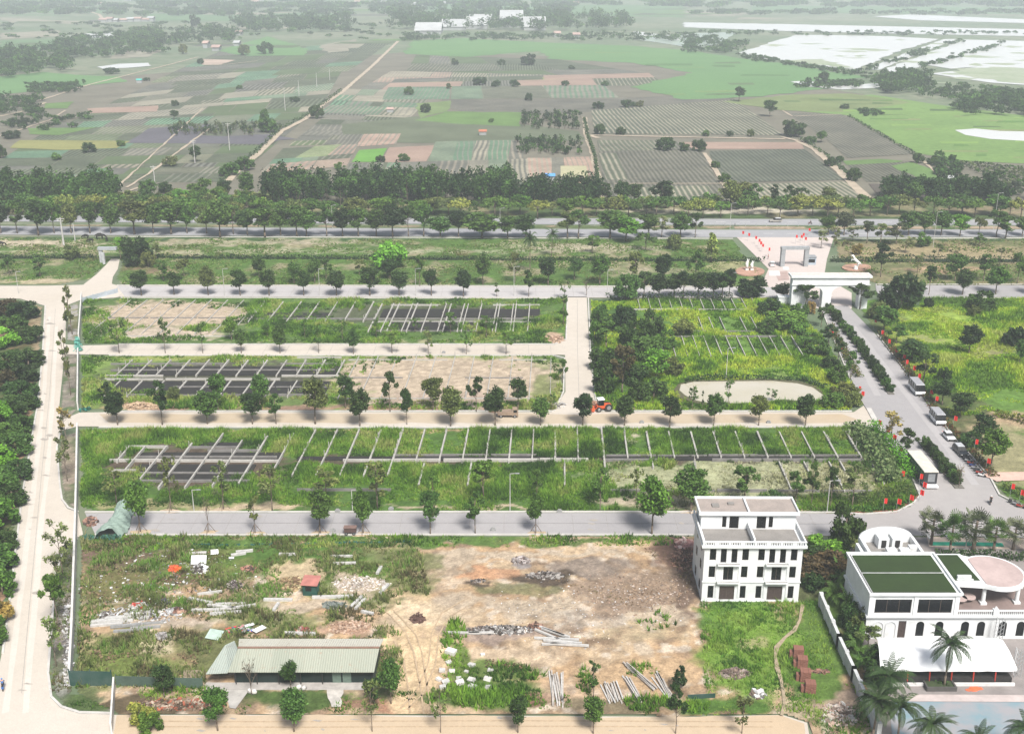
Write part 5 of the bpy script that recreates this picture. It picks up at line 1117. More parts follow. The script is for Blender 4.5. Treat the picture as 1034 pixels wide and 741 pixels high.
def wood(name, items, label, per=220, leaf=0.6, seed=1, tones=('dark',), trunk=True):
    rg = np.random.default_rng(seed); VV = []; HH = []
    for (x, y, wpx, top) in items:
        p = G(x, y); s = S(y); W = wpx / s; H = max(2.0, (y - top) / VS(y)); g = np.array(GREENS[tones[int(rg.integers(len(tones)))]]) * rg.uniform(.75, 1.25)
        nc = 9; cl = rg.normal(0, 1, (nc, 3)); cl /= np.linalg.norm(cl, axis=1)[:, None]
        cc = cl * np.array([W * .34, W * .34, H * .26]) + np.array([p.x, p.y, H * .62])
        k = rg.integers(0, nc, per); d = rg.normal(0, 1, (per, 3)); d /= np.linalg.norm(d, axis=1)[:, None]
        C = cc[k] + d * np.array([W * .2, W * .2, H * .16]) * rg.uniform(.6, 1.1, (per, 1))
        C[:, 2] = np.maximum(C[:, 2], 0.3)
        VV.append(leafquads(C, leaf * max(1, W / 7), rg, .2)); tone = rg.uniform(.6, 1.35, nc)[k] * rg.uniform(.75, 1.3, per)
        HH.append(np.repeat(g[None, :] * tone[:, None], 4, axis=0))
        if trunk:
            r = 0.16
            for a in (0, 1):
                dx, dy = (r, 0) if a else (0, r)
                VV.append(np.array([[p.x - dx, p.y - dy, -.1], [p.x + dx, p.y + dy, -.1], [p.x + dx * .6, p.y + dy * .6, H * .6], [p.x - dx * .6, p.y - dy * .6, H * .6]])); HH.append(np.tile(np.array([[.16, .13, .1]]), (4, 1)))
    V = np.concatenate(VV); H_ = np.concatenate(HH)
    o = link(name, npmesh(name, V, np.arange(len(V)).reshape(-1, 4), GRASS, {'hue': H_}))
    return setp(o, label, 'woodland', None, 'stuff')
def belt(x0, x1, y0, y1, n, w, h, seed, fn=None):
    r = random.Random(seed); L = []
    for i in range(n):
        t = r.random(); x = x0 + (x1 - x0) * t; y = y0 + (y1 - y0) * r.random() + (fn(x) if fn else 0)
        ww = r.uniform(*w); L.append((x, y, ww, y - r.uniform(*h)))
    return L
wood('woodland', belt(-60, 118, 196, 211, 150, (12, 19), (22, 31), 1), 'dark tall wood at the left beyond the boulevard', seed=1, tones=('dark', 'mid', 'mid'))
wood('woodland', belt(268, 520, 196, 211, 210, (12, 18), (25, 34), 2), 'long dark tall wood in the middle beyond the boulevard', seed=2, tones=('black', 'dark', 'mid'))
wood('woodland', belt(515, 612, 198, 211, 60, (12, 18), (18, 27), 3), 'lower dark wood at the right end of the long one', seed=3, tones=('dark', 'black'))
wood('woodland', belt(892, 1010, 196, 205, 70, (12, 18), (17, 25), 4) + belt(1005, 1100, 200, 207, 20, (12, 18), (10, 18), 41), 'dark wood beyond the boulevard at the right', seed=4, tones=('black', 'dark', 'dark'))
wood('thicket', belt(118, 270, 206, 213, 90, (12, 18), (8, 16), 5) + belt(600, 900, 207, 213, 60, (11, 17), (8, 14), 6) + belt(-60, 270, 209, 215, 60, (12, 16), (8, 12), 61), 'light green undergrowth in gaps of the woods beyond the boulevard', seed=5, tones=('fresh', 'mid', 'olive', 'yellow'))
wood('bank_thicket', belt(962, 1034, 186, 200, 34, (7, 12), (5, 9), 7) , 'pale bushes beside the banana field', seed=7, tones=('grey', 'mid'), trunk=False)
# banana field: planted rows
L = []
for j in range(8):
    for i in range(26):
        x = 966 + i * 5 + j * 7; y = 165 + i * 0.55 + j * 3.4 + rr_.uniform(-.6, .6)
        if x < 1100: L.append((x, y, 5.2, y - 4.2))
wood('banana_field', L, 'rows of pale banana plants at the right edge beyond the woods', per=40, leaf=.5, seed=8, tones=('grey', 'pale', 'mid'), trunk=False)
wood('grove', belt(528, 588, 118, 131, 90, (4, 6), (6, 9), 9), 'upper dark palm grove in the centre of the fields', per=60, leaf=.5, seed=9, tones=('dark', 'black', 'mid'))
wood('grove', belt(522, 586, 143, 157, 90, (5, 7), (7, 9), 10), 'lower dark palm grove in the centre of the fields', per=60, leaf=.5, seed=10, tones=('dark', 'black', 'mid'))
wood('grove', belt(170, 255, 128, 138, 90, (3.5, 5), (6, 9), 11) + belt(255, 283, 126, 132, 14, (4, 6), (5, 8), 12), 'papaya grove with thin crowns left of the pale track', per=44, leaf=.45, seed=11, tones=('dark', 'black', 'olive'))
# far tree belts, paling with distance
FARB = [(belt(-40, 75, 56, 80, 150, (8, 14), (8, 14), 20, lambda x: -8 * (x / 75)), 'dark wood at the far left below the flood plain'),
        (belt(60, 170, 44, 62, 110, (7, 12), (6, 10), 21, lambda x: -8 * (x - 60) / 110), 'tree belt running right from the far left wood'),
        (belt(120, 240, 32, 46, 90, (6, 11), (5, 9), 22), 'tree belt above the flooded strip at the left'),
        (belt(240, 352, 22, 33, 100, (7, 13), (6, 11), 23), 'tree belt left of the white roofed halls'),
        (belt(395, 640, 20, 32, 190, (6, 12), (8, 15), 24), 'trees behind and between the white roofed halls'),
        (belt(400, 720, 36, 42, 120, (5, 9), (3, 6), 25), 'hedge trees in front of the white roofed halls'),
        (belt(400, 575, 10, 20, 70, (8, 14), (6, 10), 26), 'hazy wood beyond the white roofed halls'),
        (belt(-20, 90, 118, 133, 26, (6, 10), (4, 7), 27), 'low bushes among the left fields'),
        (belt(-30, 40, 100, 117, 60, (8, 12), (5, 10), 28), 'dark bushes at the left edge in the fields'),
        (belt(32, 78, 85, 94, 50, (5, 8), (3, 5), 29), 'bushes below the bright rice field at the left'),
        (belt(690, 750, 42, 55, 60, (5, 10), (4, 8), 30), 'bushes at the near end of the flooded fields'),
        (belt(750, 880, 56, 60, 60, (4, 7), (2, 4), 31, lambda x: 20 * (x - 750) / 130), 'low bushes on the bank of the big flooded field'),
        (belt(690, 1060, 33, 36, 90, (4, 7), (1.6, 3.2), 32), 'bushes on the long bank below the river'),
        (belt(873, 970, 70, 73, 40, (4, 6), (2, 3.4), 33, lambda x: -30 * (x - 873) / 97), 'bushes on the slanting bank between flooded fields'),
        (belt(905, 1010, 74, 77, 40, (4, 7), (2, 4), 34, lambda x: -30 * (x - 905) / 105), 'bushes on the second slanting bank'),
        (belt(886, 935, 78, 95, 80, (7, 13), (7, 13), 35), 'wood at the corner of the flooded fields'),
        (belt(935, 1060, 84, 100, 80, (6, 10), (3, 7), 36, lambda x: 12 * (x - 935) / 120), 'bushes along the creek at the right'),
        (belt(970, 1050, 100, 118, 70, (9, 15), (7, 13), 37), 'dark bushy wood at the right edge by the flooded field'),
        (belt(810, 870, 84, 90, 40, (5, 9), (3, 6), 38), 'bushes in the middle of the right meadow'),
        (belt(700, 1060, 12, 15, 90, (6, 14), (1.6, 4), 39), 'far hazy tree line beyond the river'),
        (belt(-20, 400, 6, 16, 150, (8, 20), (2, 5), 40), 'hazy tree lines on the far plain at the left'),
        (belt(-20, 1060, 1, 7, 200, (10, 26), (2, 4), 42), 'faint tree lines near the top of the picture'),
        (belt(-20, 400, 24, 40, 70, (5, 10), (1.5, 3), 44), 'thin hedges on the far plain at the left'),
        (belt(945, 965, 158, 178, 20, (7, 10), (5, 8), 45) + belt(868, 884, 112, 118, 8, (5, 8), (2, 4), 46), 'bushes along the marsh ditch')]
for i, (L, lb) in enumerate(FARB):
    L = L + [(x + rr_.uniform(-9, 9), y + rr_.uniform(-2, 1.5), w_, y - (y - t) * rr_.uniform(.8, 1.1)) for x, y, w_, t in L]
    wood('woodland', L, lb, per=70, leaf=0.75, seed=60 + i, tones=('dark', 'mid', 'dark'), trunk=False)
hedge('hedge', [(590, 121), (593, 137), (600, 157), (605, 190)], 2.2, 1.5, MED, 'bushes lining the pale path between the central plots', seed=31, dens=6, leaf=.5)
hedge('hedge', [(222, 186), (262, 152), (284, 131), (310, 118), (345, 92)], 2.6, 2.0, MED, 'bushes lining the long pale track', seed=32, dens=2.2, leaf=.6)
hedge('hedge', [(808, 141), (842, 163), (862, 184)], 2, 2.0, MED, 'bushes lining the right hand field path', seed=33, dens=4, leaf=.5)
hedge('hedge', [(857, 118), (925, 158), (950, 172)], 1.8, 1.6, MED, 'bushes between the dark plot and the marsh', seed=34, dens=3, leaf=.5)
# near hedges and planting strips
hedge('hedge', [(866, 382), (853, 358), (838, 330)], 1.3, 2.0, [(0.03, .07, .02), (.10, .14, .03), (.16, .10, .04), (.05, .11, .03)], 'planting strip left of the entrance road', seed=35, dens=34, leaf=.28)
hedge('hedge', [(889, 337), (921, 381), (942, 411), (965, 441), (982, 458), (1004, 483)], 1.1, 1.8, [(0.03, .06, .02), (.10, .13, .03), (.20, .07, .04), (.05, .10, .03)], 'flower strip right of the entrance road', seed=36, dens=34, leaf=.26)
hedge('hedge', [(880, 433), (893, 446), (912, 470), (921, 486)], 2.6, 2.6, [(0.09, .24, .02), (.15, .38, .03), (.12, .32, .03)], 'bright green clipped hedge left of the coach', seed=37, dens=60, leaf=.24)
hedge('hedge', [(862, 437), (876, 450), (890, 472), (900, 492)], 3.0, 4.2, [(0.03, .06, .02), (.12, .19, .06), (.22, .28, .12), (.06, .12, .03)], 'feathery palm planting left of the bright hedge', seed=38, dens=70, leaf=.42)
hedge('hedge', [(858, 511), (880, 506), (905, 500), (918, 492)], 1.4, 3.2, [(0.06, .11, .03), (.12, .16, .04), (.09, .14, .03)], 'rounded olive shrubs in the corner bed left of the coach', seed=39, dens=60, leaf=.24)
hedge('hedge', [(846, 515), (874, 517), (902, 515), (920, 507)], 1.0, 1.0, [(0.03, .09, .02), (.08, .20, .03), (.05, .12, .02)], 'low green hedge round the corner bed', seed=40, dens=34, leaf=.22)
hedge('hedge', [(1012, 492), (1034, 504), (1060, 514)], 1.6, 1.8, [(0.04, .09, .02), (.14, .20, .03), (.10, .13, .03), (.05, .07, .03)], 'mixed shrubs below the salmon path', seed=41, dens=50, leaf=.24)
hedge('hedge', [(1004, 420), (1020, 424), (1060, 434)], 2.4, 2.0, [(.03, .07, .02), (.16, .20, .03), (.24, .24, .04), (.05, .1, .02)], 'yellow green hedge beside the park lawn', seed=42, dens=40, leaf=.3)
hedge('hedge', [(944, 562), (1034, 565), (1060, 566)], 1.5, 1.6, MED, 'dark clipped hedge under the fan palms', seed=43, dens=50, leaf=.24)
hedge('hedge', [(612, 304), (640, 303), (740, 304)], 3.0, 1.6, HD, 'dark undergrowth below the tree screen', seed=44, dens=26, leaf=.3)
hedge('hedge', [(690, 387), (720, 383.6), (760, 383.6), (812, 385), (834, 394)], 1.6, 1.4, MED, 'dark growth on the far bank of the pond', seed=45, dens=20, leaf=.3)
# shrubs of the two medians, each its own plant
def median(line, n, label, group, r0):
    P = [G(x, y) for x, y in line]
    for i in range(n):
        t = (i + .5) / n * (len(P) - 1); k = int(t); p = P[k].lerp(P[k + 1], t - k)
        a = p + Vector((rnd.uniform(-.3, .3), rnd.uniform(-.3, .3), 0)); px, py = PX(a.x, a.y, 0)
        tree(px, py, r0 * S(py) * rnd.uniform(.85, 1.2), py - r0 * VS(py) * rnd.uniform(.9, 1.25), 'bush', rnd.choice(['dark', 'dark', 'mid', 'black']), label % ordn(i + 1), group, 'shrub')
median([(835, 312), (868, 352), (899, 398)], 21, 'clipped shrub, %s down the long median from the white gate', 'shrubs of the long median', 2.7)
median([(932, 449), (950, 470), (967, 491)], 11, 'clipped shrub, %s down the short median right of the coach', 'shrubs of the short median', 2.6)
tree(968, 493, 9, 472, 'bare', 'ochre', 'little bare tree at the lower tip of the short median')
b = MB()
for L_, w_ in (([(834, 311), (868, 352), (900, 399)], 1.5), ([(931, 447), (969, 494)], 1.9)):
    P = [G(x, y) for x, y in L_]
    for p, q in zip(P, P[1:]): b.bar((p.x, p.y, .15), (q.x, q.y, .15), w_, .3)
b.build('median_kerb', plain('dark_planting_soil', (0.16, 0.15, 0.13), .9))['kind'] = 'structure'
# ---------------------------------------------------------------- foundations of the terraces
VPX = 565.0
def along(x, yref, y):
    return VPX + (x - VPX) * (y - HZ) / (yref - HZ)
BEAM = plain('pale_cast_concrete', (0.40, 0.385, 0.355), 0.9, 0.3, 0.35, col2=(0.20, 0.19, 0.17))
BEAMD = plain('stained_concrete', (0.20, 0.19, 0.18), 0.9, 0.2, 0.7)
PIT = plain('dark_pit', (0.028, 0.026, 0.024), 0.8, 0.2, 0.6)  # near-black blocks set between the foundation beams
def foundation(label, xs, yref, y0, y1, longs, group, w=0.36, z=0.6, mat=BEAM, posts=0.5, pits=(), seed=1):
    rr = random.Random(seed); x00 = xs[0][0] if isinstance(xs[0], tuple) else xs[0]; o0 = G(x00, y1)
    root = empty('terrace_foundation', (o0.x, o0.y, 0), 0, label, 'foundation', group)
    def loc(p): return (p.x - o0.x, p.y - o0.y)
    
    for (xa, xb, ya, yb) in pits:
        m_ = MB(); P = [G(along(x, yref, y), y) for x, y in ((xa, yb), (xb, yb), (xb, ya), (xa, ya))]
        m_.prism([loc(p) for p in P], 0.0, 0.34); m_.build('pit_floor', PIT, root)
    for i, t in enumerate(xs):
        ya, yb = (y0, y1)
        if isinstance(t, tuple): t, ya, yb = t
        m_ = MB(); p = G(along(t, yref, ya), ya); q = G(along(t, yref, yb), yb)
        zz = z + rr.uniform(-.08, .08)
        m_.bar((*loc(p), zz / 2), (*loc(q), zz / 2), w * rr.uniform(.8, 1.2), zz); m_.build('cross_beam', mat, root)
        if rr.random() < posts:
            for k in range(3):
                m_ = MB(); f = rr.random(); a = p.lerp(q, f); m_.cyl((*loc(a), zz), (*loc(a), zz + rr.uniform(.6, 1.5)), .1, .08, 5); m_.build('column_stub', mat, root)
    for (y, xa, xb, ww, mm) in longs:
        ns = max(1, int((xb - xa) / 48)); e_ = [xa + (xb - xa) * k / ns for k in range(ns + 1)]
        for k in range(ns):
            if rr.random() < .12 and ns > 2: continue
            m_ = MB(); p = G(e_[k] + (rr.uniform(0, 3) if k else 0), y); q = G(e_[k + 1], y + rr.uniform(-.15, .15)); zz = z * rr.uniform(.7, 1.02) + .02
            m_.bar((*loc(p), zz / 2), (*loc(q), zz / 2), ww * rr.uniform(.6, 1.05), zz); m_.build('long_beam', mm, root)
    return root
def rng(a, b, st): return list(np.arange(a, b, st))
foundation('half buried pale foundation grid on bare beige soil, top left block', rng(112, 250, 17), 320, 303.5, 338, [(321.5, 100, 248, .5, BEAMD), (340, 100, 235, .3, BEAM)], 'terrace foundations', w=.22, z=.35, seed=2, posts=.3)
foundation('exposed foundation beams in green grass of the furthest block', [(x, 306, 326) if x < 375 else (x, 308, 336) for x in rng(256, 372, 19) + [380, 392, 398, 412, 417, 431, 447, 452, 466, 470, 484, 500, 503, 517, 520, 534]], 320, 308, 336,
           [(309, 395, 545, .35, BEAM), (323, 250, 545, .55, BEAMD), (326, 380, 540, .45, BEAM), (335, 380, 480, .3, BEAMD)], 'terrace foundations', w=.3, seed=3, pits=[(384, 545, 313, 321), (394, 480, 326, 334), (256, 330, 317, 322)])
foundation('exposed dark foundation trenches of the second block, left half', [(x, 365, 381) for x in rng(118, 345, 20.2)] + [(x, 386, 402) for x in rng(128, 330, 22)], 380, 365, 402,
           [(368.5, 112, 340, .4, BEAMD), (375, 112, 338, .4, BEAMD), (380.5, 106, 342, .55, BEAM), (384, 106, 342, .5, BEAM), (392, 120, 330, .4, BEAMD), (400, 125, 330, .4, BEAMD), (362, 300, 345, .4, BEAM)], 'terrace foundations', w=.34, seed=4, pits=[(118, 338, 371, 380), (118, 338, 386, 400)])
foundation('buried foundation grid showing on bare soil, second block right half', rng(352, 560, 20.4), 382, 361, 404, [(364, 352, 552, .25, BEAM), (382, 346, 528, .55, BEAMD), (403, 350, 552, .3, BEAM)], 'terrace foundations', w=.2, z=.38, seed=5, posts=.4)
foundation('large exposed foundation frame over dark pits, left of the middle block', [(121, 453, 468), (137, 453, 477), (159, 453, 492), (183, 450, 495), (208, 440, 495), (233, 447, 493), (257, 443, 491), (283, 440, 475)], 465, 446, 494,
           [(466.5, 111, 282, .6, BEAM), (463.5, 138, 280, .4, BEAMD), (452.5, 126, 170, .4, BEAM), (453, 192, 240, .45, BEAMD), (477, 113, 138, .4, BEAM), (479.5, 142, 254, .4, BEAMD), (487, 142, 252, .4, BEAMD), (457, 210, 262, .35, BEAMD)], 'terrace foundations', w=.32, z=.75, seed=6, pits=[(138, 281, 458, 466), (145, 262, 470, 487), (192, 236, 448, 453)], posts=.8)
foundation('overgrown foundation row in the middle of the block, left of the divider', [(x, 436, 482) for x in rng(304, 400, 23.3)] + [(x, 436, 468) for x in rng(397.5, 600, 23.3)] + [(x, 470, 492) for x in (430, 477, 570)], 465, 436, 482,
           [(461, 300, 590, .45, BEAMD), (466, 296, 594, .8, BEAM), (496, 300, 395, .2, BEAMD)], 'terrace foundations', w=.34, z=.72, seed=7, pits=[(300, 592, 462, 465.4)], posts=.8)
foundation('foundation row with straw coloured plots, right of the divider', [(610, 434, 480)] + [(x, 438, 464) for x in rng(634, 905, 23.6)] + [(785, 468, 496), (810, 468, 478), (835, 468, 498), (846, 468, 478), (877, 468, 490), (700, 468, 474), (658, 468, 474)], 465, 436, 482,
           [(461.5, 611, 868, .4, BEAMD), (466, 611, 874, .5, BEAMD), (497, 616, 880, .35, BEAMD)], 'terrace foundations', w=.34, z=.68, seed=8, pits=[(612, 870, 462, 465.6)], posts=.5)
foundation('thin pale foundation lines in bright grass, top of the pond plots', rng(645, 765, 10.6), 308, 303, 313, [(313.5, 640, 768, .12, BEAM)], 'terrace foundations', w=.2, z=.7, seed=9, posts=0)
foundation('thin pale foundation lines in bright grass, middle of the pond plots', [707, 718, 729, 750, 761], 328, 322, 335, [(335.5, 660, 770, .15, BEAMD)], 'terrace foundations', w=.2, z=.7, seed=10, posts=0)
foundation('thin pale foundation lines in bright grass, nearest to the pond', [668, 679] + rng(691, 805, 11.3), 350, 341, 361, [(341, 655, 798, .2, BEAMD)], 'terrace foundations', w=.2, z=.7, seed=11, posts=0)

# ---------------------------------------------------------------- walls and fences
def wallrun(name, pts, h, t, mat, label, cat='wall', group=None, post=None, postmat=None, cap=None):
    P = [G(x, y) for x, y in pts]; o0 = P[0]
    root = empty(name, (o0.x, o0.y, 0), 0, label, cat, group); b = MB(); pb = MB(); cb = MB()
    for p, q in zip(P, P[1:]):
        a = (p.x - o0.x, p.y - o0.y); c = (q.x - o0.x, q.y - o0.y)
        b.bar((*a, h / 2), (*c, h / 2), t, h)
        if cap: cb.bar((*a, h + .06), (*c, h + .06), t + .12, .12)
        if post:
            n = max(1, int((q - p).length / post))
            for i in range(n + 1):
                f = i / n; x = a[0] + (c[0] - a[0]) * f; y = a[1] + (c[1] - a[1]) * f
                pb.box(x - t * .9, x + t * .9, y - t * .9, y + t * .9, 0, h + .3)
    b.build('panel', mat, root)
    if post: pb.build('pillar', postmat or mat, root)
    if cap: cb.build('coping', mat, root)
    return root
WALLW = plain('whitewashed_wall', (0.62, 0.60, 0.57), 0.85, 0.12, 0.5)
wallrun('boundary_wall', [(83, 302), (80, 345)], 2.3, .3, WALLW, 'thin white boundary wall, furthest piece beside the top block', group='left boundary wall')
wallrun('boundary_wall', [(79.5, 359), (79, 414)], 2.3, .3, WALLW, 'thin white boundary wall between the narrow lane and the beige street', group='left boundary wall')
wallrun('boundary_wall', [(79, 436), (78, 500), (76.5, 560), (74, 640), (71.5, 691)], 2.3, .35, WALLW, 'long thin white boundary wall down to the green sheet fence', group='left boundary wall')
wallrun('concrete_wall', [(828, 612), (846, 655), (861, 688), (873, 716), (886, 745)], 2.3, .35, plain('grey_white_wall', (0.56, 0.57, 0.57), .8, .15, .6), 'slanting grey white wall with pillars beside the villa lawn', post=3.2, cap=True)
GSHEET = plain('green_sheet_metal', (0.02, 0.06, 0.048), 0.5, 0.25, 0.5, col2=(.10, .13, .12)); NETG = plain('green_netting', (0.075, 0.115, 0.09), 0.8, 0.25, 0.4)
wallrun('sheet_fence', [(71.5, 692), (114, 693)], 2.6, .08, GSHEET, 'dark green sheet fence at the lower end of the white wall', 'fence', post=2.6)
wallrun('sheet_fence', [(116, 694), (113, 741)], 1.9, .25, WALLW, 'short leaning pale fence running down to the bottom road', 'fence')
wallrun('netting_fence', [(118, 692.5), (165, 694), (205, 695)], 1.8, .06, NETG, 'faded green netting fence left of the long shed', 'fence', post=3.4)
wallrun('netting_fence', [(694, 706.5), (722, 705)], .9, .1, GSHEET, 'low dark green netting at the lower left of the villa lawn', 'fence')
wallrun('metal_fence', [(82, 306), (119, 296)], 1.6, .08, plain('pale_blue_sheet', (0.42, 0.47, 0.52), .5, .15, .5), 'light blue grey panel fence at the road junction top left', 'fence', post=3.4)
b = MB(); a, c = G(109, 546), G(131, 512); V_ = []; nu, nv = 22, 10; rn = random.Random(3)
for i in range(nu + 1):
    for j in range(nv + 1):
        t = i / nu; s_ = j / nv - .5; p = a.lerp(c, t); wv = 4.6 + 1.0 * math.sin(t * 7)
        V_.append((p.x + s_ * wv + rn.uniform(-.12, .12), p.y + s_ * .8, .25 + (1.9 + .5 * math.sin(t * 9 + 1)) * math.cos(s_ * 2.9) + .25 * math.sin(i * 1.7 + j * 1.1)))
b.add(V_, [(i * (nv + 1) + j, i * (nv + 1) + j + 1, (i + 1) * (nv + 1) + j + 1, (i + 1) * (nv + 1) + j) for i in range(nu) for j in range(nv)])
o = b.build('netting_tunnel', plain('pale_green_netting', (.22, .29, .25), .8, .5, .9, col2=(.08, .12, .10))); setp(o, 'tilted green netting sheet lying across the end of the grey street', 'netting')
hedge('netting', [(84, 546), (110, 545), (122, 544)], 1.0, .9, [(0.05, .13, .10), (.08, .2, .15)], 'crumpled green netting heaped at the street end', 'netting', 51, 26, .3)
hedge('netting', [(78, 347), (80, 356)], 2.0, 1.2, [(0.12, .40, .33), (.2, .5, .42)], 'turquoise netting heap where the narrow lane meets the left road', 'netting', 52, 40, .3)
hedge('netting', [(80, 416), (92, 414)], .8, 1.0, [(0.03, .20, .16), (.05, .25, .2)], 'dark teal netting at the end of the beige street', 'netting', 53, 26, .3)
hedge('netting', [(95, 549), (250, 551), (330, 549), (420, 548)], .25, .35, [(0.03, .12, .10), (.05, .14, .12)], 'thin strip of green netting lying along the grass verge', 'netting', 54, 5, .3)
RAILM = plain('fence_rail', (0.36, 0.38, 0.38), .6, .1, 1)
def rail(pts, label):
    P = [G(x, y) for x, y in pts]; o0 = P[0]; root = empty('rail_fence', (o0.x, o0.y, 0), 0, label, 'fence'); r = MB(); s_ = MB()
    for p, q in zip(P, P[1:]):
        for z in (.5, 1.0): r.bar((p.x - o0.x, p.y - o0.y, z), (q.x - o0.x, q.y - o0.y, z), .07, .1)
        n = int((q - p).length / 4)
        for i in range(n + 1): a = p.lerp(q, i / n); s_.box(a.x - o0.x - .08, a.x - o0.x + .08, a.y - o0.y - .08, a.y - o0.y + .08, 0, 1.25)
    r.build('rail', RAILM, root); s_.build('post', RAILM, root)
rail([(560, 227.8), (742, 228.4), (838, 228.6)], 'low rail fence along the boulevard median above the plaza')

# ---------------------------------------------------------------- white villa
def holes_wall(b, x0, x1, z0, z1, ops, y0, y1):
    xs = sorted({x0, x1, *[v for o in ops for v in o[:2]]}); zs = sorted({z0, z1, *[v for o in ops for v in o[2:]]})
    for i in range(len(xs) - 1):
        run = None
        for j in range(len(zs) - 1):
            cx, cz = (xs[i] + xs[i + 1]) / 2, (zs[j] + zs[j + 1]) / 2
            solid = not any(o[0] < cx < o[1] and o[2] < cz < o[3] for o in ops)
            if solid: run = [run[0] if run else zs[j], zs[j + 1]]
            if (not solid or j == len(zs) - 2) and run: b.box(xs[i], xs[i + 1], y0, y1, run[0], run[1]); run = None
ROOFC = plain('weathered_roof_slab', (0.24, 0.225, 0.21), 0.9, 0.3, 0.45, col2=(0.10, 0.095, 0.09))
ROOFC2 = plain('dusty_roof_slab', (0.33, 0.28, 0.25), 0.9, 0.25, 0.5, col2=(0.20, 0.18, 0.165))
def window(root, x0, x1, z0, z1, yf, div=1, shut=None, side=None):
    """frame with its pane set into a facade opening at y = yf (front is -y); side: on a wall facing -x at x = side"""
    f = MB(); t = .07; p = MB()
    def bx(m_, a0, a1, b0, b1, c0, c1):
        if side is None: m_.box(a0, a1, b0, b1, c0, c1)
        else: m_.box(side + (b0 - yf), side + (b1 - yf), a0, a1, c0, c1)
    bx(f, x0, x0 + t, yf + .12, yf + .2, z0, z1); bx(f, x1 - t, x1, yf + .12, yf + .2, z0, z1); bx(f, x0 + t, x1 - t, yf + .12, yf + .2, z0, z0 + t); bx(f, x0 + t, x1 - t, yf + .12, yf + .2, z1 - t, z1)
    for k in range(1, div): xm = x0 + (x1 - x0) * k / div; bx(f, xm - .04, xm + .04, yf + .12, yf + .2, z0 + t, z1 - t)
    bx(p, x0 + t, x1 - t, yf + .15, yf + .17, z0 + t, z1 - t)
    w_ = f.build('window', FRAMEM, root); p.build('pane', shut or GLASSD, w_)
FRAMEM = plain('brown_window_frame', (0.09, 0.07, 0.06), .5, .1, 2)
SHUT = plain('dark_brown_shutter', (0.075, 0.055, 0.05), .6, .2, 3)
pv_ = G(708, 607.5)
villa = empty('white_villa', (pv_.x, pv_.y, 0), R(-.6), 'white three storey double villa with flat roof terraces, unfinished', 'villa')
W_, D_, D1 = 16.0, 10.6, 5.6
ops = []
for h0 in (0, 7.9):
    ops += [(h0 + .95, h0 + 1.9, .75, 3.1), (h0 + 2.85, h0 + 5.35, .45, 3.05), (h0 + 6.25, h0 + 7.2, .75, 3.1),
            (h0 + .9, h0 + 1.95, 4.65, 6.75), (h0 + 3.3, h0 + 4.9, 4.15, 6.75), (h0 + 6.2, h0 + 7.25, 4.65, 6.75),
            (h0 + .9, h0 + 1.95, 7.85, 9.95), (h0 + 2.7, h0 + 3.65, 7.4, 9.95), (h0 + 4.45, h0 + 5.4, 7.4, 9.95), (h0 + 6.2, h0 + 7.25, 7.85, 9.95)]
b = MB(); holes_wall(b, 0, W_, 0, 10.6, ops, 0, .3)
b.box(0, .3, .3, D_, 0, 10.6); b.box(W_ - .3, W_, .3, D_, 0, 10.6); b.box(.3, W_ - .3, D_ - .3, D_, 0, 10.6)
b.box(7.93, 8.07, .3, D_ - .3, 0, 10.4)
b.build('wall', WHITE, villa)
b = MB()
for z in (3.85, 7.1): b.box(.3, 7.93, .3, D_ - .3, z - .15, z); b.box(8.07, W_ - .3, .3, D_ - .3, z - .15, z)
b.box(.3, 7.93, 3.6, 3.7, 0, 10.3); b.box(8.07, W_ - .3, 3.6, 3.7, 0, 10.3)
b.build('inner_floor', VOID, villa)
b = MB(); b.box(.35, 7.9, .35, D_ - .35, 10.3, 10.62); b.box(8.1, W_ - .35, .35, D_ - .35, 10.3, 10.62); b.build('roof_terrace', ROOFC, villa)
b = MB()        # cornice, string courses, parapet
b.box(-.55, W_ + .55, -.55, -.003, 10.35, 10.75); b.box(-.55, -.003, -.003, D_ + .3, 10.35, 10.75); b.box(W_ + .003, W_ + .55, -.003, D_ + .3, 10.35, 10.75)
b.box(-.3, W_ + .3, -.3, -.003, 10.12, 10.35); b.box(-.12, W_ + .12, -.14, -.003, 3.75, 3.98); b.box(-.1, W_ + .1, -.1, -.003, 0, .35)
b.build('cornice', WHITE, villa)
b = MB(); nb = 44
for i in range(nb):
    x = -.2 + i * (W_ + .4) / (nb - 1)
    if i % 11 in (0, 5, 6): b.box(x - .2, x + .2, -.42, -.2, 10.75, 11.35)
    else: b.box(x - .07, x + .07, -.38, -.24, 10.75, 11.35)
b.box(-.45, W_ + .45, -.45, -.15, 11.35, 11.5); b.build('balustrade', WHITE, villa)
for q in ((-.4, -.15, -.14, D_ + .2, 10.75, 11.5), (W_ + .15, W_ + .4, -.14, D_ + .2, 10.75, 11.5), (7.85, 8.15, -.1, D1, 10.62, 11.9)): b = MB(); b.box(*q); b.build('parapet', WHITE, villa)
for q in ((2.2, 3.4, 7.4, 8.6), (5.0, 6.0, 8.3, 9.1)): b = MB(); b.box(q[0], q[1], q[2], q[3], 13.66, 13.9); b.build('roof_hatch', ROOFC, villa)
ops2 = []
for a, c, z0 in ((3.55, 4.25, 10.9), (4.75, 6.3, 10.7), (9.3, 10.85, 10.7), (11.3, 12.0, 10.9)): ops2.append((a + .1, c + .1, z0, 12.95))
b = MB(); holes_wall(b, .1, W_ - .1, 10.62, 13.4, ops2, D1, D1 + .25); b.box(.1, .35, D1 + .25, D_, 10.62, 13.4); b.box(W_ - .35, W_ - .1, D1 + .25, D_, 10.62, 13.4); b.box(.35, W_ - .35, D_ - .25, D_, 10.63, 13.4)
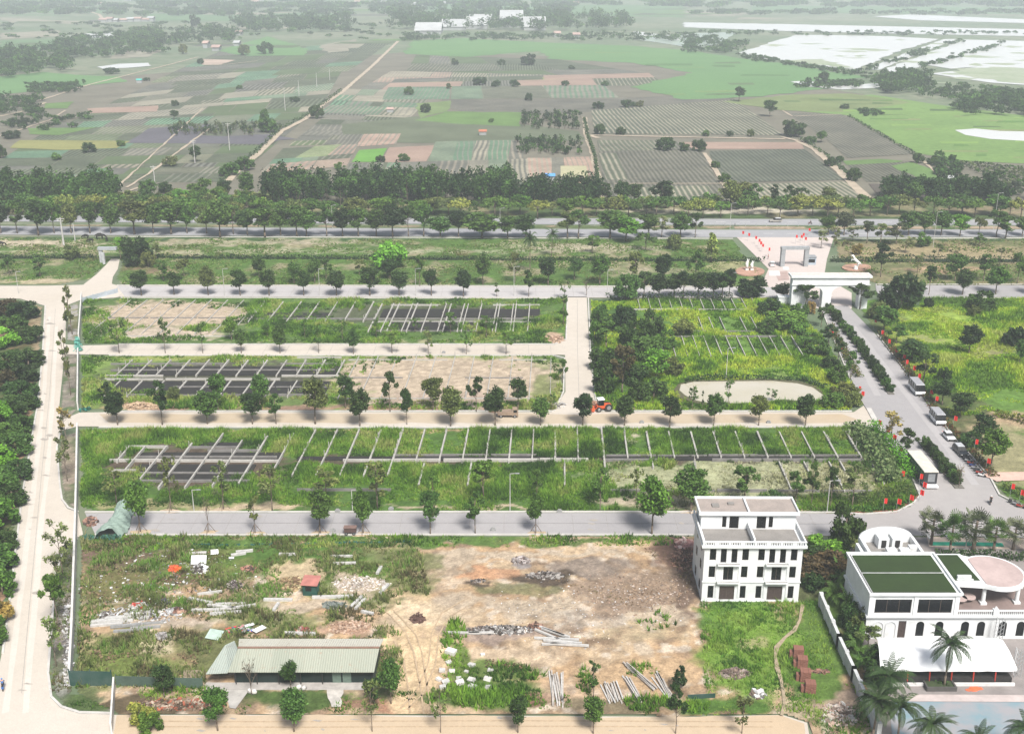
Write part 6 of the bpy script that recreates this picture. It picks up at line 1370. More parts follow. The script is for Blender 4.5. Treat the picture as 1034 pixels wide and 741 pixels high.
b.box(7.9, 8.1, D1 + .25, D_ - .25, 10.63, 13.3)
b.build('penthouse_wall', WHITE, villa)
b = MB(); b.box(-.35, W_ + .35, D1 - .55, D_ + .4, 13.4, 13.62); b.build('penthouse_slab', WHITE, villa)
b = MB(); b.box(-.35, W_ + .35, D1 - .55, D1 - .3, 13.62, 14.0); b.box(-.35, W_ + .35, D_ + .15, D_ + .4, 13.62, 14.0); b.box(-.35, -.1, D1 - .3, D_ + .15, 13.62, 14.0); b.box(W_ + .1, W_ + .35, D1 - .3, D_ + .15, 13.62, 14.0); b.box(7.85, 8.15, D1 - .3, D_ + .15, 13.62, 14.0)
b.build('roof_parapet', WHITE, villa)
b = MB(); b.box(-.08, 7.83, D1 - .28, D_ + .13, 13.6, 13.66); b.box(8.17, W_ + .08, D1 - .28, D_ + .13, 13.6, 13.66); b.build('roof', ROOFC2, villa)
for (x0, x1, z0, z1) in ops:
    window(villa, x0, x1, z0, z1, 0, 2 if x1 - x0 > 1.2 else 1, SHUT if x1 - x0 > 2 else None)
for (x0, x1, z0, z1) in ops2: window(villa, x0, x1, z0, z1, D1, 1)
for h0 in (0, 7.9):
    for (x0, x1, z) in ((2.3, 6.0, 3.95), (2.2, 5.9, 7.22)):
        b = MB(); b.box(h0 + x0, h0 + x1, -.8, -.15, z - .08, z + .06); b.box(h0 + x0, h0 + x1, -.8, -.74, z + .07, z + .25); b.box(h0 + x0, h0 + x0 + .06, -.74, -.15, z + .07, z + .25); b.box(h0 + x1 - .06, h0 + x1, -.74, -.15, z + .07, z + .25)
        bal = b.build('balcony', WHITE, villa); c_ = MB(); c_.box(h0 + x0 + .12, h0 + x1 - .12, -.72, -.16, z + .062, z + .09); c_.build('balcony_floor', ROOFC, bal)
        b = MB(); b.box(h0 + x0 - .1, h0 + x0 + .15, -.12, -.003, z - 3 if z < 5 else z - 2.9, z - .12); b.box(h0 + x1 - .15, h0 + x1 + .1, -.12, -.003, z - 3 if z < 5 else z - 2.9, z - .12); b.build('pilaster', WHITE, villa)
for (y0, z0) in ((2.2, 1.2), (6.5, 1.2), (2.2, 5), (6.5, 5), (2.2, 8.3), (6.5, 8.3)):
    b = MB(); b.box(-.06, -.003, y0, y0 + 1, z0, z0 + 1.5); b.build('window', GLASSD, villa)

# ---------------------------------------------------------------- green roofed club building
pc = Vector((55.2, 150.0, 0))
club = empty('club_building', pc, 0, 'white club building with dark green flat roof and round pink canopy', 'building')
TURF = plain('dark_green_roof_covering', (0.026, 0.048, 0.012), 0.95, 0.15, 0.25, fine=1.5, col2=(0.02, 0.036, 0.01))
PINKT = plain('pink_roof_tile', (0.46, 0.36, 0.34), 0.8, 0.1, .3); BROWNT = plain('brown_terrace_tile', (0.23, 0.175, 0.16), .6, .15, .3)
b = MB()
arches = [7.9, 10.9, 14.9, 17.4, 20.8, 23.6, 27.5, 30.5]
ops = [(5.1, 6.3, .2, 3.3)] + [(a, a + 1.25, .5, 3.2) for a in arches]
holes_wall(b, 0, 36, 0, 4.1, ops, .4, .7); b.box(0, .3, .7, 12.3, 0, 4.1); b.box(.3, 36, 12, 12.3, 0, 4.1)
holes_wall(b, 0, 13.9, 4.45, 8.1, [(.95, 6.6, 4.9, 7.35), (7.6, 12.9, 4.9, 7.35)], 0.1, .4); b.box(0, .3, .4, 12.3, 4.45, 8.1); b.box(13.6, 13.9, .4, 12.3, 4.45, 8.1); b.box(.3, 13.6, 12, 12.3, 4.45, 8.1)
b.build('wall', WHITE, club)
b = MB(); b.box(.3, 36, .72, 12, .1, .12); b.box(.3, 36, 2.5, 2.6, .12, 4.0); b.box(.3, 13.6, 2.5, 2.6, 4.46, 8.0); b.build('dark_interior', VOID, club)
b = MB(); b.box(-.25, 36, -.05, 12.5, 4.1, 4.45); b.box(-.12, 36, .2, .397, 3.75, 4.0); b.build('floor_slab', WHITE, club)
b = MB(); b.box(13.95, 36, .5, 12.4, 4.452, 4.47); b.build('terrace_floor', BROWNT, club)
for (x0, x1) in ((.95, 6.6), (7.6, 12.9)): window(club, x0, x1, 4.9, 7.35, .1, 3)
for a in arches:
    w_ = MB(); w_.box(a, a + 1.25, .55, .6, .5, 2.6); n = 8
    pr = [(a + .625 + .624 * math.cos(math.pi * k / n), 2.6 + .58 * math.sin(math.pi * k / n)) for k in range(n + 1)]
    w_.profile_y(pr, .55, .6); wo = w_.build('window', GLASSD, club)
    s_ = MB()     # round the top corners of the opening
    s_.profile_y([(a, 2.6)] + [(a + .625 - .625 * math.cos(math.pi * k / n), 2.6 + .6 * math.sin(math.pi * k / n)) for k in range(n // 2 + 1)] + [(a, 3.2)], .405, .54)
    s_.profile_y([(a + 1.25, 2.6)] + [(a + .625 + .625 * math.cos(math.pi * k / n), 2.6 + .6 * math.sin(math.pi * k / n)) for k in range(n // 2 + 1)] + [(a + 1.25, 3.2)], .405, .54)
    s_.build('arch_trim', WHITE, club)
b = MB(); b.box(5.1, 6.3, .55, .6, .2, 3.3); b.build('door', SHUT, club)
for a in (1.1, 3.1):
    s_ = MB(); n = 8
    for k in range(n): 
        t0, t1 = math.pi * k / n, math.pi * (k + 1) / n
        s_.bar((a + .8 - .8 * math.cos(t0), .34, 2.4 + .8 * math.sin(t0)), (a + .8 - .8 * math.cos(t1), .34, 2.4 + .8 * math.sin(t1)), .1)
    s_.bar((a, .34, .4), (a, .34, 2.4), .1); s_.bar((a + 1.6, .34, .4), (a + 1.6, .34, 2.4), .1); s_.build('blind_arch', plain('pale_grey_trim', (.66, .68, .69), .6), club)  # trim slightly greyer than the walls
b = MB()
for x in (.0, 6.95, 13.3): b = MB(); b.box(x - .05, x + .6, -.02, .097, 4.45, 8.1); b.build('pilaster', WHITE, club)
b = MB(); b.box(-.2, 14.1, -.25, 12.5, 8.1, 8.3); b.build('roof_slab', WHITE, club)
b = MB(); b.box(-.25, 14.2, -.35, -.12, 8.3, 8.65); b.box(-.25, 14.2, 12.4, 12.6, 8.3, 8.65); b.box(-.25, .0, -.12, 12.4, 8.3, 8.65); b.box(13.9, 14.2, -.12, 12.4, 8.3, 8.65); b.build('roof_parapet', WHITE, club)
b = MB(); b.box(.55, 13.4, .5, 6.1, 8.3, 8.42); b.box(.55, 13.4, 6.3, 11.9, 8.3, 8.42); b.build('green_roof', TURF, club)
b = MB(); b.box(.35, 13.6, .0, .3, 8.3, 8.45); b.box(.2, .36, .3, 12.2, 8.3, 8.46); b.build('gutter', plain('grey_gutter', (.22, .22, .22), .6), club)
b = MB(); b.box(.4, 13.6, 6.12, 6.28, 8.3, 8.48); b.build('roof_ridge', plain('grey_flashing', (.45, .46, .46), .6), club)
# canopy: lower slab, green part, round pink part
cc = (21.8, 7.2); rx, ry = 4.9, 5.2
ring = [(cc[0] + rx * math.cos(t), cc[1] + ry * math.sin(t)) for t in np.linspace(-2.0, 2.0, 30)]
outer = [(14.25, 12.9), (14.25, 3.6), (18.8, 3.0)] + ring[1:] + [(18.8, 12.4), (18.6, 12.9)]
b = MB(); b.prism(outer, 7.5, 8.1); b.build('canopy', WHITE, club)
inn = [(cc[0] + (rx - .45) * math.cos(t), cc[1] + (ry - .45) * math.sin(t)) for t in np.linspace(-2.2, 2.2, 30)]
b = MB(); b.prism(inn, 8.1, 8.2); b.build('pink_canopy_top', PINKT, club)
b = MB(); b.prism([(14.7, 12.4), (14.7, 4.4), (18.6, 4.4), (18.0, 12.4)], 8.1, 8.19); b.build('green_roof', TURF, club)
b = MB(); b.box(15.2, 17.4, 4.8, 5.2, 8.2, 8.7); b.box(15.0, 17.6, 4.3, 4.7, 8.2, 8.3); b.build('roof_vent', plain('light_steel', (.6, .62, .62), .4), club)
for x, y in ((19.2, 3.6), (24.6, 3.8), (26.4, 8.2), (22, 12)):
    b = MB(); b.cyl((x, y, 4.47), (x, y, 7.5), .34, .3, 12); b.box(x - .5, x + .5, y - .5, y + .5, 4.47, 4.8); b.box(x - .45, x + .45, y - .45, y + .45, 7.25, 7.49); b.build('column', WHITE, club)
b = MB()
for i in range(70):
    x = 14.2 + i * .31
    b.cyl((x, .2, 4.47), (x, .2, 5.2), .09, .07, 6)
b.box(13.95, 36, .05, .35, 5.2, 5.36); b.box(13.95, 36, .05, .35, 4.46, 4.56)
for x in (19.8, 27.5, 35): b.box(x - .4, x + .4, -.1, .5, 4.46, 5.6); b.cyl((x, .2, 5.6), (x, .2, 6.0), .3, .1, 8)
b.build('balustrade', WHITE, club)
b = MB(); b.cyl((15.6, 4.0, 5.2), (15.6, 4.0, 5.3), 1.2, 1.2, 18); b.cyl((17.2, 4.4, 5.2), (17.2, 4.4, 5.3), 1.1, 1.1, 18); b.cyl((15.6, 4.0, 4.47), (15.6, 4.0, 5.2), .12, .12); b.cyl((17.2, 4.4, 4.47), (17.2, 4.4, 5.2), .12, .12); b.build('terrace_table', PINKT, club)
# back service yard with arched pediment
b = MB(); b.box(4.0, 13.2, 12.6, 19.5, 0, 6.6); b.box(4.0, 4.5, 12.6, 19.5, 6.6, 7.6); b.box(12.7, 13.2, 12.6, 19.5, 6.6, 7.8); b.box(3.2, 3.7, 12.6, 18.5, 0, 7.0); b.build('service_block', WHITE, club)
b = MB(); pr = [(4.0, 6.6)] + [(8.6 - 4.6 * math.cos(math.pi * k / 16), 7.4 + 2.0 * math.sin(math.pi * k / 16)) for k in range(17)] + [(13.2, 6.6)]
b.profile_y(pr, 19.5, 19.9); b.build('arched_pediment', WHITE, club)
b = MB(); b.box(4.5, 12.7, 12.7, 19.45, 6.6, 6.64); b.build('service_floor', ROOFC, club)
for x, y in ((7.3, 14.6), (9.5, 14.6), (11.4, 15.6)):
    b = MB(); b.box(x, x + 1.7, y, y + 1.2, 6.64, 7.7); b.cyl((x + .85, y + .6, 7.7), (x + .85, y + .6, 7.78), .5, .5, 14); b.build('cooling_unit', plain('unit_casing', (.66, .67, .67), .5), club)
for x in (6.6, 8.9):
    b = MB(); b.box(x, x + 1.8, 17.2, 19.2, 6.64, 8.5); b.build('stair_house', WHITE, club); b = MB(); b.box(x + .5, x + 1.3, 17.14, 17.197, 6.8, 8.2); b.build('door', VOID, club)

# tent in front of the club
pt = G(890, 683); tent = empty('party_tent', (pt.x, pt.y, 0), 0, 'long white tent awning with red legs before the club arches', 'tent')
def lp(px, py, z): p = G(px, py, z); return (p.x - pt.x, p.y - pt.y, z)
FAB = plain('white_tent_fabric', (0.84, 0.85, 0.86), 0.6, 0.05, .3, col2=(.78, .79, .8))
FL, FR = lp(889, 675, 2.9), lp(1027, 675, 2.9); BL_, BR_ = lp(886, 644, 3.8), lp(1001, 646, 3.8); MR = lp(1015, 651, 3.6)
b = MB(); N = 14; top = []; bot = []
for i in range(N + 1):
    t = i / N; bx_ = BL_[0] + (MR[0] - BL_[0]) * t; fx = FL[0] + (FR[0] - FL[0]) * t; sag = .14 * abs(math.sin(t * math.pi * 5))
    top.append([(bx_, BL_[1] - (.5 if t > .93 else 0), 3.8), (bx_ * .5 + fx * .5, (BL_[1] + FL[1]) / 2, 3.75 - sag), (fx, FL[1], 2.95 - sag)])
for i in range(N):
    for j in range(2): b.add([top[i][j], top[i + 1][j], top[i + 1][j + 1], top[i][j + 1]], [(3, 2, 1, 0)])
    a_, c_ = top[i][2], top[i + 1][2]; b.add([a_, c_, (c_[0], c_[1] - .05, c_[2] - .35), (a_[0], a_[1] - .05, a_[2] - .35)], [(3, 2, 1, 0)])
o = b.build('canopy_fabric', FAB, tent); md = o.modifiers.new('solid', 'SOLIDIFY'); md.thickness = .04
REDP = plain('red_painted_pole', (0.55, 0.06, 0.04), .5)
for i in range(6):
    x = FL[0] + (FR[0] - FL[0]) * (i + .35) / 6.2; b = MB(); b.cyl((x, FL[1] + .4, .3), (x - .2, FL[1] + .2, 2.8), .1, .1, 6); b.build('leg', REDP, tent)
b = MB(); b.box(FL[0] + 1, FR[0], FL[1] - .2, FL[1] + .1, 0.02, .5); b.build('kerb_plinth', plain('white_stone', (.66, .65, .64), .7), tent)
b = MB(); b.box(FL[0] + 1, FR[0] - .3, FL[1] + .3, FL[1] + 3, .3, 1.1); b.build('dark_block', VOID, tent)  # plain dark block filling the area under the awning

# paved grounds round the club: sheets
sheet('paving', [(868, 541.6), (1100, 545), (1100, 800), (905, 800), (890, 741), (866, 690), (855, 650), (848, 560)], plain('grey_brown_paving', (.26, .235, .225), .8, .12, .5), .06)
sheet('paving', [(866, 542), (892, 542.5), (894, 566), (856, 566)], plain('fan_pattern_paving', (.46, .37, .31), .8, .2, .6, col2=(.25, .22, .2)), .075)
b = MB()
for i in range(4):
    for j in range(2):
        p = G(873 + i * 7 - j * 4, 552 + j * 8); 
        for k in range(10):
            t0, t1 = math.pi * k / 10, math.pi * (k + 1) / 10
            b.bar((p.x + 1.1 * math.cos(t0), p.y + 1.3 * math.sin(t0), .1), (p.x + 1.1 * math.cos(t1), p.y + 1.3 * math.sin(t1), .1), .22, .04)
b.build('paving_arcs', plain('cream_stone', (.6, .52, .45), .8))['kind'] = 'structure'
sheet('paving', [(936, 541.8), (1100, 545), (1100, 556), (1000, 554), (938, 552)], plain('sandy_sidewalk', (.58, .47, .38), .85, .1, .5), .08)
sheet('green_canvas_strip', [(939, 547.4), (985, 547.6), (1012, 548.6), (1014, 552.4), (985, 551.5), (941, 551)], plain('turquoise_canvas', (.02, .36, .22), .7, .15, .4), .12)
POOLW, npw, bpw = newmat('pool_water'); bpw.inputs['Roughness'].default_value = .05
bpw.inputs['IOR'].default_value = 1.5
cpw = mix(npw, ramp(npw, noise(npw, .22, 4, .6), .4, .68), (.30, .295, .305), (.17, .28, .32)); npw.links.new(cpw, bpw.inputs['Base Color']); bpw.inputs['Specular IOR Level'].default_value = .9  # pale tone is reflected sky put into the water colour
bump(npw, bpw, noise(npw, 1.2, 3, .6), .04, .04)
sheet('pool_water', [(898, 708.5), (1100, 709.5), (1100, 800), (905, 800)], POOLW, .12)
sheet('paving', [(893, 701.5), (1100, 702.5), (1100, 709.5), (897, 708.5)], plain('pale_pool_edge', (.50, .43, .41), .7, .1, .6), .16)
pp = G(950, 697); pl = empty('planter', (pp.x, pp.y, 0), 0, 'square dark planter at the foot of the coconut palm', 'planter')
b = MB(); b.box(-2.2, 2.2, -.3, -.05, .06, .75); b.box(-2.2, 2.2, 3.2, 3.45, .06, .75); b.box(-2.2, -1.95, -.05, 3.2, .06, .75); b.box(1.95, 2.2, -.05, 3.2, .06, .75); b.build('rim', plain('dark_stone', (.09, .085, .08), .7), pl)
b = MB(); b.box(-1.95, 1.95, -.05, 3.2, .06, .6); b.build('soil_bed', plain('planter_soil', (.05, .07, .03), .9), pl)
hedge('low_plants', [(944, 693), (957, 693)], 1.0, 1.3, MED, 'low plants in the square planter', 'plant', 56, 40, .2)
b = MB()
for k in range(14): a = G(983 + rnd.uniform(-5, 6), 696 + rnd.uniform(-1.5, 1.5)); b.blob((a.x, a.y, .1), .5, .35, .12, k)
setp(b.build('orange_cloth', plain('orange_red_cloth', (.75, .16, .07), .8)), 'orange red cloth lying on the paving before the pool', 'cloth')
# steel scaffold towers on the right of the club
for i, (x, y) in enumerate(((1005, 652), (1024, 684))):
    p = G(x, y); t = empty('scaffold_tower', (p.x, p.y, 0), 0, ('grey lattice stage tower standing before the arched windows', 'grey lattice stage tower at the right end of the tent')[i], 'scaffold')
    b = MB()
    for dx in (0, .9):
        for dy in (0, .9): b.bar((dx, dy, .1), (dx, dy, 4.6), .07)
    b.build('upright', STEEL, t); b = MB()
    for k in range(6): b.bar((0, 0, .2 + k * .75), (.9, 0, .95 + k * .75), .05); b.bar((0, .9, .9 + k * .75), (.9, .9, .2 + k * .75), .05); b.bar((0, 0, .2 + k * .75), (0, .9, .95 + k * .75), .05)
    b.build('brace', STEEL, t)

# ---------------------------------------------------------------- long shed
ps = G(209, 692); shed = empty('long_shed', (ps.x, ps.y, 0), 0, 'long low shed with pale green corrugated metal roof', 'shed')
def ls(px, py, z): p = G(px, py, z); return (p.x - ps.x, p.y - ps.y)
def corr(name, c, c2):
    m, nt, b = newmat(name); g = nt.nodes.new('ShaderNodeTexCoord'); sx = nt.nodes.new('ShaderNodeSeparateXYZ'); nt.links.new(g.outputs['Object'], sx.inputs[0])
    f = nt.nodes.new('ShaderNodeMath'); f.operation = 'MULTIPLY'; f.inputs[1].default_value = .42; nt.links.new(sx.outputs[0], f.inputs[0])
    fl = nt.nodes.new('ShaderNodeMath'); fl.operation = 'FLOOR'; nt.links.new(f.outputs[0], fl.inputs[0])
    wn = nt.nodes.new('ShaderNodeTexWhiteNoise'); wn.noise_dimensions = '1D'; nt.links.new(fl.outputs[0], wn.inputs['W'])
    k = mix(nt, ramp(nt, wn.outputs['Value'], 0, 1), c, c2); st = noise(nt, 1.5, 5, .7)
    k = mix(nt, ramp(nt, st, .58, .75), k, (.30, .21, .15)); nt.links.new(k, b.inputs['Base Color']); b.inputs['Roughness'].default_value = .55
    f2 = nt.nodes.new('ShaderNodeMath'); f2.operation = 'MULTIPLY'; f2.inputs[1].default_value = 18; nt.links.new(sx.outputs[0], f2.inputs[0]); s2 = nt.nodes.new('ShaderNodeMath'); s2.operation = 'SINE'; nt.links.new(f2.outputs[0], s2.inputs[0]); bump(nt, b, s2.outputs[0], .6, .05)
    return m
RG = corr('pale_green_corrugated', (.27, .29, .235), (.31, .325, .265)); RB = corr('cream_corrugated', (.52, .50, .42), (.56, .54, .46)); RT = corr('pale_green_sheeting', (.34, .38, .335), (.37, .41, .36))
X0, X1 = 3.4, 24.6; YE, YR, YB = -.55, 3.3, 7.6; ZE, ZR_, ZB = 2.75, 4.3, 3.0
b = MB(); b.add([(X0, YE, ZE), (X1 + .1, YE, ZE), (X1 + .5, YR, ZR_), (X0 + .8, YR, ZR_), (X0, YE, ZE - .08), (X1 + .1, YE, ZE - .08), (X1 + .5, YR, ZR_ - .08), (X0 + .8, YR, ZR_ - .08)], [(0, 1, 2, 3), (7, 6, 5, 4), (0, 4, 5, 1), (1, 5, 6, 2), (3, 2, 6, 7), (0, 3, 7, 4)])
b.build('front_roof', RG, shed)
b = MB(); b.add([(X0 + .8, YR + .02, ZR_), (X1 + .5, YR + .02, ZR_), (X1 + .7, YB, ZB), (X0 - .2, YB, ZB)], [(0, 1, 2, 3)]); b.build('rear_roof', RB, shed)
b = MB(); b.bar((X0 + .7, YR, ZR_ + .05), (X1 + .5, YR, ZR_ + .05), .4, .1); b.build('ridge_cap', plain('rusty_ridge', (.24, .15, .11), .8), shed)
b = MB(); b.add([(.2, -.6, 2.45), (3.35, -.55, 2.6), (4.1, 3.4, 3.9), (2.6, 7.2, 2.9), (1.4, 6.2, 2.8)], [(0, 1, 2, 3, 4)]); o = b.build('lean_to_roof', RT, shed); md = o.modifiers.new('solid', 'SOLIDIFY'); md.thickness = .06
b = MB(); b.box(4, X1, YB - .5, YB - .3, 0, 2.9); b.box(4, 4.15, .5, YB - .5, 0, 2.9); b.profile_x([(0.1, 0), (YB - .4, 0), (YB - .4, 2.85), (YR, 4.15), (.1, 2.7)], X1 - .15, X1)
b.build('wall', plain('dark_grey_cladding', (.055, .065, .062), .5, .15, .8), shed)
b = MB(); b.box(4.2, X1 - .2, .55, .65, 0, 2.75); b.build('glazed_front', plain('dark_green_glazing', (.015, .028, .026), .15, .2, .5), shed)
for x in (18.4, 19.9): b = MB(); b.box(x, x + 1.25, .46, .54, 0.15, 2.55); b.build('sliding_door', plain('faded_green_door', (.12, .17, .14), .6, .15, 2), shed)
for x in (4.3, 7.4, 10.6, 13.8, 17, X1 - .3): b = MB(); b.bar((x, .1, 0), (x, .1, 2.7), .12); b.build('porch_post', VOID, shed)
b = MB(); b.box(-.2, X1 + .2, -1.2, .5, .05, .22); b.build('porch_slab', plain('dusty_slab', (.40, .375, .35), .85, .15, .8), shed)
sheet('path', [(227, 698), (252, 698), (238, 717), (232, 716)], CONC, .32); sheet('path', [(330, 697), (347, 697), (344, 715), (335, 715)], plain('light_rubble_path', (.5, .47, .43), .9, .2, 1), .32, jit=.2, seg=1)
# hut
ph = G(306, 602); hut = empty('small_hut', (ph.x, ph.y, 0), R(-6), 'small dark green box hut with faded red roof', 'hut')
b = MB(); b.box(0, 2.4, 0, 2.0, 0, 2.3); b.build('wall', plain('dark_green_panel', (.02, .075, .06), .5, .2, .8), hut)
b = MB(); b.add([(-.25, -.35, 2.38), (2.65, -.35, 2.38), (2.65, 2.4, 2.75), (-.25, 2.4, 2.75), (-.25, -.35, 2.3), (2.65, -.35, 2.3), (2.65, 2.4, 2.67), (-.25, 2.4, 2.67)], [(0, 1, 2, 3), (7, 6, 5, 4), (0, 4, 5, 1), (1, 5, 6, 2), (2, 6, 7, 3), (3, 7, 4, 0)]); b.build('roof', plain('faded_red_sheet', (.44, .18, .15), .6, .15, 1), hut)
b = MB(); b.box(2.402, 2.43, .5, 1.4, .1, 2.0); b.build('door', plain('dull_teal_door', (.05, .14, .12), .5), hut); b = MB(); b.box(.5, 1.5, -.03, -.003, 1.1, 1.9); b.build('window', GLASSD, hut)

# ---------------------------------------------------------------- gate and portal
pg = G(798, 312); s_g = S(312); gate = empty('arched_gate', (pg.x, pg.y, 0), 0, 'big white entrance gate with two arches across the road', 'gate')
def gx(px): return (px - 798) / s_g
DY = 3.0; ZA = 6.9
for a, c in ((798, 815), (829, 838), (866, 875)): b = MB(); b.box(gx(a), gx(c), 0, DY, 0, ZA); b.build('pier', WHITE, gate)
b = MB()
for a, c in ((815, 829), (838, 866)):
    x0, x1 = gx(a), gx(c); n = 12; rise = 1.9 if c - a < 20 else 2.4; cx = (x0 + x1) / 2; hw = (x1 - x0) / 2
    pr = [(x0, 4.9)] + [(cx - hw * math.cos(math.pi * k / n), 4.9 + rise * math.sin(math.pi * k / n)) for k in range(n + 1)] + [(x1, 4.9), (x1, 7.5), (x0, 7.5)]
    for k in range(n):
        t0, t1 = math.pi * k / n, math.pi * (k + 1) / n
        b.profile_y([(cx - hw * math.cos(t0), 4.9 + rise * math.sin(t0)), (cx - hw * math.cos(t1), 4.9 + rise * math.sin(t1)), (cx - hw * math.cos(t1), 7.5), (cx - hw * math.cos(t0), 7.5)], .01, DY - .01)
b.build('arch', WHITE, gate)
b = MB(); b.box(0, gx(875), -.003, DY + .003, 7.5, 9.9); [b.box(gx(a), gx(c), .0, DY, ZA, 7.5) for a, c in ((798, 815), (829, 838), (866, 875))]; b.build('beam', WHITE, gate)
b = MB(); b.box(-.6, gx(875) + .6, -.6, DY + .6, 9.9, 10.5); b.box(-.3, gx(875) + .3, -.3, -.006, 7.6, 7.85); b.build('cornice', WHITE, gate)
b = MB(); b.box(-.3, gx(875) + .3, -.2, DY + .2, 10.5, 10.56); b.build('roof', plain('pinkish_gate_top', (.6, .54, .5), .8), gate)
pw = G(786, 309); ww = empty('gate_wing', (pw.x, pw.y, 0), 0, 'low white balustrade wing left of the gate', 'gate wing'); b = MB(); b.box(0, 3.4, 0, 2.4, 0, 2.6); b.build('pier', WHITE, ww); b = MB(); b.box(-.2, 3.6, -.2, 2.6, 2.6, 2.9); b.build('cap', WHITE, ww)
pr_ = G(788, 270); por = empty('portal_frame', (pr_.x, pr_.y, 0), R(2), 'grey steel portal frame standing over the plaza', 'portal'); s_ = S(270)
GM = plain('blue_grey_cladding', (.30, .315, .325), .5, .15, .8)
for x in (0, 24 / s_): b = MB(); b.box(x, x + 1.4, 0, 1.6, 0, 6.2); b.build('post', GM, por)
b = MB(); b.box(-.1, 24 / s_ + 1.5, -.1, 1.7, 6.2, 7.1); b.build('beam', GM, por)
po = G(815, 268); kiosk = empty('guard_cabin', (po.x, po.y, 0), 0, 'pale glass guard cabin beside the right portal post', 'cabin'); b = MB(); b.box(0, 3.0, 0, 3, 0, 2.8); b.build('wall', plain('pale_blue_glass', (.36, .42, .48), .3, .2, .8), kiosk); b = MB(); b.box(-.2, 3.2, -.2, 3.2, 2.8, 3.0); b.build('roof', GM, kiosk); b = MB(); b.box(.4, 2.6, -.03, -.003, 1, 2.2); b.build('window', GLASSD, kiosk)
pq = G(101, 266); sg = empty('small_gateway', (pq.x, pq.y, 0), 0, 'small grey gateway at the lane entry, beside the dark bushy tree', 'gateway')
b = MB(); b.box(0, 1.1, 0, 1, 0, 4.8); b.box(1.5, 2.3, -1.5, -.7, 0, 4.2); b.build('post', plain('light_concrete_post', (.42, .43, .44), .7), sg); b = MB(); b.box(-.2, 6.4, -.3, 1.1, 4.8, 5.8); b.build('beam', plain('grey_sign_beam', (.34, .36, .38), .6), sg)
# flat kerbs, beds of the plaza
for (x0, y0, x1, y1) in ((776, 274, 787, 279), (790, 270, 796, 273)): 
    sheet('paving', [(x0, y0), (x1, y0), (x1 + 1, y1), (x0 + 1, y1)], plain('white_island', (.68, .66, .63), .8), ZR + .05)
sheet('paving', [(782, 275), (795, 274), (797, 283), (786, 284)], plain('reddish_block_paving', (.40, .30, .27), .8, .15, .6), ZR + .04)
def bed(cx, cy, rx_, ry_, label):
    n = 20; P = [G(cx + rx_ * math.cos(2 * math.pi * k / n), cy + ry_ * math.sin(2 * math.pi * k / n)) for k in range(n)]; c0 = G(cx, cy); b = MB(); b.prism([(p.x - c0.x, p.y - c0.y) for p in P], 0.05, .45)
    o = b.build('flower_bed', plain('red_soil_bed', (.42, .25, .18), .9, .2, .6)); o.location = (c0.x, c0.y, 0); setp(o, label, 'flower bed')
bed(865, 271, 15, 3.6, 'reddish planted bed under the rearing horse statue'); bed(757, 275, 15, 4.5, 'reddish bed under the white figures left of the plaza')
STAT = plain('white_statue_stone', (.72, .72, .70), .6, .05, 1)
ps_ = G(864, 272, .4); st = empty('horse_statue', (ps_.x, ps_.y, .45), R(160), 'white rearing horse statue on the reddish bed right of the gate', 'statue')
b = MB(); b.cyl((0, 0, 0), (0, 0, 1.2), .8, .6, 10); b.build('pedestal', STAT, st)
b = MB(); b.cyl((-.7, 0, 2.3), (.8, 0, 3.6), .55, .5, 10); b.blob((-.8, 0, 2.2), .6, .5, .6, 1); b.cyl((.7, 0, 3.6), (1.3, 0, 4.8), .4, .25, 8); b.cyl((1.2, 0, 4.8), (2.0, 0, 4.5), .26, .16, 8)
for s in (-.25, .25): b.cyl((-.9, s, 2.1), (-.4, s, 1.5), .26, .18, 7); b.cyl((-.4, s, 1.6), (-.9, s, 1.15), .16, .1, 7); b.cyl((.8, s, 3.3), (1.6, s, 3.3), .18, .12, 7); b.cyl((1.6, s, 3.35), (1.7, s, 2.7), .11, .08, 7)
b.cyl((-1.2, 0, 2.4), (-2.0, 0, 1.5), .2, .06, 6); b.build('horse', STAT, st, True)
for i, (x, hh) in enumerate(((754, 3.6), (759, 3.0))):
    p = G(x, 274); f = empty('standing_statue', (p.x, p.y, .45), 0, ('taller white standing statue left of the plaza', 'shorter white standing statue left of the plaza')[i], 'statue')
    b = MB(); b.box(-.5, .5, -.5, .5, 0, .6); b.build('pedestal', STAT, f); b = MB(); b.cyl((0, 0, .6), (0, 0, hh * .75), .55, .3, 10); b.blob((0, 0, hh * .78), .45, .3, .45, i); b.blob((0, 0, hh), .24, .24, .3, 5, amp=.05); b.bar((-.3, 0, hh * .8), (-.7, 0, hh * .45), .18); b.bar((.3, 0, hh * .8), (.6, .2, hh * 1.05), .16); b.build('figure', STAT, f, True)

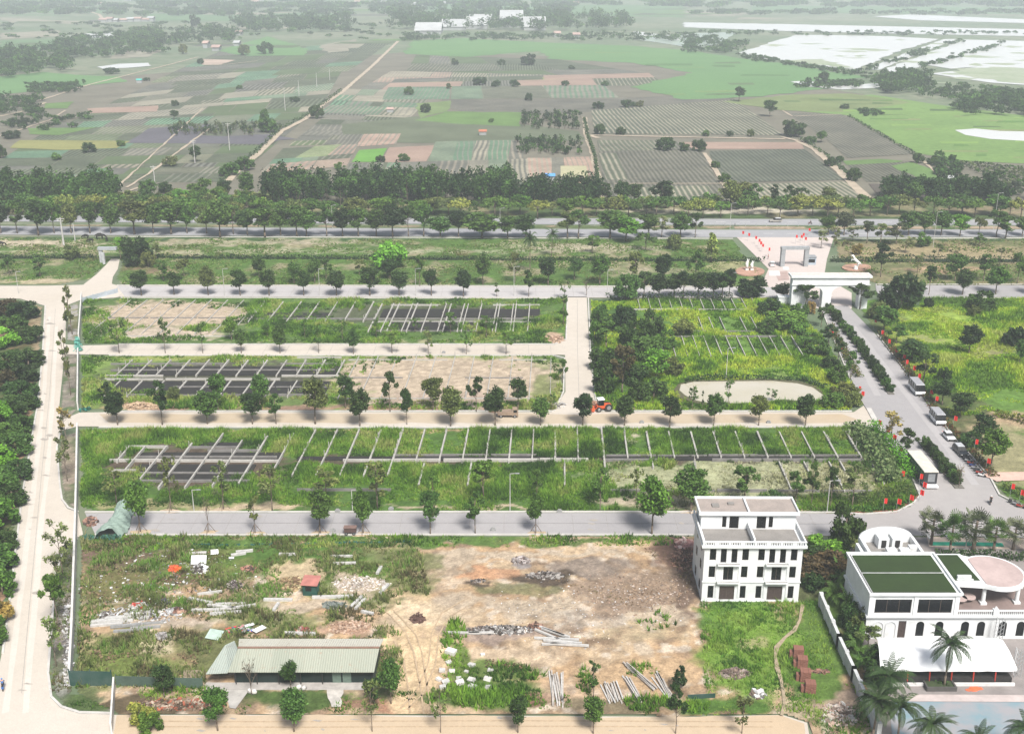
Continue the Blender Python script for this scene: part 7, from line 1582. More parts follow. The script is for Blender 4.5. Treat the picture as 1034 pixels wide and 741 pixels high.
# ---------------------------------------------------------------- far halls and houses
ROOFW = plain('white_hall_roof', (0.44, 0.45, 0.45), .6, .15, .05); HALLW = plain('grey_hall_wall', (.30, .31, .31), .8, .1, .1); TILE = plain('far_tile_roof', (.42, .30, .26), .8, .15, .1)
def hall(x0, x1, yb, h, depth, label, roof=ROOFW, name='warehouse', cat='hall', group='far halls'):
    p = G(x0, yb); W2 = (x1 - x0) / S(yb); o_ = empty(name, (p.x, p.y, 0), 0, label, cat, group)
    b = MB(); b.box(0, W2, 0, depth, 0, h); b.build('wall', HALLW, o_)
    b = MB(); b.profile_x([(-1, h), (depth / 2, h + depth * .16), (depth + 1, h), (depth + 1, h + .4), (depth / 2, h + depth * .16 + .5), (-1, h + .4)], -1, W2 + 1); b.build('roof', roof, o_)
for a in ((419, 445, 35, 5, 60, 'white roofed hall furthest left of the far group'), (446, 470, 31, 5, 60, 'white roofed hall, second from the left of the far group'), (471, 492, 30, 6, 70, 'white roofed hall in the middle of the far group'), (474, 496, 25, 5, 60, 'white roofed hall standing behind the middle one'), (505, 528, 28, 6, 110, 'big white roofed hall right of the middle'), (529, 551, 31, 5, 80, 'white roofed hall furthest right of the far group')): hall(*a)
rh = random.Random(9)
Lh = [(x, 23 - (x - 100) * .02) for x in range(100, 150, 7)] + [(rh.uniform(60, 335), rh.uniform(1, 6)) for _ in range(12)] + [(rh.uniform(350, 690), rh.uniform(1, 7)) for _ in range(10)] + [(205, 49), (214, 52), (236, 47), (238, 36), (579, 40), (560, 38)]
for i, (x, y) in enumerate(sorted(Lh)):
    w_ = rh.uniform(4, 8); hall(x, x + w_, y, rh.uniform(3, 6), 14, 'far small house in the haze, %s from the left' % ordn(i + 1), rh.choice([ROOFW, TILE, TILE]), 'far_house', 'house', 'far houses')
for x, y, lb, rf in ((138, 84, 'tiny turquoise roofed hut in the left fields', plain('turquoise_roof', (.08, .42, .36), .6)), (391, 114, 'twin red brick field hut left of the track', TILE), (484, 137, 'small orange roofed field hut in the centre', plain('orange_roof', (.40, .15, .09), .7)), (551, 183, 'small blue roofed field hut among the vegetable rows', plain('blue_roof', (.10, .30, .62), .6)), (954, 185, 'small white field hut beside the marsh', ROOFW)):
    p = G(x, y); o_ = empty('field_hut', (p.x, p.y, 0), 0, lb, 'hut'); b = MB(); b.box(0, 4.2, 0, 3, 0, 2.3); b.build('wall', HALLW, o_); b = MB(); b.profile_x([(-.4, 2.3), (1.5, 3.3), (3.4, 2.3), (3.4, 2.45), (1.5, 3.5), (-.4, 2.45)], -.4, 4.6); b.build('roof', rf, o_)
# ---------------------------------------------------------------- vehicles
TYRE = plain('tyre_rubber', (.03, .03, .03), .8); CHROME = plain('wheel_rim', (.4, .4, .42), .4, metal=.6); LAMP = plain('headlight_glass', (.75, .75, .72), .2); TAIL = plain('tail_light', (.45, .03, .02), .3)
CARW = plain('white_car_paint', (.75, .76, .77), .25, .02); CARB = plain('black_car_paint', (.02, .021, .024), .2, .02, spec=.6); CARS = plain('silver_roof_paint', (.42, .43, .45), .3, .03); CARG = plain('grey_roof_paint', (.33, .33, .35), .35, .05)
def wheel(root, x, y, r, w_=.24):
    b = MB(); b.cyl((x, y - w_ / 2, r), (x, y + w_ / 2, r), r, r, 14); t = b.build('wheel', TYRE, root)
    s = 1 if y > 0 else -1; b = MB(); b.cyl((x, y + s * w_ / 2, r), (x, y + s * (w_ / 2 + .02), r), r * .55, r * .5, 10); b.build('rim', CHROME, t)
def prof(b, P, hw, taper=0):
    """side profile (x,z) with half width hw; taper draws the upper points in"""
    n = len(P); zm = min(p[1] for p in P); zM = max(p[1] for p in P)
    f = lambda z: hw - taper * (z - zm) / (zM - zm + 1e-6)
    vs = [(p[0], -f(p[1]), p[1]) for p in P] + [(p[0], f(p[1]), p[1]) for p in P]
    b.add(vs, [(i, (i + 1) % n, n + (i + 1) % n, n + i) for i in range(n)] + [tuple(range(n - 1, -1, -1)), tuple(range(n, 2 * n))])
def heading(px0, py0, px1, py1):
    a, c = G(px0, py0), G(px1, py1); return math.atan2(c.y - a.y, c.x - a.x)
def car(px, py, h, L, W, H, kind, paint, roofp, label, group=None, name='parked_car', cat='car'):
    p = G(px, py); r = empty(name, (p.x, p.y, ZR + .02), h, label, cat, group); hw = W / 2; l = L / 2
    b = MB()
    if kind == 'van':
        prof(b, [(-l, .35), (l, .35), (l, .95), (l - .15, 1.15), (-l, 1.15)], hw); b.build('body', paint, r)
        b = MB(); prof(b, [(-l + .03, 1.15), (l - .17, 1.15), (l - .75, H - .18), (-l + .08, H - .18)], hw - .03, .08); b.build('glazing', GLASSD, r)
        b = MB(); prof(b, [(-l + .03, H - .18), (l - .72, H - .18), (l - .95, H), (-l + .2, H)], hw - .06, .06); b.build('roof', roofp, r)
        b = MB()
        for x in (-l * .55, 0, l * .45):
            for s in (-1, 1): b.box(x - .06, x + .06, s * (hw - .02) - .03, s * (hw - .02) + .03, 1.15, H - .2)
        b.build('pillar', paint, r)
    else:
        hb = .95 if kind == 'suv' else .82
        prof(b, [(-l, .35), (l, .35), (l, hb - .25), (l - .25, hb - .1), (l * .35, hb), (-l + .1, hb)], hw, .04); b.build('body', paint, r)
        back = -l + (.12 if kind == 'suv' else .5)
        b = MB(); prof(b, [(back, hb), (l * .38, hb), (l * .08, H - .08), (back + .35, H - .08)], hw - .06, .16); b.build('glazing', GLASSD, r)
        b = MB(); prof(b, [(back + .33, H - .08), (l * .09, H - .08), (0, H), (back + .45, H)], hw - .22, .05); b.build('roof', roofp, r)
    for x in (-l * .62, l * .64):
        for y in (-hw + .1, hw - .1): wheel(r, x, y, .34 if kind != 'van' else .4)
    for y in (-hw * .7, hw * .7):
        b = MB(); b.box(l - .02, l + .03, y - .16, y + .16, .6, .78); b.build('headlight', LAMP, r); b = MB(); b.box(-l - .03, -l + .02, y - .13, y + .13, .7, .9); b.build('tail_light', TAIL, r)
    b = MB(); b.box(l, l + .1, -hw + .1, hw - .1, .35, .55); b.build('bumper', VOID, r)
    return r
hd = heading(903, 379, 985, 475) 
car(925, 396, hd, 6.4, 2.3, 2.8, 'van', CARW, CARG, 'white minibus with grey roof and black windows, furthest up the entrance road', 'vehicles parked beside the entrance road', 'minibus', 'minibus')
car(946, 426, hd, 5.6, 2.2, 2.6, 'van', CARW, CARG, 'dark windowed minibus parked behind the white hatchback', 'vehicles parked beside the entrance road', 'minibus', 'minibus')
car(957.5, 443, hd + .05, 4.0, 1.8, 1.45, 'hatch', CARW, CARW, 'small white hatchback between the dark minibus and the black car', 'vehicles parked beside the entrance road')
car(969.5, 458, hd + .05, 4.8, 1.95, 1.7, 'suv', CARB, CARS, 'black sport utility car with silver roof next to the scooters', 'vehicles parked beside the entrance road')
car(783, 224.6, math.pi, 4.9, 1.95, 1.75, 'suv', plain('beige_car_paint', (.36, .34, .31), .3), CARS, 'dark beige car driving on the boulevard above the plaza', None, 'car')
car(779.5, 268.5, heading(783, 272, 775, 250), 4.0, 1.8, 1.5, 'hatch', CARW, CARW, 'white car parked left of the grey portal frame', None, 'car')
# coach with a stage-like body
pc_ = G(930, 482); hc = heading(912, 462, 942, 500); coach = empty('coach', (pc_.x, pc_.y, ZR + .02), hc, 'long black sided coach with cream roof and white rear step', 'coach')
b = MB(); b.box(-5.4, 4.8, -1.35, 1.35, .5, 3.3); b.build('body', CARB, coach)
b = MB(); b.box(-5.5, 4.9, -1.45, 1.45, 3.3, 3.5); b.build('roof', plain('cream_coach_roof', (.60, .57, .50), .6, .1, .8), coach)
for i in range(5):
    for s in (-1, 1): b = MB(); x = -4.9 + i * 1.9; b.box(x, x + 1.5, s * 1.355 - .01, s * 1.355 + .01, 1.6, 2.9); b.build('window', plain('smoky_glass', (.10, .11, .12), .1), coach)
b = MB(); b.box(4.805, 4.83, -.5, .9, 1.2, 2.9); b.build('rear_panel', plain('grey_rear_panel', (.22, .23, .24), .5), coach)
b = MB(); b.box(4.85, 6.0, -1.4, 1.4, .4, .7); b.build('rear_step', CARW, coach); b = MB(); b.box(4.0, 4.8, -1.37, 1.37, .6, .8); b.build('white_band', CARW, coach)
b = MB(); b.box(-6.4, -5.4, -1.3, 1.3, .5, 2.4); b.build('cab', CARW, coach)
for x in (-4.2, 2.4, 3.5):
    for y in (-1.2, 1.2): wheel(coach, x, y, .5, .3)
# tractor / roller
p = G(607, 415); tr = empty('tractor', (p.x, p.y, .15), R(12), 'orange red tractor with white cab at the end of the side road', 'tractor'); OR = plain('orange_red_machine', (.60, .10, .03), .5, .1, 1)
b = MB(); prof(b, [(-1.2, .7), (2.3, .7), (2.3, 1.5), (.4, 1.75), (-1.2, 1.5)], .6); b.build('body', OR, tr)
b = MB(); b.box(-.9, .5, -.65, .65, 1.5, 2.9); b.build('cab_glass', GLASSD, tr); b = MB(); b.box(-1.0, .6, -.8, .8, 2.9, 3.1); b.build('cab_roof', CARW, tr)
b = MB(); b.box(-2.6, -1.9, -1.1, 1.1, .3, 1.2); b.bar((-2, .7, .8), (0, .7, 1.2), .15); b.bar((-2, -.7, .8), (0, -.7, 1.2), .15); b.build('loader_bucket', OR, tr)
for x, rr2 in ((-.8, .6), (1.6, .9)):
    for y in (-.85, .85): wheel(tr, x, y, rr2, .4)
p = G(512, 421); tk = empty('small_truck', (p.x, p.y, ZR), 0, 'dusty brown small truck parked at the far side of the beige street', 'truck'); DB = plain('dusty_brown_paint', (.30, .22, .16), .7, .2, 1.5)
b = MB(); b.box(-2.2, 1.2, -1, 1, .7, 1.5); b.build('cargo_bed', DB, tk); b = MB(); prof(b, [(1.25, .5), (2.6, .5), (2.6, 1.3), (2.3, 2.1), (1.25, 2.1)], .95, .1); b.build('cab', DB, tk); b = MB(); b.box(1.5, 2.3, -.97, .97, 1.35, 1.95); b.build('window', GLASSD, tk)
for x in (-1.4, 1.8):
    for y in (-.85, .85): wheel(tk, x, y, .4)
b = MB(); b.blob((0, 0, .2), 1.5, .9, .8, 4); o = b.build('earth_mound', plain('brown_earth', (.28, .18, .12), .95, .3, 2)); q = G(500, 416); o.location = (q.x, q.y, 0); setp(o, 'small brown earth mound left of the dusty truck', 'mound')
# scooters and people
def scooter(loc, h, col, label, group=None, name='scooter'):
    r = empty(name, loc, h, label, 'scooter', group)
    b = MB(); prof(b, [(-.75, .45), (-.1, .4), (.35, .35), (.5, .9), (.42, .95), (.2, .5), (-.1, .55), (-.15, .75), (-.75, .8)], .17, .04); b.build('body', col, r)
    b = MB(); b.box(-.7, -.1, -.13, .13, .79, .86); b.build('seat', VOID, r); b = MB(); b.bar((.42, -.33, 1.02), (.42, .33, 1.02), .05); b.bar((.5, 0, .5), (.42, 0, 1.02), .07); b.build('handlebar', VOID, r)
    for x in (-.55, .62): b = MB(); b.cyl((x, -.06, .27), (x, .06, .27), .27, .27, 12); b.build('wheel', TYRE, r)
    return r
def person(loc, h, shirt, label, sit=True, helmet=None, trousers=None):
    r = empty('person', loc, h, label, 'person')
    def skin(name, V, E, RR, mat):
        me = bpy.data.meshes.new(name); me.from_pydata(V, E, []); me.materials.append(mat); o = link(name, me, r)
        me.attributes.new  # keep reference
        import bmesh
        bm = bmesh.new(); bm.from_mesh(me); lay = bm.verts.layers.skin.verify()
        for v, q in zip(bm.verts, RR): v[lay].radius = (q, q); 
        bm.verts.ensure_lookup_table(); bm.verts[0][lay].use_root = True
        bm.to_mesh(me); bm.free(); o.modifiers.new('skin', 'SKIN'); s_ = o.modifiers.new('sub', 'SUBSURF'); s_.levels = s_.render_levels = 2
        for q in me.polygons: q.use_smooth = True
        return o
    SK = plain('skin', (.45, .27, .19), .6, .05)
    if sit:
        hip = (0, 0, .92); V = [hip, (.03, 0, 1.2), (.05, 0, 1.42), (.07, 0, 1.54), (.08, 0, 1.66), (.05, .19, 1.4), (.25, .24, 1.18), (.48, .26, 1.08), (.05, -.19, 1.4), (.25, -.24, 1.18), (.48, -.26, 1.08), (.02, .1, .9), (.42, .13, .88), (.36, .13, .42), (.5, .13, .38), (.02, -.1, .9), (.42, -.13, .88), (.36, -.13, .42), (.5, -.13, .38)]
    else:
        hip = (0, 0, .95); V = [hip, (0, 0, 1.2), (0, 0, 1.42), (0, 0, 1.53), (.01, 0, 1.65), (0, .2, 1.4), (.03, .26, 1.12), (.1, .26, .88), (0, -.2, 1.4), (.03, -.26, 1.12), (.1, -.26, .88), (0, .1, .9), (.06, .11, .5), (0, .11, .08), (.15, .12, .04), (0, -.1, .9), (-.04, -.11, .5), (-.12, -.11, .08), (.03, -.12, .04)]
    E = [(0, 1), (1, 2), (2, 3), (3, 4), (2, 5), (5, 6), (6, 7), (2, 8), (8, 9), (9, 10), (0, 11), (11, 12), (12, 13), (13, 14), (0, 15), (15, 16), (16, 17), (17, 18)]
    RR = [.13, .13, .13, .06, .1, .065, .05, .035, .065, .05, .035, .09, .075, .05, .045, .09, .075, .05, .045]
    skin('body', V, E, RR, SK)
    skin('shirt', V[:3] + [V[5], V[6], V[8], V[9]], [(0, 1), (1, 2), (2, 3), (3, 4), (2, 5), (5, 6)], [.15, .16, .16, .085, .07, .085, .07], shirt)
    skin('trousers', [V[0], V[11], V[12], V[13], V[15], V[16], V[17]], [(0, 1), (1, 2), (2, 3), (0, 4), (4, 5), (5, 6)], [.15, .11, .095, .07, .11, .095, .07], trousers or plain('dark_trousers', (.04, .045, .06), .8))
    b = MB(); t = V[4]; b.blob((t[0] - .01, 0, t[2] + .03), .13, .125, .12, 3, 12, 8, 0.0); b.build('helmet' if helmet else 'hair', helmet or plain('dark_hair', (.02, .018, .016), .6), r, True)
    b = MB(); b.blob((t[0] + .105, 0, t[2] - .02), .02, .014, .025, 1, 6, 4, 0); b.build('nose', SK, r)
    return r
RIDE = plain('blue_shirt', (.05, .16, .42), .8); BLK = plain('black_shirt', (.03, .03, .035), .8)
h_ = heading(1001, 500, 999, 512); p = G(1000, 509)
scooter((p.x, p.y, ZR + .03), h_, plain('dark_scooter', (.05, .05, .055), .3), 'dark scooter riding across the wide junction'); person((p.x, p.y, ZR + .03), h_, BLK, 'person in dark clothes and white helmet riding the scooter at the junction', helmet=CARW)
h_ = heading(4, 700, 6, 680); p = G(3.5, 696)
scooter((p.x, p.y, ZR + .03), h_, plain('blue_scooter', (.04, .12, .34), .3), 'blue scooter on the pale road at the left edge'); person((p.x, p.y, ZR + .03), h_, RIDE, 'person in blue riding the scooter at the left edge', helmet=plain('blue_helmet', (.06, .2, .5), .3))
p = G(818, 227); scooter((p.x, p.y, ZR + .03), 0, plain('maroon_scooter', (.14, .03, .03), .3), 'small scooter driving on the boulevard above the plaza'); person((p.x, p.y, ZR + .03), 0, BLK, 'person riding the scooter on the boulevard')
p = G(775.5, 262); person((p.x, p.y, ZR), 0, plain('red_shirt', (.5, .05, .04), .8), 'person in red standing on the plaza beside the white car', sit=False)
p = G(166, 697); person((p.x, p.y, .1), 1, plain('white_shirt', (.7, .7, .68), .8), 'person in a white shirt standing before the netting fence', sit=False)
cols = [plain('parked_scooter_%d' % i, c, .3) for i, c in enumerate([(.05, .05, .06), (.35, .05, .04), (.5, .5, .5), (.04, .06, .2), (.3, .3, .32), (.7, .7, .7)])]
for i in range(8):
    f = i / 7; x = 975.5 + 15.5 * f; y = 465 + 17 * f; p = G(x, y); scooter((p.x, p.y, ZR + .02), hd + R(62), cols[[0, 2, 1, 3, 4, 0, 1, 5][i]], 'scooter, %s from the black car in the parked row' % ordn(i + 1), 'scooters parked in a row')
for i in range(3):
    p = G(1022 + i * 4, 509 + i * 2.2); scooter((p.x, p.y, ZR + .02), hd + R(60), cols[[0, 4, 1][i]], 'scooter, %s from the left beside the shrubs at the right edge' % ordn(i + 1), 'scooters parked at the right edge')
for i, (x, y) in enumerate(((1009, 553), (1012, 554))):
    pass
# cattle
COW = plain('black_hide', (.022, .02, .018), .8, .2, 2)
def cow(px, py, h, label, L=1.0):
    p = G(px, py); r = empty('cow', (p.x, p.y, .1), h, label, 'cow', 'cattle grazing on the verge'); r.scale = (L, L, L)
    V = [(-.7, 0, 1.15), (0, 0, 1.05), (.6, 0, 1.15), (.95, 0, 1.0), (1.35, 0, .55), (1.55, 0, .25), (-.65, .22, .95), (-.75, .24, .55), (-.68, .24, .05), (-.65, -.22, .95), (-.55, -.24, .55), (-.5, -.24, .05), (.55, .2, .85), (.6, .2, .5), (.55, .2, .05), (.55, -.2, .85), (.45, -.2, .5), (.5, -.2, .05), (-.95, 0, 1.1), (-1.05, 0, .5)]
    E = [(0, 1), (1, 2), (2, 3), (3, 4), (4, 5), (0, 6), (6, 7), (7, 8), (0, 9), (9, 10), (10, 11), (2, 12), (12, 13), (13, 14), (2, 15), (15, 16), (16, 17), (0, 18), (18, 19)]
    RR = [.34, .4, .34, .22, .17, .11, .17, .09, .07, .17, .09, .07, .14, .08, .07, .14, .08, .07, .05, .04]
    me = bpy.data.meshes.new('body'); me.from_pydata(V, E, []); me.materials.append(COW); o = link('body', me, r)
    import bmesh
    bm = bmesh.new(); bm.from_mesh(me); lay = bm.verts.layers.skin.verify()
    for v, q in zip(bm.verts, RR): v[lay].radius = (q, q)
    bm.verts.ensure_lookup_table(); bm.verts[1][lay].use_root = True; bm.to_mesh(me); bm.free(); o.modifiers.new('skin', 'SKIN'); s_ = o.modifiers.new('sub', 'SUBSURF'); s_.levels = s_.render_levels = 1
    b = MB(); b.bar((1.3, -.28, .72), (1.3, .28, .72), .06, .1); b.build('ears', COW, r)
cow(1, 249, .4, 'black cow at the very left edge of the verge', 1.3); cow(87, 241.5, 2.9, 'black cow grazing left of the other three', 1.3); cow(101, 242, .3, 'biggest black cow grazing in the verge', 1.7); cow(92, 245.5, 3.0, 'black cow lowest of the grazing herd', 1.2); cow(108, 244, 1.8, 'black cow nearest the small gateway', 1.1)

# ---------------------------------------------------------------- poles, lamps, flags
CP = plain('concrete_pole', (.46, .45, .43), .85, .1, 1)
def pole(px, py, ytop, label, arms=1, name='utility_pole', cat='pole', r0=.2, group=None, lean=0):
    p = G(px, py); H = (py - ytop) / VS(py); r = empty(name, (p.x, p.y, 0), 0, label, cat, group); b = MB(); b.cyl((0, 0, 0), (lean, 0, H), r0, r0 * .6, 7); b.build('shaft', CP, r)
    if arms == 1: b = MB(); b.bar((-1.5 + lean, 0, H - .5), (1.5 + lean, 0, H - .5), .22); b.bar((-1.1 + lean, 0, H - 1.3), (1.1 + lean, 0, H - 1.3), .18); b.build('crossarm', CP, r)
    if arms == 2: b = MB(); b.bar((lean, 0, H), (lean + 1.3, -.4, H + .3), .1); b.build('arm', CP, r); b = MB(); b.box(lean + 1.0, lean + 1.8, -.55, -.25, H + .22, H + .34); b.build('lamp_head', STEEL, r)
    return r
pole(64.5, 248, 220, 'thick pale double utility pole leaning over the left verge', r0=.38, group='utility poles'); pole(76, 244, 226, 'thinner pale utility pole right of the thick double one', 0, r0=.22, group='utility poles')
pole(113, 206, 190, 'old H shaped utility pole in the wood on the left', r0=.3, group='utility poles')
for x, y, t, w_ in ((197, 165, 142, 'first'), (232, 152, 125, 'second'), (157, 190, 168, 'third'), (288, 112, 90, 'fourth'), (302, 97, 82, 'fifth'), (320, 88, 74, 'sixth'), (333, 81, 70, 'seventh'), (241, 10, 1, 'eighth')):
    pole(x, y, t, 'thin pale power pole in the left fields, %s nearest' % w_, 1 if y > 140 else 0, r0=.24, group='power poles in the left fields')
LP = [(60, 500), (165, 300), (216, 300), (323, 300), (420, 299), (518, 299), (613, 300)]
for i, (x, y, t) in enumerate([(19, 297, 275), (227, 299, 272), (323, 299, 272), (420, 299, 272), (519, 299, 270), (613, 300, 273), (736, 300, 276)]):
    pole(x, y, t, 'slim grey street lamp, %s from the left on the upper street' % ordn(i + 1), 2, 'street_lamp', 'street lamp', .1, 'street lamps on the upper street')
for i, (x, y, t) in enumerate([(196, 516, 495), (356, 516, 495), (515, 516, 479), (835, 517, 486)]):
    pole(x, y, t, 'slim grey street lamp, %s from the left on the grey street' % ordn(i + 1), 2, 'street_lamp', 'street lamp', .1, 'street lamps on the grey street')
for i, (x, y, t) in enumerate([(336, 232, 208), (505, 232, 211), (737, 232, 206), (1003, 232, 196), (1031, 232, 210), (788, 218, 206), (942, 250, 215)]):
    pole(x, y, t, 'slim street lamp, %s listed along the boulevard' % ordn(i + 1) if False else 'tall slim street lamp, %s one of the boulevard lamps' % ordn(i + 1), 2, 'street_lamp', 'street lamp', .1, 'street lamps of the boulevard')
for i, (x, y, t) in enumerate([(733, 383, 352), (734, 408, 386), (979, 548, 518), (968, 548, 522), (975, 553, 528)]):
    pole(x, y, t, ('thin grey lamp standing in the bright pond plots', 'short thin post in front of the pond', 'thin dark mast between the third and second fan palms', 'short pale post among the fan palms', 'thin stake behind the club roof')[i], 2 if i == 0 else 0, 'thin_post', 'post', .1)
b = MB()
# guy stakes round young street trees
STK = plain('wooden_stake', (.16, .12, .09), .9)
for i, (x, y) in enumerate([(142, 537.5), (211, 538), (258, 539), (323.5, 539), (367, 539), (541, 539), (226, 515), (173, 516), (697, 517)]):
    p = G(x, y); r = empty('tree_stakes', (p.x, p.y, 0), 0, 'tripod of stakes round a street tree, %s on the grey street' % ordn(i + 1), 'stakes', 'tree stakes')
    for k in range(3): a = 2.1 * k + .4; b = MB(); b.cyl((1.3 * math.cos(a), 1.1 * math.sin(a), 0), (.1 * math.cos(a), .1 * math.sin(a), 2.0), .06, .05, 5); b.build('stake', STK, r)
    b = MB(); b.blob((0, 0, .02), 2.2, 1.1, .22, i); o = b.build('soil_mound', plain('loose_sandy_soil', (.45, .35, .24), .95, .2, 2), r)
RED = plain('red_flag_cloth', (.62, .025, .02), .7, .08, 2)
FL_ = [(866, 402, 394), (868.5, 409, 399), (886, 434, 428), (894, 443, 436), (900, 455, 443), (907, 462, 456), (915, 470, 463), (927.5, 492, 483), (930.5, 500, 491), (927.8, 507, 499), (917.5, 511, 504), (905, 515, 508), (891.5, 517, 508), (926, 388, 381), (938, 405, 397), (943.5, 411, 404), (962, 432, 424), (983, 458, 448), (989.5, 466, 458), (995, 476, 467), (1019.5, 502, 493), (1029, 507, 499),
       (847, 361, 352), (838, 346, 338), (882, 333, 325), (889, 344, 337), (896, 352, 346), (903, 361, 355), (914, 373, 367), (921, 379, 373), (911, 367, 361), (909, 488, 480), (803, 247, 240), (749, 242, 236), (755, 244, 238), (762, 247, 241), (765.5, 250, 244), (767, 252.5, 246.5), (769, 255, 249), (775.5, 260, 253), (816, 238, 233), (810, 244, 238), (812, 249, 242), (808, 246, 240)]
for i, (x, y, t) in enumerate(sorted(FL_)):
    p = G(x, y); H = max(1.9, (y - t) / VS(y) + .9); r = empty('flag', (p.x, p.y, .1), rnd.uniform(-.5, .5), 'red flag on a thin pole, %s from the left of all road flags' % ordn(i + 1), 'flag', 'red roadside flags')
    b = MB(); b.cyl((0, 0, 0), (0, 0, H), .035, .03, 5); b.build('pole', STEEL, r)
    b = MB(); hh = min(1.1, H * .5); n = 5; w_ = .7
    for k in range(n):
        a, c = k / n, (k + 1) / n; fy = lambda q: .12 * math.sin(q * 6)
        b.add([(.03 + a * w_, fy(a), H - hh - .12 * a), (.03 + c * w_, fy(c), H - hh - .12 * c), (.03 + c * w_, fy(c), H - .1 * c), (.03 + a * w_, fy(a), H - .1 * a)], [(0, 1, 2, 3)])
    o = b.build('cloth', RED, r); md = o.modifiers.new('solid', 'SOLIDIFY'); md.thickness = .03

# ---------------------------------------------------------------- waste ground: beams, bricks, blocks, rubble
LBEAM = plain('light_precast_beam', (.50, .49, .47), .85, .15, 1.5); GB_ = plain('grey_precast_beam', (.30, .30, .295), .85, .2, 1.5)
def beam(px, py, L, ang, label, w_=.45, h=.4, mat=LBEAM, lift=.15, group='precast beams on the waste ground', tilt=0, name='concrete_beam', cat='beam'):
    p = G(px, py); b = MB(); a = R(ang); c, s = math.cos(a) * L / 2, math.sin(a) * L / 2
    b.bar((-c, -s, 0), (c, s, tilt), w_, h); o = b.build(name, mat); o.location = (p.x, p.y, lift + h / 2); setp(o, label, cat, group); return o
BE = [(108, 632, 5, 8, 'left end'), (120, 629, 4.5, 9, 'middle'), (138, 625, 4, 7, 'right end')]
for x, y, L, a, wh in BE:
    for j in range(3): beam(x + j * .8, y - j * 2.4, L, a + j, 'pale beam of the long left pile, %s, %s from the front' % (wh, ordn(j + 1)), lift=.1 + .25 * (j == 1))
for k, (x, y) in enumerate(((130, 638), (147, 635), (150, 631), (127, 634))): beam(x, y, 4.6, 6 + k, 'grey beam of the second left pile, %s from the front row' % ordn(k + 1), mat=GB_, lift=.1 + .2 * (k > 2))
for k, (x, y, L, a) in enumerate(((212, 617, 6, 2), (224, 615, 5, -12), (233, 611, 5, 3), (238, 616, 6.5, 14), (228, 620, 5, 8), (203, 609, 4.5, -20))): beam(x, y, L, a, 'white beam, %s from the left in the tangle above the shed' % ordn(sorted([212, 224, 233, 238, 228, 203]).index(x) + 1), lift=.1 + .25 * (k % 2))
for x, y, L, a, lb in ((281, 607, 4.8, -1, 'single pale beam lying level above the shed roof'), (279, 614, 2.2, 80, 'short pale slab lying end on below the level beam'), (336, 604, 6.8, 3, 'long grey beam right of the red roofed hut'), (360, 609, 3.6, 66, 'pair mate beam standing askew near the tyre tracks, left'), (388, 596, 3.2, 70, 'steep white beam near the rubble, left one'), (383, 577, 2.4, 80, 'short upright looking timber above the rubble'),
                     (303, 641, 5, -3, 'white slab lying directly behind the shed roof'), (212, 600, 4, 14, 'grey pipe like beam under the dark green bush'), (200, 560, 3, 6, 'grey beam pair member near the broken white board'), (291, 561, 3.2, -1, 'small pale beam alone in the grass'), (247, 558, 3, 12, 'white beam in the little pile at the grass edge'), (241, 561, 2.6, 18, 'lower white beam in the little pile at the grass edge'),
                     (345, 563, 4, 0, 'thin timber lying level in the grass right of the hut'), (348, 570, 4, 2, 'second thin timber lying level below the other'), (371, 620, 2.2, -20, 'short pale stake near the rubble'), (364, 611, 3.4, 70, 'orange tinted beam leaning beside its pale mate')): beam(x, y, L, a, lb, w_=.35 if 'thin' in lb or 'pipe' in lb else .5, lift=.15)
# boards
def board(px, py, w_, d, tilt, rz, mat, label, name='broken_board', cat='board', z=.6):
    b = MB(); b.box(-w_ / 2, w_ / 2, -d / 2, d / 2, -.04, .04); o = b.build(name, mat); p = G(px, py); o.location = (p.x, p.y, z); o.rotation_euler = (R(tilt), R(6), R(rz)); return setp(o, label, cat)
board(201, 568, 2.6, 2.0, 22, 12, WHITE, 'big tilted white board on the broken heap'); board(206, 575, 1.6, .9, 10, -30, WHITE, 'small white board below the big tilted one'); board(217, 643, 2.3, 2.2, 8, -8, plain('pale_green_sheet', (.40, .50, .44), .6), 'pale green sheet behind the left end of the shed', z=.5)
board(217, 560, 1.3, .9, 40, 20, WHITE, 'little white triangular board near the white beams'); board(262, 638, 2.2, 1.0, 6, 55, WHITE, 'white slab among the coloured junk behind the shed'); board(252, 634, 1.6, .6, 6, 40, WHITE, 'narrow white slab among the coloured junk'); board(234, 566, .9, .5, 5, 10, WHITE, 'tiny white plate lying in the weeds')
board(196, 683, 3.0, 2.0, 4, 12, plain('dry_lattice', (.28, .22, .16), .9, .3, 6), 'brown mat of sticks left of the shed', 'stick_mat', 'mat', .4); board(150, 652, 2.6, 1.3, 2, 8, plain('yellowish_plate', (.5, .45, .28), .9, .3, 4), 'pale yellow flattened patch of boards in the weeds', 'flat_boards', 'boards', .3)
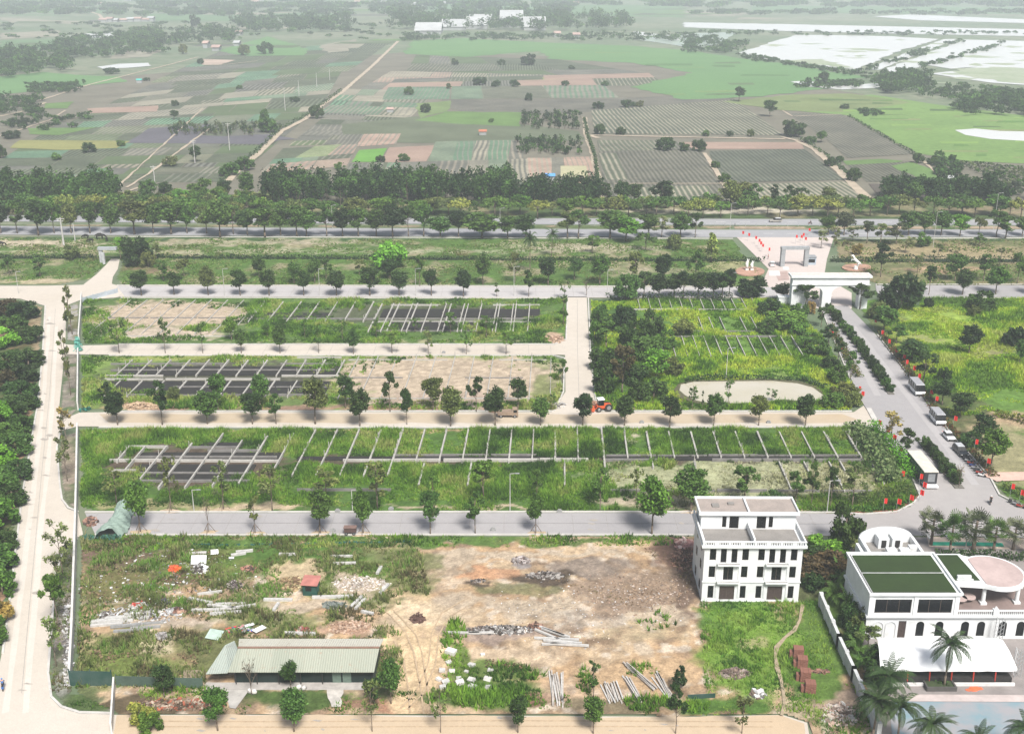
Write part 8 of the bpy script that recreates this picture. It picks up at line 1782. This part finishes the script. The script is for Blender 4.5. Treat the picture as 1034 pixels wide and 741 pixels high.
def heap(name, label, cx, cy, rx_, ry_, n, size, cols, seed, h=.8, cat='rubble'):
    rg = random.Random(seed); V = []; F = []; H = []
    for k in range(n):
        a = rg.uniform(0, 6.28); q = rg.random() ** .6; x, y = cx + rx_ * q * math.cos(a), cy + ry_ * q * math.sin(a); p = G(x, y); s = size * rg.uniform(.35, 1.5); z = h * (1 - q) * rg.random() + .1
        ex, ey, ez = s * rg.uniform(.5, 1.8), s * rg.uniform(.4, 1), s * rg.uniform(.2, .7)
        m_ = Matrix.Rotation(rg.uniform(0, 6.28), 3, 'Z') @ Matrix.Rotation(rg.uniform(-.6, .6), 3, 'X'); b0 = len(V); c = rg.choice(cols); kk = rg.uniform(.7, 1.25)
        for i in range(8):
            v = m_ @ Vector(((1 if i & 1 else -1) * ex / 2 * rg.uniform(.7, 1), (1 if i & 2 else -1) * ey / 2 * rg.uniform(.7, 1), (1 if i & 4 else -1) * ez / 2)); V.append((p.x + v.x, p.y + v.y, z + v.z)); H.append([q_ * kk for q_ in c])
        F += [(b0, b0 + 1, b0 + 3, b0 + 2), (b0 + 4, b0 + 6, b0 + 7, b0 + 5), (b0, b0 + 4, b0 + 5, b0 + 1), (b0 + 2, b0 + 3, b0 + 7, b0 + 6), (b0, b0 + 2, b0 + 6, b0 + 4), (b0 + 1, b0 + 5, b0 + 7, b0 + 3)]
    return setp(link(name, npmesh(name, V, F, SOIL, {'hue': H})), label, cat, None, 'stuff')
GR = [(.3, .29, .28), (.5, .48, .46), (.12, .11, .1)]; BRK = [(.22, .12, .09), (.32, .2, .15), (.1, .07, .06)]; WG = [(.6, .6, .6), (.4, .4, .4), (.2, .19, .18)]; DKc = [(.05, .045, .04), (.09, .07, .06), (.2, .18, .17)]
heap('rubble', 'scattered grey rubble around the left beam piles', 140, 622, 45, 9, 420, .35, GR + WG, 1); heap('rubble', 'dark and grey scrap left of the long beam pile', 108, 622, 9, 4, 120, .4, WG + DKc, 2); heap('rubble', 'white sacks and red scrap above the left beams', 140, 613, 10, 3, 90, .6, WG + [(.5, .07, .05), (.5, .12, .1)], 3)
heap('rubble', 'dark bluish scrap right of the white sacks', 164, 609, 8, 3, 90, .5, [(.1, .1, .13), (.4, .4, .43), (.05, .05, .06)], 4); heap('rubble', 'broken brown and white chunks above the dirt path', 178, 618, 12, 3, 60, .7, WG + BRK, 5); heap('rubble', 'orange scrap heap near the broken board', 177, 575, 6, 3, 60, .5, [(.65, .13, .04), (.5, .1, .05)], 6, .7)
heap('rubble', 'black and white broken heap under the tilted board', 201, 575, 10, 5, 130, .5, WG + DKc + DKc, 7, .9); heap('rubble', 'grey stick heap right of the dark green bush', 236, 592, 10, 5, 200, .35, [(.2, .17, .16), (.34, .3, .28), (.1, .08, .08)], 8, 1.2); heap('rubble', 'rusty brown heap in the weeds', 252, 575, 9, 3, 100, .4, BRK + [(.4, .2, .14)], 9)
heap('rubble', 'colourful junk behind the shed with red, blue and white pieces', 243, 637, 14, 3.5, 150, .5, WG + [(.55, .05, .06), (.06, .12, .45), (.6, .3, .3), (.1, .25, .1), (.05, .05, .05)], 10, .8); heap('rubble', 'red brick pieces behind the shed roof', 305, 637, 9, 3, 90, .4, [(.4, .1, .08), (.5, .4, .35), (.3, .12, .1)], 11)
heap('rubble', 'pale grey stone heap in the weeds below the beams', 165, 643, 8, 4, 140, .35, [(.3, .28, .27), (.4, .38, .37)], 12); heap('rubble', 'whitish rubble spread right of the hut', 365, 590, 30, 8, 420, .28, [(.5, .45, .4), (.4, .34, .3), (.6, .56, .52)], 13, .4); heap('rubble', 'greenish standing water junk below the long beam', 338, 612, 12, 4, 120, .5, [(.09, .11, .09), (.2, .22, .2), (.15, .17, .16)], 14, .2)
heap('rubble', 'dry brush heap left of the hut', 295, 590, 14, 8, 260, .4, [(.34, .25, .14), (.2, .13, .08), (.42, .34, .2)], 15, 1.2); heap('rubble', 'brown earth and roots behind the shed end', 352, 634, 24, 7, 300, .35, [(.36, .24, .17), (.26, .17, .12), (.45, .33, .25)], 16, .4)
heap('rubble', 'small dark brown mound on the sandy yard', 422, 626, 8, 4, 160, .4, [(.16, .1, .08), (.1, .06, .05)], 17, 1.2); heap('rubble', 'grey ash mound beside the upper bare yard', 526, 567, 9, 4, 150, .4, [(.3, .27, .26), (.14, .11, .1), (.4, .36, .35)], 18, .8); heap('rubble', 'black burnt debris in the upper bare yard', 550, 582, 20, 4, 260, .4, DKc + [(.3, .28, .26)], 19, .9)
heap('rubble', 'little black heap left of the burnt debris', 483, 587, 8, 2, 60, .4, DKc, 20, .5); heap('rubble', 'grey and black rubble bank along the middle of the yard', 505, 637, 36, 4.5, 520, .42, DKc + GR, 21, .9); heap('rubble', 'brown mound on the rubble bank', 541, 634, 8, 3.5, 120, .45, BRK, 22, 1.2)
heap('rubble', 'brown broken earth beside the villa', 645, 600, 56, 24, 1000, .24, [(.26, .18, .12), (.34, .25, .18), (.2, .14, .1), (.36, .3, .26)], 23, .25); heap('rubble', 'dark earth heap at the left villa corner', 690, 565, 14, 14, 260, .45, BRK + BRK + [(.12, .08, .06)], 24, .6); heap('rubble', 'pinkish sandbags piled at the villa corner', 692, 550, 9, 4, 70, .9, [(.48, .32, .28), (.4, .22, .2), (.55, .42, .38)], 25, 1.2)
heap('rubble', 'small pale stones over the bare yard', 590, 620, 100, 40, 700, .2, WG + [(.5, .42, .33), (.3, .2, .15)], 26, .1); heap('rubble', 'broken timber heap on the villa lawn', 742, 681, 17, 5, 300, .4, [(.2, .15, .12), (.3, .25, .22), (.12, .09, .08)], 27, 1.2); heap('rubble', 'small board heap low on the villa lawn', 766, 702, 8, 4, 60, .6, WG + [(.2, .15, .12)], 28, .8)
heap('rubble', 'pale rubble and litter in the corner right of the footpath', 848, 722, 20, 12, 420, .5, [(.42, .3, .24), (.5, .42, .36), (.6, .58, .55), (.2, .15, .12)], 29, .5); heap('rubble', 'small brown stones beside the brick stacks', 828, 679, 8, 1.6, 50, .5, BRK, 30, .5); heap('rubble', 'stone litter between left road and white wall', 69, 650, 6, 45, 260, .4, GR + WG, 31, .3)
heap('rubble', 'red soil heap beside the tractor', 602, 410, 8, 4, 100, .6, [(.40, .22, .15), (.3, .18, .12)], 32, .8); heap('rubble', 'grey road edge rubble at the side road corner', 560, 409, 12, 4, 120, .5, GR, 33, .5); heap('rubble', 'brown rubble at the end of the grey street', 92, 527, 7, 5, 90, .5, BRK, 34, .5)
heap('rubble', 'spoil heap right of the second block', 562, 343, 9, 4, 100, .6, [(.42, .3, .22), (.3, .2, .14)], 35, .8); heap('rubble', 'beige soil mound in the left of the second block', 140, 411, 20, 4, 260, .4, [(.5, .37, .25), (.42, .3, .2)], 36, .9)
heap('rubble', 'rubbish along the netting fence', 180, 712, 50, 6, 380, .4, [(.2, .14, .1), (.1, .07, .05), (.35, .28, .22), (.3, .1, .06)], 37, .5); heap('rubble', 'scrap scattered in the weeds of the left waste ground', 170, 590, 95, 38, 900, .32, BRK + WG + [(.1, .08, .06)], 38, .2)
# sleepers of the long rubble bank
for i, (x, y, L, a) in enumerate(((468, 641, 5, -2), (486, 641, 4, 2), (556, 639, 5, -34), (561, 641, 5, -30), (553, 643, 5, -38), (562, 647, 7, -4), (568, 650, 6, -8), (560, 652, 4, 4), (575, 653, 6, -6))):
    beam(x, y, L, a, 'white grey beam, %s from the left along the rubble bank' % ordn([468, 486, 553, 556, 560, 561, 562, 568, 575].index(x) + 1), w_=.35, h=.3, lift=.3, group='beams on the rubble bank')
for i, (x, y, s) in enumerate(((455, 660, 2.0), (453, 670, 1.1), (446, 678, 1.2), (456, 679, 1.2), (463, 686, 1.0), (450, 690, 1.4), (464, 691, 1.6), (476, 688, 1.4), (477, 695, 1.5), (443, 687, 1.1), (447, 695, 1.2), (476, 673, 1.3), (492, 687, 1.4), (495, 678, 1.1), (493, 695, 1.1), (487, 662, .9), (471, 679, .8))):
    b = MB(); b.prism([(-s * .5, -s * .3), (s * .45, -s * .38), (s * .55, s * .3), (-s * .4, s * .36)], 0, s * .45); o = b.build('stone_block', LBEAM if i % 3 else WALLW); p = G(x, y); o.location = (p.x, p.y, .12); o.rotation_euler = (rnd.uniform(-.2, .2), rnd.uniform(-.2, .2), rnd.uniform(-.6, .6))
    o.scale = (.8, .8, .75); setp(o, 'white stone block, %s from the front in the weedy pile' % ordn(sorted(range(17), key=lambda k: -[660, 670, 678, 679, 686, 690, 691, 688, 695, 687, 695, 673, 687, 678, 695, 662, 679][k]).index(i) + 1), 'block', 'white stone blocks')
PSTK = plain('bleached_pole', (.46, .42, .38), .85, .2, 2)
for (cx, cy, n, L, a, wd, lb) in ((563, 697, 11, 8.5, 92, 13, 'bleached pole of the upright bundle left of the slender tree'), (619, 700, 10, 4.5, 100, 16, 'short bleached pole of the jumbled bundle right of the slender tree'), (639, 698, 6, 6.5, 104, 6, 'bleached pole of the narrow middle bundle'), (646, 684, 6, 7.5, 118, 5, 'bleached pole of the slanting upper bundle'), (672, 697, 9, 7.5, 104, 8, 'bleached pole of the bundle nearest the conical tree')):
    for k in range(n):
        x = cx + (k - n / 2) * wd / n; beam(x, cy + rnd.uniform(-2, 2), L * rnd.uniform(.7, 1.1), a + rnd.uniform(-5, 5), lb, w_=.2, h=.2, lift=.15 + .2 * (k % 2), mat=PSTK if k % 3 else LBEAM, group='poles: ' + lb, name='wooden_pole', cat='pole')
BRICK = plain('red_brown_brick', (.23, .105, .075), .9, .25, 6, col2=(.16, .07, .055))
for i, (x, y) in enumerate(((805.5, 664), (809.5, 674), (812.5, 687), (817.5, 699))):
    b = MB(); rb = random.Random(i)
    for zz in range(9):
        for j in range(4): b.box(-.75 + j * .38 + rb.uniform(-.02, .02), -.75 + j * .38 + .36, -.65 + rb.uniform(-.04, .04), .65 + rb.uniform(-.04, .04), zz * .2, zz * .2 + .185)
    o = b.build('brick_stack', BRICK); p = G(x, y); o.location = (p.x, p.y, .08); o.rotation_euler = (0, 0, R(-8)); setp(o, ('furthest brick stack of four on the lawn', 'second furthest brick stack of four on the lawn', 'third brick stack of four on the lawn', 'nearest brick stack of four on the lawn')[i], 'brick stack', 'brick stacks')
    b = MB(); b.box(-1.3, -.8, -.4, .4, 0, 1.1); q = b.build('leaning_bricks', BRICK, o)
RUT = plain('tyre_rut_sand', (.45, .34, .225), .95, .2, 2)
for l_ in ([(428, 722), (424, 690), (418, 660), (410, 640), (394, 622), (380, 612)], [(436, 722), (431, 690), (426, 660), (420, 642), (408, 628), (396, 616)], [(414, 721), (412, 696), (408, 668), (398, 648)], [(405, 716), (420, 700), (433, 670), (436, 640), (446, 620), (470, 606)], [(411, 717), (427, 702), (440, 672), (443, 642), (453, 624), (476, 611)]):
    strip('tyre_track', l_, .22, RUT, .27, .12)
for yy in (728.5, 734): strip('tyre_track', [(130, yy), (300, yy + .6), (500, yy - .4), (780, yy + .5)], .28, RUT, ZR + .02, .08)
strip('footpath', [(789, 724), (792, 712), (790, 700), (789, 690), (785, 676), (782, 664), (784, 655), (793, 645), (802, 638), (808, 628), (811, 612)], .5, plain('trodden_earth', (.36, .29, .20), .95, .2, 1.5), .38, .35)
p = G(354, 539.5); wg = empty('hand_cart', (p.x, p.y, ZR), 0, 'dark brown cart standing at the near kerb of the grey street', 'cart'); b = MB(); b.box(-1.1, 1.1, -.5, .5, .5, 1.4); b.build('box', plain('dark_brown_box', (.10, .06, .055), .8, .2, 2), wg); b = MB(); b.box(-1.2, 1.2, -.6, .6, 1.4, 1.5); b.build('lid', plain('brown_lid', (.2, .13, .11), .8), wg)
for x in (-.7, .7): wheel(wg, x, -.55, .3, .1); wheel(wg, x, .55, .3, .1)
for i, (x, y) in enumerate(((341, 517), (395, 515), (336, 537), (498, 536), (565, 517.5), (648, 427.5), (776, 427.5), (448, 357))):
    b = MB(); b.box(-.5, .5, -.3, .3, 0, .35); b.box(-.3, .3, -.2, .2, .35, .6); o = b.build('stone_litter', GB_); q = G(x, y); o.location = (q.x, q.y, ZR); setp(o, 'small grey lump on the street, %s of the eight such lumps' % ordn(i + 1), 'lump', 'grey lumps on the streets')
p = G(304, 731)
for i, (x, y) in enumerate(((302, 696.5), (307, 697.5), (253, 700), (257, 701))):
    b = MB(); b.blob((0, 0, .35), .4, .35, .4, i); o = b.build('white_sack', WALLW, smooth=True); q = G(x, y); o.location = (q.x, q.y, .2); setp(o, 'white sack, %s from the left before the shed porch' % ('third', 'fourth', 'first', 'second')[i], 'sack', 'white sacks')
# ---------------------------------------------------------------- haze: the air itself
mh = bpy.data.materials.new('air'); mh.use_nodes = True
nh = mh.node_tree
nh.nodes.remove(nh.nodes['Principled BSDF'])
pv = nh.nodes.new('ShaderNodeVolumePrincipled')
pv.inputs['Density'].default_value = 0.00024
pv.inputs['Color'].default_value = (0.86, 0.93, 1.0, 1)
pv.inputs['Anisotropy'].default_value = 0.0
nh.links.new(pv.outputs[0], nh.nodes['Material Output'].inputs['Volume'])
b = MB(); b.box(-9500, 9500, -300, 14500, -1.5, 104.0)
setp(b.build('haze', mh), 'pale haze over the whole plain', 'haze', None, 'stuff')
